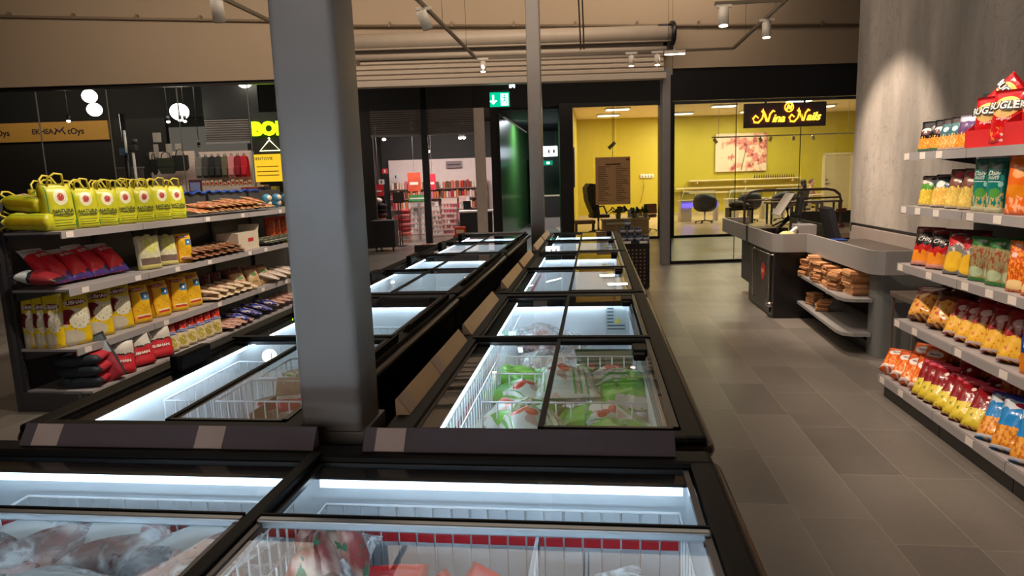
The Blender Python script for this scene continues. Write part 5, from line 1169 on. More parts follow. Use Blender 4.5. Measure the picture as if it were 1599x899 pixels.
# black perforated bin with tins
t = thing('display_stand', 'black perforated display stand at the far end of the right-hand freezers', 'stand', (.56, 9.95, 0))
MB().bx(-.22, .20, -.27, .40, 0.02, .66, 0, .008).build('bin', mat('black_bin', (20, 18, 18), .4), t)
mb = MB()
for i in range(6):
    for j in range(10): mb.bx(-.16 + i * .055, -.135 + i * .055, -.2725, -.2705, .08 + j * .052, .105 + j * .052)
mb.build('perforation', mat('perforation_light', (130, 104, 84), .6), t)
for i, x in enumerate((-.17, .06)): MB().bx(x, x + .11, -.285, -.28, .655, .69).build('price_tag', CARD, t)
def tin():
    o = thing('tin', 'x', 'tin', (0, 0, 0))
    MB().lathe([(.040, 0), (.042, .004), (.042, .096), (.040, .10)], seg=14).build('can', mat('blue_grey_tin', (70, 80, 104), .35, .3), o)
    MB().lathe([(.038, .1), (.038, .106), (.0, .106)], seg=14).build('lid', mat('tin_lid', (44, 40, 46), .4, .4), o); MB().lathe([(.0425, .03), (.0425, .07)], seg=14).build('label_band', mat('tin_band', (150, 150, 164), .5), o)
    return o
used = {}; tn_ = tin()
sp = [(-.16 + .105 * i, -.20, .662, 'front row') for i in range(4)] + [(-.11 + .105 * i, -.09, .662, 'second row') for i in range(3)] + [(-.16 + .105 * i, -.18, .771, 'upper front row') for i in range(3)] + [(-.10, -.18, .88, 'very top')]
cnt = {}
for x, y, z, rw_ in sp:
    cnt[rw_] = cnt.get(rw_, 0) + 1
    place(tn_, used, (.56 + x, 9.95 + y, z), (0, 0, 0), ('small blue-grey tin on the very top of the tins on the black stand' if rw_ == 'very top' else 'small blue-grey tin in the %s on the black stand, %s from the left' % (rw_, ORD[cnt[rw_] - 1])), 'tins on the black stand')

# ------------------------------------------------------------------ the mall beyond the shopfront
MBLK = mat('mall_black', (9, 8, 8), .7); MDK = mat('mall_dark_wall', (30, 26, 24), .6)
def far(name, mb, mt, lab=None, cat=None, kind='structure', group=None):
    o = mb.build(name, mt, None, None, FR(0, 0), A8)
    if kind == 'structure': struct(o)
    else: tag(o, lab, cat, group)
    return o
def fthing(name, label, cat, s, d, z=0, group=None, dr=0): return thing(name, label, cat, FR(s, d, z), A8 + R(dr), group)
k += 1
far('ceiling_mall', MB().bx(-21, 14, .2, 20, 4.45, 4.55), MBLK)
far('wall_mall_fascia', MB().bx(-21, 14, 5.1, 5.25, 3.36, 4.45), MBLK)
far('wall_mall_1', MB().bx(-21, -11.0, 5.1, 5.25, 0, 3.36), MDK)
far('wall_mall_2', MB().bx(-9.05, -5.98, 5.1, 5.25, 0, 3.36), MDK)
far('wall_mall_3', MB().bx(-3.06, -2.86, 5.1, 5.30, 0, 3.36).bx(-2.87, -2.83, 5.05, 5.3, 0, 3.3), MBLK)
far('trim_7', MB().bx(-4.76, -4.60, 4.9, 5.12, 0, 3.36, 0, .01), BLACK)
far('trim_8', MB().bx(-3.46, -3.20, 5.0, 5.2, 0, 3.36, 0, .01), mat('pale_column', (206, 190, 178), .5))
far('trim_9', MB().bx(-1.36, -1.03, 4.95, 5.3, 0, 3.4, 0, .01).bx(1.14, 1.50, 5.02, 5.3, 0, 3.4, 0, .01).bx(-1.03, 12, 5.08, 5.16, 3.3, 3.4).bx(-1.03, 12, 5.08, 5.16, 0, .06), BLACK)
# exits: salon windows
k = 30
for a, b_ in ((-1.03, .05), (.06, 1.14), (1.5, 3.1), (3.11, 4.7), (4.71, 6.3), (6.31, 7.9), (7.91, 11.9)):
    far('window_%d' % k, MB().bx(a, b_, 5.11, 5.12, .06, 3.3), PANE); k += 1
# toy banner
t = fthing('shop_banner', 'long ochre shop banner with dark toy lettering, left behind the glass', 'banner', -14.2, 5.04, 3.11)
MB().bx(-2.6, 1.85, -.02, .03, -.225, .225).build('board', mat('ochre_banner', (214, 160, 70), .6), t)
text_on('EKHEA', .17, mat('banner_ink', (50, 36, 40), .6), t, (.27, -.025, .0), bold=.004)
for bx_ in (1.07, -.72): text_on('tOys', .20, mat('banner_ink', (50, 36, 40), .6), t, (bx_, -.025, -.01), bold=.004)
MB().tube([(.56, -.03, -.07), (.62, -.03, .04), (.68, -.03, -.02), (.74, -.03, .05), (.81, -.03, -.07)], .016, 5).tube([(.58, -.03, .08), (.68, -.03, -.0), (.79, -.03, .09)], .013, 5).build('butterfly_mark', mat('banner_violet', (60, 44, 90), .6), t)
# globe lamps
gl = emis('globe_glow', (255, 240, 224), 9)
for s_, d_, z_, r_, lb in ((-11.54, 3.0, 3.64, .148, 'upper of the two round white globe lamps on the left'), (-11.47, 3.0, 3.36, .148, 'lower of the two round white globe lamps on the left'), (-9.68, 3.0, 3.26, .19, 'large round white globe lamp right of the toy banner'), (-8.24, 3.0, 3.86, .16, 'round white globe lamp half hidden by the beige wall edge')):
    t = fthing('globe_lamp', lb, 'lamp', s_, d_, z_, 'round globe lamps')
    MB().sph((0, 0, 0), r_, 0, (1, 1, .93), 24).build('globe', gl, t); MB().cyl((0, 0, r_ * .9), (0, 0, 4.45 - z_), .006, 6).cyl((0, 0, r_ * .88), (0, 0, r_ * 1.05), .03, 10).build('cable', BLACK, t)
# small mall downlights
dl_ = emis('downlight_glow', (255, 232, 206), 16)
for i, (s_, z_, lb) in enumerate(((-9.24, 2.90, 'small lit spot left of the globe lamp above the bag wall'), (-9.01, 2.92, 'small lit spot below the large globe lamp, left of a pair'), (-8.92, 2.90, 'small lit spot below the large globe lamp, right of a pair'), (-11.14, 2.97, 'small lit spot reflected-looking over the toy banner'), (-8.70, 2.42, 'grey unlit hanging spot by the backpacks'))):
    t = fthing('mall_spot', lb, 'spotlight', s_, 1.5, z_, 'small mall spotlights')
    MB().cyl((0, 0, .03), (0, 0, .12), .03, 12).cyl((0, 0, .12), (0, 0, 4.45 - z_), .006, 5).build('can', DKGREY, t)
    MB().sph((0, 0, .015), .035, 0, (1, 1, .6), 12).build('lit_face', dl_ if i < 4 else MIDGREY, t)
for i, (s_, z_, lb) in enumerate(((-5.9, 2.80, 'lit spot at the left under the bookshop shutter'), (-3.88, 2.78, 'lit spot left of the pale column, left of two'), (-3.78, 2.78, 'lit spot left of the pale column, right of two'), (-3.36, 2.68, 'lit spot right of the pale column'), (-4.75, 2.45, 'tiny lit spot beside the black column'))):
    t = fthing('bookshop_spot', lb, 'spotlight', s_, 6.4, z_ - .05, 'bookshop spotlights')
    MB().cyl((0, 0, .03), (0, 0, .16), .04, 12).cyl((0, 0, .16), (0, 0, 3.45 - z_), .008, 5).build('can', DKGREY, t); MB().sph((0, 0, .01), .05, 0, (1, 1, .7), 12).build('lit_face', dl_, t)
# shop name BON with hanger
t = fthing('neon_sign', 'yellow-green neon shop letters over a small neon clothes hanger', 'sign', -7.85, 2.5, 2.80)
NG = emis('neon_lime', (196, 255, 20), 2.2)
text_on('BON', .36, NG, t, (.24, 0, .0), depth=.02, bold=.022)
MB().tube([(.19, 0, -.22), (.21, 0, -.19), (.19, 0, -.17), (.165, 0, -.19)], .008, 5).tube([(.19, 0, -.22), (-.02, 0, -.44), (.40, 0, -.44), (.19, 0, -.22)], .012, 6).build('hanger_tube', emis('neon_cream', (255, 240, 170), 3.0), t)
MB().bx(-.22, .70, .05, .09, -.6, .35).build('backing_board', MBLK, t)
# far left door parts, posts, blue sign
t = fthing('sign_post', 'dark post with a small pale blue sign left of the bag wall', 'post', -10.78, 2.5)
MB().cyl((.15, 0, 0), (.13, 0, 3.2), .05, 10).build('post', BLACK, t); MB().bx(.03, .20, -.07, -.055, 2.36, 2.50).build('blue_sign', mat('pale_blue_sign', (84, 120, 150), .5), t)
t = fthing('grey_screen', 'low dull grey partition standing left of the bag wall', 'partition', -10.9, 2.9); MB().bx(-.2, .35, 0, .04, 0, 2.1, 0, .01).build('panel', mat('dull_partition', (96, 84, 82), .7), t); MB().bx(-.22, .37, -.01, .05, 2.1, 2.13).build('cap', MIDGREY, t)
t = fthing('camera_pole', 'white pole with a small camera at the left edge of the bag wall', 'pole', -10.38, 2.3)
MB().tube([(.0, 0, 0), (-.02, 0, 2.45)], .028, 8).build('pole', mat('pole_white', (186, 180, 174), .4), t); MB().bx(-.09, .07, -.06, .05, 2.43, 2.55, 0, .02).sph((.06, -.04, 2.62), .06, 0, (1, 1, 1), 10).build('camera', DKGREY, t); MB().bx(-.17, -.13, -.02, .02, 2.4, 2.85, 0, .01).build('lamp_stick', WHITE, t)
# bag wall
t = fthing('bag_wall', 'white slotted display wall carrying black handbags', 'display wall', -10.3, 2.75)
MB().bx(0, .95, 0, .05, 1.0, 2.42, 0, .005).build('board', mat('pinkish_white_board', (214, 190, 180), .6), t)
MB().bx(.0, .95, -.25, .0, 1.0, 1.70, 0, .006).build('counter_base', mat('pinkish_white_board', (214, 190, 180), .6), t)
for i, (x, z, w) in enumerate(((.13, 2.62, .17), (.12, 2.42, .10), (.38, 2.42, .12), (.58, 2.42, .12))):
    MB().bx(x, x + w, -.03, -.02, z - (.0 if i == 0 else .12), z + (.20 if i == 0 else .16)).build('hanging_card', mat('hanging_card', (170, 158, 148), .6), t)
def handbag(label, loc, w, h, tk, mt, grp):
    o = thing('handbag', label, 'bag', loc, A8, grp)
    MB().prism([(-w / 2, -tk / 2, h), (w / 2, -tk / 2, h), (w / 2, -tk / 2, .06), (w / 2 - .05, -tk / 2, 0), (-w / 2 + .06, -tk / 2, 0), (-w / 2 + .01, -tk / 2, .10)], (0, tk, 0)).build('body', mt, o)
    MB().tube([(-w * .3, 0, h), (-w * .2, 0, h + .10), (0, 0, h + .13), (w * .2, 0, h + .10), (w * .3, 0, h)], .01, 6).build('strap', mt, o)
    MB().bx(-w / 2 + .02, w / 2 - .02, -tk / 2 - .008, -tk / 2, h * .45, h * .5).build('zip', DKGREY, o)
    return o
BLT = mat('black_leather', (34, 36, 32), .45, bump=.2); 
for i, (s_, d_, z_, w, lb) in enumerate(((-10.15, 2.35, 1.93, .10, 'narrow black handbag hanging leftmost on the white wall'), (-10.04, 2.38, 1.93, .10, 'narrow black handbag hanging second on the white wall'), (-9.80, 2.42, 1.95, .34, 'dark olive handbag hanging in the middle of the white wall'), (-9.52, 2.45, 2.0, .30, 'black handbag with zips hanging at the right of the white wall'))):
    handbag(lb, FR(s_, d_, z_), w, .32, .1, BLT if i != 2 else mat('olive_leather', (50, 54, 42), .5), 'hanging handbags')
# backpack wall
t = fthing('backpack_wall', 'white rail board behind the row of hanging backpacks', 'display wall', -9.32, 2.9)
MB().bx(0, 1.25, 0, .04, 1.5, 2.40).build('board', mat('pinkish_white_board', (214, 190, 180), .6), t)
MB().bx(.0, 1.45, -.35, .0, 1.2, 1.66, 0, .01).build('counter', mat('pinkish_white_board', (214, 190, 180), .6), t)
cols = [('grey', (128, 120, 112)), ('dark grey', (70, 66, 66)), ('black', (36, 34, 36)), ('charcoal', (48, 48, 48)), ('olive', (110, 100, 78)), ('pink', (226, 140, 146)), ('dark red', (150, 20, 40)), ('bright red', (214, 20, 50))]
for i, (cn, cc) in enumerate(cols):
    o = thing('backpack', '%s backpack hanging in the row, %s from the left' % (cn, ORD[i]), 'backpack', FR(-9.20 + i * .135, 2.62, 1.84), A8, 'hanging backpacks')
    mt_ = mat(cn.replace(' ', '_') + '_backpack_cloth', cc, .7)
    MB().prism([(-.075, -.06, .02), (-.05, -.06, 0), (.05, -.06, 0), (.075, -.06, .02), (.075, -.06, .34), (.055, -.06, .42), (0, -.06, .45), (-.055, -.06, .42), (-.075, -.06, .34)], (0, .12, 0)).build('body', mt_, o)
    MB().bx(-.055, .055, -.10, -.06, .04, .22, 0, .02).build('pocket', mt_, o); MB().tube([(-.02, 0, .44), (-.015, 0, .49), (.015, 0, .49), (.02, 0, .44)], .007, 5).build('loop', BLACK, o)
rnd = random.Random(5); used = {}
o = thing('small_item', 'x', 'boxed item', (0, 0, 0)); MB().bx(-.03, .03, -.03, .03, 0, .12, 0, .004).build('carton', mat('cream_item', (226, 196, 170), .6), o); MB().bx(-.02, .02, -.032, -.030, .03, .08).build('print', INK_R, o)
for i in range(14):
    place(o, used, tuple(FR(-9.22 + i * .088, 2.58, 1.665)), (0, 0, A8), 'small cream boxed item on the counter below the backpacks, %s from the left' % ORD[i], 'small boxed items under the backpacks', (1, 1, rnd.uniform(.6, 1.1)))
t = fthing('notice_board', 'blue and white framed notice standing at the left below the backpacks', 'notice', -9.16, 2.2, 1.55); MB().bx(-.13, .13, 0, .03, 0, .26, 0, .006).build('frame', mat('maroon_frame', (96, 50, 66), .5), t); MB().bx(-.10, .10, -.006, 0, .02, .20).build('sheet', mat('blue_sheet', (150, 160, 214), .5), t); MB().bx(-.1, .1, .03, .06, -1.55, .0).build('leg', BLACK, t)
t = fthing('yellow_poster_board', 'bright yellow poster board with dark lettering beside the thick column', 'poster', -7.95, 2.3, 1.72)
MB().bx(-.0, .56, 0, .03, 0, .56).build('board', emis('emissive_yellow', (226, 176, 40), 1.0), t); MB().bx(-.05, .0, -.02, .05, -1.72, .62).build('side_post', mat('pole_white', (186, 180, 174), .4), t)  # board face is an even emissive yellow
text_on('DENTOVIE', .085, INK_K, t, (.19, -.002, .47), bold=.001)
for z in (.12, .20, .30): MB().bx(.05, .50, -.003, -.001, z, z + .02).build('printed_line', mat('poster_ink', (196, 140, 30), .6), t)
t = fthing('striped_display', 'small red striped and dark boxed goods below the yellow poster', 'display', -8.2, 1.8, 1.40); MB().bx(.1, .9, 0, .3, -1.40, .1).build('shelf', MIDGREY, t)
for i, c_ in enumerate(((200, 60, 70), (190, 70, 60), (220, 90, 80), (50, 44, 48), (90, 84, 90), (226, 200, 70))): MB().bx(.12 + i * .12, .23 + i * .12, .0, .2, .1, .22, 0, .004).build('boxed_goods', mat('boxed_goods_%d' % i, c_, .6), t)
# dark counters with small price cards far left
t = fthing('dark_counter', 'long dark display counter with tiny white cards at the far left', 'counter', -12.6, 2.4)
MB().bx(-.8, 1.7, 0, .5, 0, 1.42, 0, .01).build('body', mat('counter_dark', (44, 38, 36), .5), t)
MB().bx(-.8, .3, .1, .45, 1.42, 1.62, 0, .02).build('goods_row', mat('dim_goods', (76, 70, 70), .6, var=.6, scale=16), t)
cdm = mat('tiny_card', (226, 200, 170), .5)
for i in range(8): MB().bx(.75 + i * .10, .80 + i * .10, -.02, -.012, 1.56, 1.62).build('price_card', cdm, t)
MB().bx(.72, 1.6, -.01, .3, 1.42, 1.60).build('card_ledge', mat('counter_dark', (44, 38, 36), .5), t)
# slatted shutters over the mall shops
def slats(label, s0, s1, d, z0, z1, n_, col):
    t = fthing('shutter', label, 'shutter', s0, d, z0, 'half-closed slatted shutters'); mb = MB(); h_ = (z1 - z0) / n_
    for i in range(n_): mb.prism([(0, 0, i * h_), (0, -.02, i * h_ + .01), (0, -.02, i * h_ + h_ * .7), (0, 0, i * h_ + h_ * .9)], (s1 - s0, 0, 0))
    mb.build('slats', col, t); MB().bx(0, s1 - s0, -.03, .03, -.05, 0).build('bottom_bar', MIDGREY, t); MB().bx(0, s1 - s0, -.02, .075, z1 - z0, 4.45 - z0).build('shutter_housing', MBLK, t)
    return t
SL = mat('dull_slat', (104, 96, 92), .45, .2)
slats('slatted grey shutter above the hanging backpacks', -9.25, -8.05, 3.2, 2.62, 3.10, 10, SL)
slats('slatted shutter over the left half of the bookshop entrance', -5.98, -4.74, 5.0, 2.78, 3.36, 11, SL)
slats('slatted shutter over the right half of the bookshop entrance', -4.60, -3.46, 5.0, 2.78, 3.36, 11, SL)
# ------------------------------------------------------------------ bookshop
far('wall_bookshop_left', MB().bx(-6.7, -6.5, 5.25, 9.6, 0, 3.4), MDK)
far('wall_bookshop_back', MB().bx(-6.7, -2.9, 9.4, 9.6, 0, 3.4), MDK)
far('wall_bookshop_white', MB().bx(-6.28, -3.0, 9.30, 9.39, 0, 2.30), mat('bookshop_white', (232, 214, 210), .6))
far('wall_bookshop_right', MB().bx(-3.0, -2.9, 5.3, 9.6, 0, 3.4), MDK)
far('ceiling_bookshop', MB().bx(-6.7, -2.9, 5.25, 9.6, 3.4, 3.5), MBLK)
lamp('AREA', 'bookshop_light', FR(-4.7, 6.7, 3.3), 110, (1, .86, .80), FR(-4.7, 7.8, 0), shape='RECTANGLE', size=3, size_y=2.4)
lamp('AREA', 'bag_shop_light', FR(-8.8, 1.4, 3.7), 26, (1, .84, .72), FR(-9.0, 2.8, 1.8), shape='RECTANGLE', size=2.4, size_y=.6)
t = fthing('wall_sign_board', 'grey hanging section board on the white bookshop wall', 'sign', -4.50, 9.2, 2.02); MB().bx(0, .48, 0, .03, 0, .2).build('board', mat('grey_mauve_board', (140, 122, 124), .5), t); MB().bx(.04, .44, -.004, -.001, .07, .11).build('words', mat('dark_words', (70, 56, 60), .6), t)
bt = []
for i, (cn, cc) in enumerate((('white', (236, 220, 212)), ('red', (190, 40, 44)), ('orange', (222, 120, 70)), ('pink', (222, 130, 150)), ('brown', (120, 80, 66)), ('cream', (232, 204, 176)))):
    o = thing('book', 'x', 'book', (0, 0, -20)); MB().bx(-.028, .028, -.09, .09, 0, .21, 0, .002).build('cover', mat('book_%s' % cn, cc, .5), o); MB().bx(-.022, .022, -.085, .0905, .205, .2105).build('pages', mat('book_pages', (232, 222, 206), .8), o); bt.append((cn, o))
used = {}
def books(s0, n_, d, z, step, lab, grp, sc_=1.0):
    for i in range(n_):
        cn, pr = rnd.choice(bt)
        q = dup(pr, lab % (cn, i + 1 if i >= 20 else 0) if False else lab % (cn, ORD[i]), tuple(FR(s0 + i * step, d, z)), (0, 0, A8), (sc_ * 1.2, sc_, sc_ * rnd.uniform(.8, 1.1)), grp)
for r_, z in enumerate((.45, .80, 1.12, 1.42)):
    t = fthing('book_shelf', 'wall shelf in the back of the bookshop, %s from the floor' % ORD[r_], 'shelf', -6.25, 9.0, z - .03, 'bookshop wall shelves'); MB().bx(0, 3.0, 0, .28, 0, .025).build('board', mat('shelf_rose', (170, 130, 120), .6), t)
    for a in range(5): MB().bx(a * .74, a * .74 + .02, .0, .28, -.03, .02).build('bracket', DKGREY, t)
    for half in (0, 1): books(-6.15 + half * 1.5, 18, 9.12, z, .080, '%s book on the ' + ORD[r_] + ' wall shelf from the floor, ' + ('left half' if half == 0 else 'right half') + ', %s along', 'books on the ' + ORD[r_] + ' wall shelf')
for b_ in bt:
    for c in [b_[1]] + kids(b_[1]): bpy.data.objects.remove(c)
# display racks in the bookshop
def rack(label, s, d, w, h, tiers, cols_, palette, seed, dr=0, depth=.3):
    t = fthing('magazine_rack', label, 'rack', s, d, 0, 'bookshop magazine racks', dr); rr = random.Random(seed)
    MB().bx(0, w, 0, .03, 0, h).bx(0, w, -depth, 0, 0, .12).build('frame', mat('rack_cream', (206, 184, 176), .5), t)
    for i in range(tiers):
        z = .16 + i * (h - .16) / tiers; y = -depth + depth * i / tiers
        tr = MB().bx(0, w, y, y + .04, z - .02, z + .03).build('tray', mat('tray_pink', (226, 196, 188), .5), t)
        for j in range(cols_):
            c_ = rr.choice(palette); hh = (h - .16) / tiers * .8; ww = w / cols_
            MB().bx(j * ww + .01, (j + 1) * ww - .01, y + .045, y + .06, z, z + hh).build('magazine', mat('mag_%d_%d_%d' % c_, c_, .45, var=.5, scale=30), t)
    return t
PW = [(240, 236, 230), (236, 226, 220), (222, 214, 214), (226, 232, 220), (206, 170, 166), (150, 140, 140)]
PP = [(214, 150, 150), (190, 90, 110), (226, 200, 196), (206, 170, 160), (150, 90, 100)]
PR = [(190, 44, 50), (214, 90, 60), (150, 30, 40), (226, 180, 150)]
rack('tall white magazine rack with a green header right of the red spiral display', -5.45, 7.6, .8, 1.05, 6, 8, PW, 1)
rack('long magazine rack running up to the black column', -4.95, 6.6, .44, .95, 6, 5, PW, 2, 25)
rack('pink magazine rack just right of the black column', -4.50, 6.9, .44, 1.15, 7, 5, PP, 3, -8)
rack('narrow pale rack left of the pale column', -4.02, 6.95, .3, 1.2, 6, 3, PW, 4)
t = fthing('green_header', 'green header board on top of the white magazine rack', 'sign', -5.45, 7.25, 1.08); MB().bx(0, .55, 0, .02, 0, .18).build('board', mat('header_green', (70, 150, 84), .5), t); MB().bx(.04, .5, -.003, 0, .06, .1).build('words', WHITE, t); MB().bx(.25, .3, .0, .02, -1.08, 0).build('post', MIDGREY, t)
t = fthing('spiral_display', 'red round-topped display tower on a crate in the bookshop', 'display', -5.5, 6.5, 0)
MB().bx(-.16, .16, -.14, .14, .0, .04).bx(-.16, -.13, -.14, .14, 0, .18).bx(.13, .16, -.14, .14, 0, .18).bx(-.16, .16, -.14, .14, .15, .19).build('crate', mat('pale_crate', (222, 170, 150), .6), t)
for i in range(6): MB().lathe([(.15, .20 + i * .12), (.17, .21 + i * .12), (.17, .27 + i * .12), (.15, .30 + i * .12)], seg=14).build('tier', mat('tier_red_%d' % (i % 2), (180, 50, 54) if i % 2 else (214, 110, 110), .5), t)
t = fthing('wheeled_cabinet', 'black cabinet on castors standing in front of the bookshop', 'cabinet', -5.68, 4.3)
MB().bx(-.28, .28, -.25, .3, .10, .74, 0, .01).build('body', mat('cabinet_black', (12, 12, 14), .5), t); MB().bx(-.25, .25, -.252, -.25, .14, .70).build('door', BLACK, t)
for sx in (-.2, -.08, .2): MB().cyl((sx, -.18, .05), (sx + .03, -.18, .05), .05, 12).bx(sx - .005, sx + .035, -.2, -.16, .05, .11).build('castor', DKGREY, t)
t = fthing('notice_stand', 'dark round-cornered notice on a thin stand in the bookshop entrance', 'sign', -5.48, 5.4); MB().cyl((0, 0, 0), (0, 0, 1.15), .012, 8).cyl((.06, 0, 0), (.06, 0, 1.15), .012, 8).lathe([(.14, 0), (.14, .02)], (.03, 0, 0), 14).build('stand', DKGREY, t); MB().bx(-.12, .16, -.02, .01, 1.1, 1.38, 0, .04).build('board', mat('notice_brown_grey', (80, 72, 70), .5), t)
t = fthing('till_tower', 'dark screen on a stand left of the notice stand in the bookshop', 'screen', -5.95, 5.6); MB().bx(-.13, .13, -.02, .03, .86, 1.18, 0, .01).build('display', mat('screen_dark', (48, 46, 52), .3), t); MB().cyl((0, 0, 0), (0, 0, .86), .03, 8).build('post', DKGREY, t)
for i, (s_, z_, w, h_, cc, lb) in enumerate(((-6.22, 1.28, .26, .30, (214, 40, 52), 'small red price sign with white print, left in the bookshop'), (-5.44, 1.36, .36, .52, (206, 84, 56), 'large red and orange poster sign in the middle of the bookshop'), (-4.86, 1.38, .20, .45, (214, 50, 70), 'tall red sign just left of the black column'))):
    t = fthing('hanging_poster', lb, 'poster', s_, 7.2 if i else 6.2, z_, 'red bookshop posters'); MB().bx(0, w, 0, .02, 0, h_).build('sheet', mat('poster_red_%d' % i, cc, .5, var=.4, scale=6), t); MB().bx(w * .15, w * .8, -.004, 0, h_ * .35, h_ * .5).build('print', mat('poster_print', (240, 220, 210), .6), t); MB().cyl((w / 2, .02, h_), (w / 2, .02, 3.4 - z_), .004, 5).build('string', MIDGREY, t)
for i, (s_, z_, cc, lb) in enumerate(((-6.42, 1.98, (206, 40, 50), 'small red and white square sign on the dark wall'), (-6.1, 1.80, (206, 206, 206), 'small white cross sign on the dark wall'), (-6.46, 1.66, (170, 160, 156), 'small grey cup-shaped sign on the dark wall'))):
    t = fthing('small_wall_sign', lb, 'sign', s_, 8.9 if i < 2 else 8.4, z_ - .08, 'small signs on the bookshop wall'); MB().bx(0, .17, 0, .02, 0, .15, 0, .01).build('plate', mat('small_sign_%d' % i, cc, .5), t); MB().bx(.06, .10, -.004, 0, .03, .12).build('symbol', WHITE if i == 0 else DKGREY, t)
t = fthing('clothes_heap', 'dark and pale stacked goods at the left edge of the bookshop', 'goods', -6.0, 5.6); MB().bx(-.3, .25, -.2, .2, 0, .62, 0, .02).build('yellow_bin', mat('bin_yellow', (226, 170, 60), .6), t)
for i, (z, cc) in enumerate(((.68, (190, 120, 90)), (.80, (70, 28, 36)), (.92, (36, 30, 34)), (1.04, (40, 32, 34)), (1.17, (232, 206, 190)))): MB().sph((-.02 + .03 * (i % 2), 0, z), .1, 0, (2.0 if i < 4 else 1.1, 1.4, .8), 10).build('folded_goods', mat('goods_%d' % i, cc, .8), t)
t = fthing('red_crate_stack', 'two red and orange printed boxes at the foot of the pale column', 'box', -4.12, 5.6); MB().bx(0, .34, -.1, .2, 0, .22, 0, .004).build('lower_box', mat('red_box', (190, 50, 30), .5), t); MB().bx(.04, .32, -.1, .16, .221, .43, 0, .004).build('upper_box', mat('red_box_b', (210, 70, 40), .5), t); MB().bx(.08, .28, -.103, -.1, .27, .36).build('print', mat('box_print', (236, 200, 160), .5), t)
t = fthing('till_desk', 'black till desk with a white top and dark screens right of the pale column', 'desk', -3.95, 5.9); MB().bx(0, .85, -.1, .5, 0, .78, 0, .006).build('body', BLACK, t); MB().bx(-.03, .9, -.12, .52, .78, .82).build('top', WHITE, t)
for x, z in ((.1, .86), (.45, 1.10), (.45, .86)): MB().bx(x, x + .2, .0, .03, z, z + .22, 0, .006).build('display', BLACK, t)
# low things on the mall floor
t = fthing('floor_poster', 'low display table with red and pale leaflets behind the left freezers', 'table', -4.9, 3.6, 0); MB().bx(0, .7, 0, .35, .0, .16).build('table', MBLK, t)
for i in range(4): MB().box((.1 + i * .16, .15, .175), (.13, .18, .012), 0, (R(12 * i), 'Z')).build('leaflet', mat('leaflet_%d' % (i % 2), (214, 120, 90) if i % 2 else (222, 200, 180), .6), t)
# ------------------------------------------------------------------ green passage
far('wall_passage_green', MB().prism([(-2.90, 5.3, 0), (-2.84, 5.3, 0), (-1.72, 13.3, 0), (-1.78, 13.3, 0)], (0, 0, 3.2)), mat('glossy_green_wall', (58, 100, 48), .25))
far('wall_passage_end', MB().bx(-1.8, -.2, 13.2, 13.4, 0, 3.4), mat('passage_green_end', (34, 60, 36), .5))
far('wall_passage_right', MB().prism([(-1.34, 5.3, 0), (-1.26, 5.3, 0), (-.15, 13.3, 0), (-.23, 13.3, 0)], (0, 0, 3.4)), MDK)
far('ceiling_passage', MB().prism([(-2.9, 5.25, 3.3), (-1.26, 5.25, 3.3), (-.15, 13.3, 3.3), (-1.8, 13.3, 3.3)], (0, 0, .05)), mat('speckled_ceiling', (46, 50, 52), .7, var=.5, scale=12))
t = fthing('passage_door', 'green door with a steel handle at the end of the green wall', 'door', -1.76, 12.3, 0, None, -98); MB().bx(-.9, 0, -.04, 0, 0, 2.3, 0, .005).build('leaf', mat('door_green', (44, 84, 40), .3), t); MB().bx(-.82, -.79, .0, .05, .95, 1.35, 0, .01).build('handle', CHR, t)
t = fthing('restroom_sign', 'lit white restroom sign with dark figures hanging in the passage', 'sign', -1.52, 10.2, 2.30); MB().bx(0, .55, 0, .06, 0, .32, 0, .005).build('light_box', emis('sign_white', (226, 240, 255), 2.2), t)
for x in (.28, .44):
    MB().sph((x, -.012, .24), .022, 0, (1, .3, 1), 10).prism([(x - .03, -.01, .21), (x + .03, -.01, .21), (x + .035, -.01, .11), (x + .015, -.01, .11), (x + .012, -.01, .04), (x - .012, -.01, .04), (x - .015, -.01, .11), (x - .035, -.01, .11)], (0, -.004, 0)).build('figure', BLACK, t)
MB().cyl((.1, .03, .32), (.1, .03, 1.0), .006, 5).cyl((.5, .03, .32), (.5, .03, 1.0), .006, 5).build('hanger', DKGREY, t)
t = fthing('passage_exit_sign', 'small green exit sign hanging below the restroom sign', 'sign', -1.42, 10.3, 2.02); MB().bx(0, .30, 0, .04, 0, .15, 0, .004).build('light_box', emis('exit_green_small', (10, 110, 80), 1.0), t); MB().bx(.10, .20, -.004, 0, .04, .11).build('symbol', emis('exit_white_small', (200, 255, 235), 2.0), t)
t = fthing('dark_desk', 'dark counter with a pale edge across the end of the passage', 'counter', -1.95, 10.2); MB().bx(.1, 1.08, 0, .5, .35, 1.02, 0, .01).build('body', mat('deep_brown', (36, 28, 26), .5), t); MB().bx(.08, 1.1, -.02, .52, 1.02, 1.06).build('edge', mat('edge_cream', (200, 180, 150), .4), t); MB().bx(.1, 1.08, .02, .5, 0, .35).build('plinth', mat('plinth_mauve', (150, 132, 128), .6), t)
t = fthing('trolley_handle', 'low black bar frame standing at the entrance of the passage', 'frame', -2.6, 3.6); MB().tube([(0, 0, 0), (0, 0, .30), (.5, 0, .30), (.5, 0, 0)], .015, 6).build('bar', BLACK, t); MB().tube([(0, .3, 0), (0, 0, .28)], .012, 6).tube([(.5, .3, 0), (.5, 0, .28)], .012, 6).build('brace', BLACK, t)
lamp('AREA', 'mall_light', FR(-13.5, 3.0, 4.3), 20, WARM, FR(-14, 5.1, 2.6), shape='RECTANGLE', size=4, size_y=.5)
lamp('AREA', 'passage_light', FR(-1.7, 8.2, 3.2), 70, (.86, .95, 1.0), FR(-2.4, 8.6, 0), shape='RECTANGLE', size=.5, size_y=1.2)
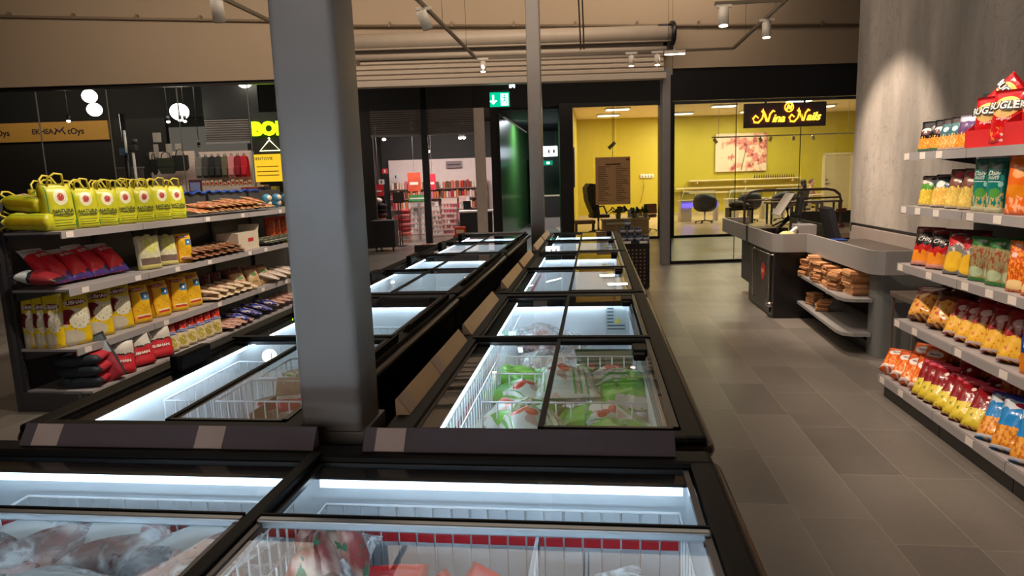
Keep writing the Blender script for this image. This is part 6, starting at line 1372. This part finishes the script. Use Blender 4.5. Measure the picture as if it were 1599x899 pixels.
# ------------------------------------------------------------------ nail salon
YEL = mat('salon_yellow_wall', (190, 172, 44), .6, var=.04)
SC = mat('salon_ceiling', (236, 218, 186), .8)
far('wall_salon_back', MB().bx(-1.3, 14, 14.5, 14.7, 0, 3.8), YEL)
far('wall_salon_left', MB().prism([(-1.22, 5.3, 0), (-1.12, 5.3, 0), (.18, 14.5, 0), (.08, 14.5, 0)], (0, 0, 3.8)), YEL)
far('wall_salon_right', MB().bx(12.6, 12.8, 5.2, 14.5, 0, 3.8), YEL)
far('ceiling_salon', MB().bx(-1.3, 12.8, 5.26, 14.6, 3.78, 3.85), SC)
far('floor_salon', MB().bx(-1.1, 12.6, 5.2, 14.5, .0, .012), mat('salon_floor', (196, 172, 140), .25))
far('baseboard_salon', MB().bx(-1.2, 12.6, 14.46, 14.5, .0, .12), mat('salon_base', (206, 184, 140), .6))
SLM = emis('salon_panel_glow', (255, 240, 214), 7.0)
used = {}
for i, (s_, d_, lb) in enumerate(((.68, 10.3, 'lit ceiling panel in the left salon window, upper of two'), (.72, 12.4, 'lit ceiling panel in the left salon window, lower of two'), (3.4, 12.6, 'lit ceiling panel left of the orange neon sign, lower one'), (4.15, 10.3, 'lit ceiling panel just left of the orange neon sign'), (6.2, 9.4, 'lit ceiling panel right above the orange neon sign'), (7.9, 11.4, 'lit ceiling panel at the right edge beside the concrete wall'), (5.9, 12.6, 'lit ceiling panel hidden mostly by the neon sign'))):
    t = fthing('ceiling_light', lb, 'ceiling light', s_, d_, 3.70, 'salon ceiling lights'); MB().bx(-.05, .75, -.03, .33, .02, .08, 0, .006).build('frame', WHITE, t); MB().bx(0, .70, 0, .30, .005, .02).build('diffuser', SLM, t)
for s_, d_, e in ((1.03, 10.45, 22), (1.07, 12.55, 22), (3.75, 12.75, 60), (4.5, 10.45, 70), (6.55, 9.55, 80), (8.25, 11.55, 80), (6.25, 12.75, 60)):
    lamp('AREA', 'salon_light', FR(s_, d_, 3.69), e, (1, .85, .62), FR(s_, d_ + .1, 0), shape='RECTANGLE', size=.7, size_y=.3)
# neon sign
t = fthing('neon_name_sign', 'dark brown sign board with glowing orange script letters and round emblem', 'sign', 4.18, 4.9, 2.95)
MB().box((0, 0, 0), (2.02, .08, .58), 0, None, .01).build('board', mat('sign_maroon', (58, 22, 20), .6), t)
OR1 = emis('neon_orange', (255, 150, 30), 4.0); OR2 = emis('neon_yellow', (255, 196, 40), 4.0)
def bigN(x, s_=1.0):
    MB().tube([(x - .12 * s_, -.06, -.06), (x - .19 * s_, -.06, .0), (x - .25 * s_, -.06, -.07), (x - .22 * s_, -.06, -.16), (x - .12 * s_, -.06, -.17), (x - .03 * s_, -.06, -.08), (x + .02 * s_, -.06, .08), (x - .01 * s_, -.06, .14), (x - .04 * s_, -.06, .10), (x + .03 * s_, -.06, .04), (x + .09 * s_, -.06, -.14), (x + .12 * s_, -.06, -.15), (x + .17 * s_, -.06, .03), (x + .24 * s_, -.06, .11), (x + .28 * s_, -.06, .08)], [.014, .02, .024, .024, .022, .016, .022, .024, .02, .026, .03, .02, .018, .022, .016], 8).build('script_initial', OR1, t)
bigN(-.55); bigN(.33, .95)
text_on('ina', .27, OR2, t, (-.18, -.055, -.085), depth=.012, shear=.35, bold=.003)
text_on('ails', .27, OR2, t, (.68, -.055, -.065), depth=.012, shear=.35, bold=.003)
rg_ = MB(); rg_.tube([(.08 + .105 * math.cos(a * math.pi / 9), -.06, .175 + .105 * math.sin(a * math.pi / 9)) for a in range(18)], .014, 6, 0, True)
rg_.build('emblem_ring', OR1, t); text_on('N', .15, OR2, t, (.08, -.05, .175), depth=.01, shear=.3, bold=.01)
MB().bx(-.50, -.46, -.02, .02, .29, .50).bx(.46, .50, -.02, .02, .29, .50).build('hanger', BLACK, t)
# menu board in the window
t = fthing('price_list_board', 'tall brown price list board hanging in the left salon window', 'board', -.05, 5.0, .90)
MB().bx(-.43, .44, 0, .02, 0, 1.17).build('sheet', mat('list_brown', (190, 148, 100), .6), t)
il = mat('list_ink', (66, 46, 34), .7); mb = MB(); rnd = random.Random(9)
for i in range(19):
    for cx in (-.36, .08): mb.bx(cx, cx + rnd.uniform(.14, .32), -.004, 0, .10 + i * .046, .112 + i * .046)
o = mb.build('printed_lines', il, t)
MB().bx(-.18, .20, -.004, 0, .98, 1.01).build('heading', il, t); MB().bx(.34, .41, -.005, 0, 1.08, 1.13).build('red_mark', mat('dark_red_mark', (130, 24, 24), .6), t)
MB().cyl((0, .01, 1.17), (0, .01, 2.4), .006, 5).build('cord', BLACK, t)
t = fthing('window_spot', 'small unlit spotlight clipped on a cord above the price list board', 'spotlight', .02, 5.4, 2.30); MB().cyl((-.10, 0, 0), (.06, 0, .14), .045, 12).build('can', mat('grey_can', (150, 140, 110), .4), t); MB().cyl((.03, 0, .12), (.04, 0, 1.4), .006, 5).build('cord', BLACK, t)
# framed flower picture
def flower():
    mt, nt, out = newmat('pale_flower_print'); b = N(nt, 'ShaderNodeBsdfPrincipled'); tc = N(nt, 'ShaderNodeTexCoord').outputs['Object']
    n1 = NOISE(nt, 2.4, tc, 5); n2 = NOISE(nt, 6, tc, 5)
    sp = N(nt, 'ShaderNodeSeparateXYZ'); nt.links.new(tc, sp.inputs[0])
    g = MA(nt, 'ADD', n1, MA(nt, 'MULTIPLY', sp.outputs[0], .07))
    c = MIX(nt, MA(nt, 'GREATER_THAN', g, .62), lin((226, 204, 180)), lin((222, 160, 140)))
    c = MIX(nt, MA(nt, 'GREATER_THAN', g, .70), c, lin((176, 84, 84)))
    c = MIX(nt, MA(nt, 'MULTIPLY', MA(nt, 'GREATER_THAN', n2, .66), .8), c, lin((236, 216, 200)))
    nt.links.new(c, b.inputs['Base Color']); b.inputs['Roughness'].default_value = .6; nt.links.new(b.outputs[0], out.inputs[0]); return mt
t = fthing('flower_picture', 'large frameless picture of pale pink blossoms on the yellow wall', 'picture', 5.5, 14.4, 1.63)
MB().bx(0, 1.98, 0, .05, 0, 1.44).build('canvas', flower(), t)
PKM = mat('petal_pink', (214, 130, 126), .6); DP = mat('petal_dark', (150, 60, 66), .6); mb = MB(); mg = MB(); rnd = random.Random(3)
for cx, cz, r_ in ((1.15, 1.0, .30), (1.42, .62, .24), (.75, 1.15, .22), (1.65, .40, .20), (.6, .55, .15)):
    for a in range(6):
        an = a * 1.047 + rnd.random(); mb.sph((cx + math.cos(an) * r_ * .55, -.006, cz + math.sin(an) * r_ * .55), r_ * .42, 0, (1, .03, .55), 10, (-an, 'Y'))
    mg.sph((cx, -.012, cz), r_ * .2, 0, (1, .05, 1), 8)
mb.build('petals', PKM, t); mg.build('flower_hearts', DP, t)
MB().tube([(1.0, -.01, .05), (1.1, -.01, .5), (1.2, -.01, .95)], .012, 5).build('stem', mat('stem_olive', (96, 100, 60), .6), t)
# wall shelves
for i, (s0, s1, z, d_, lb) in enumerate(((4.45, 8.75, 1.30, 14.2, 'upper pale wall shelf on the yellow salon wall'), (3.9, 9.3, 1.02, 14.15, 'long middle pale wall shelf on the yellow salon wall'), (4.2, 9.0, .86, 13.2, 'lower pale ledge over the manicure desks'))):
    t = fthing('wall_shelf', lb, 'shelf', s0, d_, z, 'pale salon wall shelves'); MB().bx(0, s1 - s0, 0, .25, 0, .05).build('board', mat('shelf_cream', (226, 206, 160), .5), t)
    for x in (.3, (s1 - s0) / 2, s1 - s0 - .3): MB().bx(x, x + .03, .02, .25, -.10, 0).build('bracket', mat('shelf_cream', (226, 206, 160), .5), t)
used = {}
o = thing('polish_bottle', 'x', 'bottle', (0, 0, 0)); MB().lathe([(.03, 0), (.03, .05), (.012, .06), (.012, .10), (.0, .10)], seg=8).build('bottle', mat('dark_polish', (84, 50, 44), .3), o); MB().cyl((0, 0, .07), (0, 0, .12), .014, 8).build('cap', BLACK, o)
for i in range(18): place(o, used, tuple(FR(7.0 + i * .09, 14.3, 1.351)), (0, 0, 0), 'tiny dark nail polish bottle on the upper salon shelf, %s from the left' % ORD[i], 'nail polish bottles')
t = fthing('salon_door', 'plain pale door with a dark lock in the yellow salon wall', 'door', 9.8, 14.44, .0); MB().bx(0, 1.0, 0, .05, 0, 2.14).build('leaf', mat('door_cream', (206, 188, 150), .5), t); MB().bx(-.08, 0, -.03, .06, 0, 2.2).bx(1.0, 1.08, -.03, .06, 0, 2.2).bx(-.08, 1.08, -.03, .06, 2.14, 2.22).build('frame', mat('door_frame_cream', (226, 210, 176), .5), t); MB().cyl((.07, -.05, 1.05), (.07, 0, 1.05), .03, 10).cyl((.07, -.05, 1.2), (.07, 0, 1.2), .025, 10).tube([(.07, -.05, 1.05), (.2, -.05, 1.05)], .012, 6).build('lock', DKGREY, t)
t = fthing('socket_strip', 'white wall socket strip with a hanging cord on the yellow wall', 'socket', 2.6, 14.44, 1.50); MB().bx(0, .52, 0, .05, 0, .14, 0, .01).build('strip', WHITE, t)
for i in range(4): MB().cyl((.08 + i * .12, -.008, .06), (.08 + i * .12, 0, .06), .035, 10).build('socket', mat('socket_grey', (160, 150, 130), .5), t)
MB().tube([(.1, -.02, 0), (.13, -.02, -.35), (.06, -.02, -.7), (.0, -.02, -.95)], .01, 5).build('cord', mat('olive_cord', (120, 104, 50), .6), t)
t = fthing('salon_track', 'white ceiling track rail with small white heads across the salon', 'track', 3.35, 8.0, 2.60); MB().bx(0, 4.5, -.02, .02, 0, .035).cyl((.2, 0, .03), (.2, 0, 1.18), .006, 5).cyl((4.0, 0, .03), (4.0, 0, 1.18), .006, 5).build('rail', WHITE, t)
for x, a in ((.06, 70), (1.4, 40), (1.75, -30), (2.4, 0), (2.95, 35)): MB().cyl((x, 0, -.02), (x + .10 * math.sin(R(a)), 0, -.14), .045, 10).build('spot_head', mat('head_cream', (226, 212, 170), .5), t)
t = fthing('wall_panel_left', 'narrow white panel with a dark edge on the left salon wall', 'panel', -.585, 9.0, 1.3, None, -8); MB().bx(0, .03, 0, .9, 0, 1.2, 0, .004).build('panel', WHITE, t); MB().bx(0, .04, -.12, 0, .0, 1.2).build('dark_edge', mat('edge_brown', (84, 50, 30), .6), t)
# manicure desks with clear shields and purple lamps
UV = emis('violet_lamp', (90, 70, 255), 3.2)
for i, (s0, lb) in enumerate(((3.15, 'white manicure desk with violet light strip behind the black shell chair'), (4.75, 'white manicure desk in the middle of the salon'), (6.3, 'white manicure desk in front of the seated people'))):
    t = fthing('manicure_desk', lb, 'desk', s0, 10.6, 0, 'white manicure desks'); W_ = mat('desk_white', (222, 210, 190), .4)
    MB().bx(0, 1.3, 0, .5, .68, .72, 0, .004).build('top', W_, t); MB().bx(.02, .38, .05, .45, 0, .68, 0, .01).build('drawer_block', W_, t); MB().bx(1.22, 1.28, .05, .45, 0, .68).build('side_leg', W_, t)
    MB().bx(.05, 1.25, -.01, .01, .50, .62).build('violet_strip', UV if i == 0 else W_, t)
    sh = MB().bx(.05, 1.25, .24, .25, .74, 1.0).build('clear_shield', PANE, t); MB().tube([(.0, .0, .72), (.16, .24, 1.0), (1.25, .24, 1.0)], .010, 5).tube([(.0, .0, .72), (1.28, .0, .72)], .008, 5).build('shield_frame', WHITE, sh)
    MB().cyl((.6, .35, .72), (.6, .35, .92), .035, 8, 0, .008).build('bottle', mat('bottle_cream', (236, 214, 160), .4), t)
def shell_chair(label, s, d, dr):
    t = fthing('shell_chair', label, 'chair', s, d, 0, 'black shell chairs', dr)
    prof = [(.05, .36), (.22, .38), (.33, .46), (.38, .58), (.38, .70), (.35, .80)]
    mb = MB(); seg = 22; rings = []
    for r_, z in prof:
        row = []
        for k_ in range(seg):
            a = k_ * 2 * math.pi / seg; zz = z + max(0, math.sin(a)) * (z - .36) * .35 - max(0, -math.sin(a)) * (z - .36) * .45
            row.append(mb.bm.verts.new((r_ * math.cos(a), r_ * .85 * math.sin(a), zz)))
        rings.append(row)
    for A, B in zip(rings[:-1], rings[1:]):
        for k_ in range(seg): mb.bm.faces.new((A[k_], A[(k_ + 1) % seg], B[(k_ + 1) % seg], B[k_])).smooth = True
    mb.bm.faces.new(rings[0][::-1])
    o = mb.build('shell', mat('shell_black', (24, 20, 20), .5), t); s_ = o.modifiers.new('s', 'SOLIDIFY'); s_.thickness = .03
    MB().sph((0, -.02, .43), .26, 0, (1, .85, .25), 14).build('cushion', mat('shell_black', (24, 20, 20), .5), t)
    MB().cyl((0, 0, .08), (0, 0, .37), .022, 8).build('post', CHR, t)
    for a in range(5): MB().tube([(0, 0, .09), (.28 * math.cos(a * 1.2566), .28 * math.sin(a * 1.2566), .06)], .014, 6).sph((.28 * math.cos(a * 1.2566), .28 * math.sin(a * 1.2566), .03), .03, 0, (1, 1, 1), 8).build('leg', BLACK, t)
shell_chair('black shell chair on castors, leftmost, in front of the violet-lit desk', 3.75, 9.9, 160)
shell_chair('black shell chair, second from the left, half behind the checkout', 5.2, 9.9, 175)
shell_chair('black shell chair, third from the left, behind the till screen', 6.2, 9.7, 185)
t = fthing('black_cabinet', 'black trolley with dark bags piled on it right of the shell chair', 'trolley', 4.25, 9.0); MB().bx(0, .75, 0, .4, .42, .50, 0, .01).bx(.0, .06, 0, .4, 0, .5).bx(.69, .75, 0, .4, 0, .5).build('table', BLACK, t); MB().sph((.3, .2, .60), .18, 0, (1.5, .9, .7), 12).sph((.52, .2, .56), .14, 0, (1.4, .9, .7), 12).build('piled_bags', mat('pile_dark', (46, 36, 32), .7, bump=.5), t)
t = fthing('coffee_tables', 'row of low dark wooden tables in the middle of the salon', 'table', 5.2, 8.2); MB().bx(0, 2.2, 0, .5, .62, .68, 0, .01).build('top', mat('dark_wood_top', (92, 70, 56), .35), t)
for x in (.05, 1.05, 2.1): MB().bx(x, x + .05, .05, .1, 0, .62).build('leg', DKGREY, t); MB().bx(x, x + .05, .4, .45, 0, .62).build('leg', DKGREY, t)
# left window: high-back chair, plants, desk, stool
t = fthing('highback_chair', 'black high-backed office chair leaning at the left salon window', 'chair', -.15, 7.4, 0, None, 10)
MB().prism([(-.32, -.22, 1.30), (-.22, -.22, 1.42), (-.05, -.22, 1.40), (.06, -.22, .55), (-.10, -.22, .50), (-.28, -.22, .95)], (0, .44, 0)).build('backrest', mat('chair_black', (26, 22, 20), .5), t)
MB().bx(-.15, .35, -.24, .24, .44, .54, 0, .03).build('seat', mat('chair_black', (26, 22, 20), .5), t); MB().tube([(-.1, -.26, .75), (.15, -.27, .78), (.25, -.27, .55)], .025, 6).build('armrest', BLACK, t); MB().cyl((.08, 0, .08), (.08, 0, .45), .03, 8).build('post', CHR, t)
for a in range(5): MB().tube([(.08, 0, .10), (.08 + .28 * math.cos(a * 1.2566), .28 * math.sin(a * 1.2566), .04)], .02, 6).build('leg', BLACK, t)
t = fthing('reception_desk', 'low pale reception desk with papers in the left salon window', 'desk', -.1, 6.4); MB().bx(0, 1.3, 0, .45, .40, .45, 0, .006).build('top', mat('desk_pale', (190, 170, 140), .4), t); MB().bx(.03, 1.27, .03, .42, 0, .40).build('body', mat('desk_brownish', (176, 152, 122), .5), t)
MB().bx(.72, 1.02, .2, .22, .46, .68).build('white_card', WHITE, t); MB().bx(1.0, 1.28, .1, .3, .45, .49).build('papers', WHITE, t); MB().bx(.10, .6, -.02, .0, .30, .36).build('small_print', WHITE, t)
LG = mat('plant_green', (44, 62, 30), .6)
def plant(label, s, d, z, r_, n_, seed, cat='plant'):
    t = fthing('potted_plant', label, cat, s, d, z, 'salon plants'); rr = random.Random(seed)
    MB().lathe([(.06, 0), (.08, .12), (.075, .13), (.0, .12)], seg=10).build('pot', mat('pot_glass_grey', (150, 150, 130), .3), t)
    mb = MB()
    for i in range(n_):
        a = rr.random() * 6.28; l_ = r_ * rr.uniform(.5, 1); zz = rr.uniform(.05, .2)
        p0 = Vector((0, 0, .12)); p1 = Vector((math.cos(a) * l_ * .6, math.sin(a) * l_ * .6, .14 + zz)); p2 = Vector((math.cos(a) * l_, math.sin(a) * l_, .10 + zz * .5)); q = Vector((-math.sin(a), math.cos(a), 0)) * .035
        mb.prism([p0, p1 + q, p2, p1 - q], (0, 0, .004))
    mb.build('foliage', LG, t)
plant('leafy dark plant in a pot at the foot of the price list board', .35, 6.55, .45, .36, 26, 1)
plant('small plant with dark leaves right of the leafy plant', .80, 6.6, .45, .18, 12, 2)
plant('small low plant at the right end of the reception desk', 1.10, 6.55, .45, .16, 10, 3)
t = fthing('salon_stool', 'brown leather stool chair on a chrome star base in the left window', 'chair', 1.32, 7.4, 0, None, 200)
LB = mat('brown_leather', (120, 66, 30), .5)
MB().bx(-.22, .22, -.2, .2, .40, .50, 0, .04).build('seat', LB, t); MB().bx(-.20, .20, .14, .22, .52, .80, 0, .03).build('backrest', LB, t); MB().bx(-.27, -.22, -.12, .12, .5, .66, 0, .02).bx(.22, .27, -.12, .12, .5, .66, 0, .02).build('armrest', LB, t); MB().cyl((0, 0, .06), (0, 0, .4), .025, 8).build('post', CHR, t)
for a in range(5): MB().tube([(0, 0, .09), (.27 * math.cos(a * 1.2566), .27 * math.sin(a * 1.2566), .05)], .014, 6).sph((.27 * math.cos(a * 1.2566), .27 * math.sin(a * 1.2566), .03), .03, 0, (1, 1, 1), 8).build('leg', CHR, t)
t = fthing('coat_heap', 'brown cushioned bench at the far left of the salon window', 'bench', -.72, 7.6); MB().bx(0, .6, 0, .4, .25, .36, 0, .03).build('cushion', mat('bench_brown', (130, 92, 56), .7), t)
for x in (.03, .53):
    for y in (.03, .33): MB().bx(x, x + .04, y, y + .04, 0, .25).build('leg', DKGREY, t)

# ------------------------------------------------------------------ the two seated people
def person(label, s, d, dr, skin, hair, top, trousers, mask=False, long_hair=False):
    t = fthing('person', label, 'person', s, d, 0, None, dr)
    # facing local -y, seated with forearms on the desk
    V = {'pel': (0, 0, .50), 'wst': (0, .0, .66), 'chs': (0, -.03, .86), 'nek': (0, -.05, 1.02), 'hd0': (0, -.08, 1.08),
         'shl': (.17, -.03, .95), 'ell': (.23, -.12, .72), 'wrl': (.12, -.36, .755), 'hal': (.10, -.42, .755), 'shr': (-.17, -.03, .95), 'elr': (-.23, -.12, .72), 'wrr': (-.12, -.36, .755), 'har': (-.10, -.42, .755),
         'hil': (.10, .0, .50), 'knl': (.13, -.42, .50), 'anl': (.13, -.40, .08), 'tol': (.13, -.54, .04), 'hir': (-.10, .0, .50), 'knr': (-.13, -.42, .50), 'anr': (-.13, -.40, .08), 'tor': (-.13, -.54, .04)}
    Rr = {'pel': .15, 'wst': .13, 'chs': .145, 'nek': .05, 'hd0': .055, 'shl': .065, 'ell': .045, 'wrl': .028, 'hal': .030, 'shr': .065, 'elr': .045, 'wrr': .028, 'har': .030, 'hil': .09, 'knl': .065, 'anl': .04, 'tol': .035, 'hir': .09, 'knr': .065, 'anr': .04, 'tor': .035}
    E_ = [('pel', 'wst'), ('wst', 'chs'), ('chs', 'nek'), ('nek', 'hd0'), ('chs', 'shl'), ('shl', 'ell'), ('ell', 'wrl'), ('wrl', 'hal'), ('chs', 'shr'), ('shr', 'elr'), ('elr', 'wrr'), ('wrr', 'har'),
          ('pel', 'hil'), ('hil', 'knl'), ('knl', 'anl'), ('anl', 'tol'), ('pel', 'hir'), ('hir', 'knr'), ('knr', 'anr'), ('anr', 'tor')]
    for sd, hn, sx in (('l', 'hal', 1), ('r', 'har', -1)):
        for q, (dx, ln) in enumerate(((-.024, .055), (-.008, .065), (.008, .06), (.024, .045))):
            b_ = V[hn]; V['f%s%d' % (sd, q)] = (b_[0] + dx, b_[1] - .035, b_[2] + .004); V['g%s%d' % (sd, q)] = (b_[0] + dx, b_[1] - .035 - ln, b_[2] - .008)
            Rr['f%s%d' % (sd, q)] = .009; Rr['g%s%d' % (sd, q)] = .007; E_ += [(hn, 'f%s%d' % (sd, q)), ('f%s%d' % (sd, q), 'g%s%d' % (sd, q))]
        b_ = V[hn]; V['t' + sd] = (b_[0] - sx * .045, b_[1] - .02, b_[2]); Rr['t' + sd] = .009; E_.append((hn, 't' + sd))
    names = list(V); me = bpy.data.meshes.new('body'); me.from_pydata([V[n_] for n_ in names], [(names.index(a), names.index(b_)) for a, b_ in E_], [])
    o = link('body', me, t); md = o.modifiers.new('skin', 'SKIN'); md.use_smooth_shade = True
    for i, n_ in enumerate(names):
        sv = me.skin_vertices[0].data[i]; sv.radius = (Rr[n_], Rr[n_] * (.75 if n_ in ('chs', 'wst', 'pel') else 1)); sv.use_root = n_ == 'pel'
    sb_ = o.modifiers.new('sub', 'SUBSURF'); sb_.levels = 1; sb_.render_levels = 2
    # clothing by height/reach: one shader on the single body surface
    mt, nt, out = newmat('clothed_body'); b = N(nt, 'ShaderNodeBsdfPrincipled'); sp = N(nt, 'ShaderNodeSeparateXYZ'); nt.links.new(N(nt, 'ShaderNodeTexCoord').outputs['Object'], sp.inputs[0])
    c = MIX(nt, MA(nt, 'LESS_THAN', sp.outputs[2], .60), lin(top), lin(trousers))
    c = MIX(nt, MA(nt, 'GREATER_THAN', sp.outputs[2], 1.0), c, lin(skin))
    c = MIX(nt, MA(nt, 'MULTIPLY', MA(nt, 'LESS_THAN', sp.outputs[1], -.35), MA(nt, 'GREATER_THAN', sp.outputs[2], .68)), c, lin(skin))
    nt.links.new(c, b.inputs['Base Color']); b.inputs['Roughness'].default_value = .7; nt.links.new(b.outputs[0], out.inputs[0]); me.materials.append(mt)
    sk = mat('skin_%d' % skin[0], skin, .5)
    hd_ = MB().sph((0, -.10, 1.17), .098, 0, (.80, .95, 1.18), 20).sph((0, -.197, 1.155), .016, 0, (.8, 1, 1.4), 8).sph((.078, -.09, 1.165), .02, 0, (.4, .8, 1.2), 8).sph((-.078, -.09, 1.165), .02, 0, (.4, .8, 1.2), 8)
    hd_.build('head', sk, t)
    MB().sph((.030, -.183, 1.18), .010, 0, (1.3, .5, .7), 8).build('eye', BLACK, t); MB().sph((-.030, -.183, 1.18), .010, 0, (1.3, .5, .7), 8).build('eye', BLACK, t)
    MB().sph((0, -.188, 1.112), .018, 0, (1.4, .3, .35), 8).build('mouth', mat('lip_red', (160, 80, 74), .5), t)
    hh = MB().sph((0, -.075, 1.20), .108, 0, (.86, .95, 1.05), 18)
    if long_hair: hh.sph((0, -.01, 1.08), .09, 0, (.9, .55, 1.5), 14)
    hh.build('hair', mat('hair_%d' % hair[0], hair, .6, bump=.5, bscale=60), t)
    if mask: MB().sph((0, -.168, 1.125), .055, 0, (1.1, .55, .85), 12).build('face_mask', WHITE, t)
    return t
person('person with dark hair and white face mask sitting at a salon desk', 7.08, 10.1, 200, (206, 160, 130), (30, 24, 22), (50, 48, 46), (30, 30, 34), True, True)
person('person with brown hair and pale top sitting right of the masked person', 7.80, 11.35, 30, (206, 164, 140), (96, 58, 36), (206, 170, 150), (70, 60, 60), False, False)
for s_, d_, lb, c_ in ((7.08, 10.1, 'dark round stool under the masked person', (40, 36, 36)), (7.80, 11.35, 'dark round stool under the person in the pale top', (44, 36, 34))):
    t = fthing('round_stool', lb, 'stool', s_, d_, 0, 'salon stools'); MB().lathe([(.0, .30), (.19, .30), (.2, .33), (.19, .36), (0, .36)], seg=16).build('seat', mat('stool_%d' % c_[0], c_, .6), t); MB().cyl((0, 0, .03), (0, 0, .3), .025, 8).lathe([(.2, 0), (.2, .03), (0, .03)], seg=14).build('base', CHR, t)
t = fthing('tool_case', 'black case with a pale lid lying on the desk by the seated people', 'case', 6.9, 10.75, .722); MB().bx(0, .55, 0, .3, 0, .10, 0, .02).build('case', BLACK, t); MB().bx(.02, .53, .02, .28, .10, .12).build('lid', mat('case_lid_pale', (190, 170, 150), .5), t)
# bin the unused prototypes' zero-placement leftovers
for o in [o for o in bpy.data.objects if o.get('label') == 'x']:
    for c in kids(o): bpy.data.objects.remove(c)
    bpy.data.objects.remove(o)
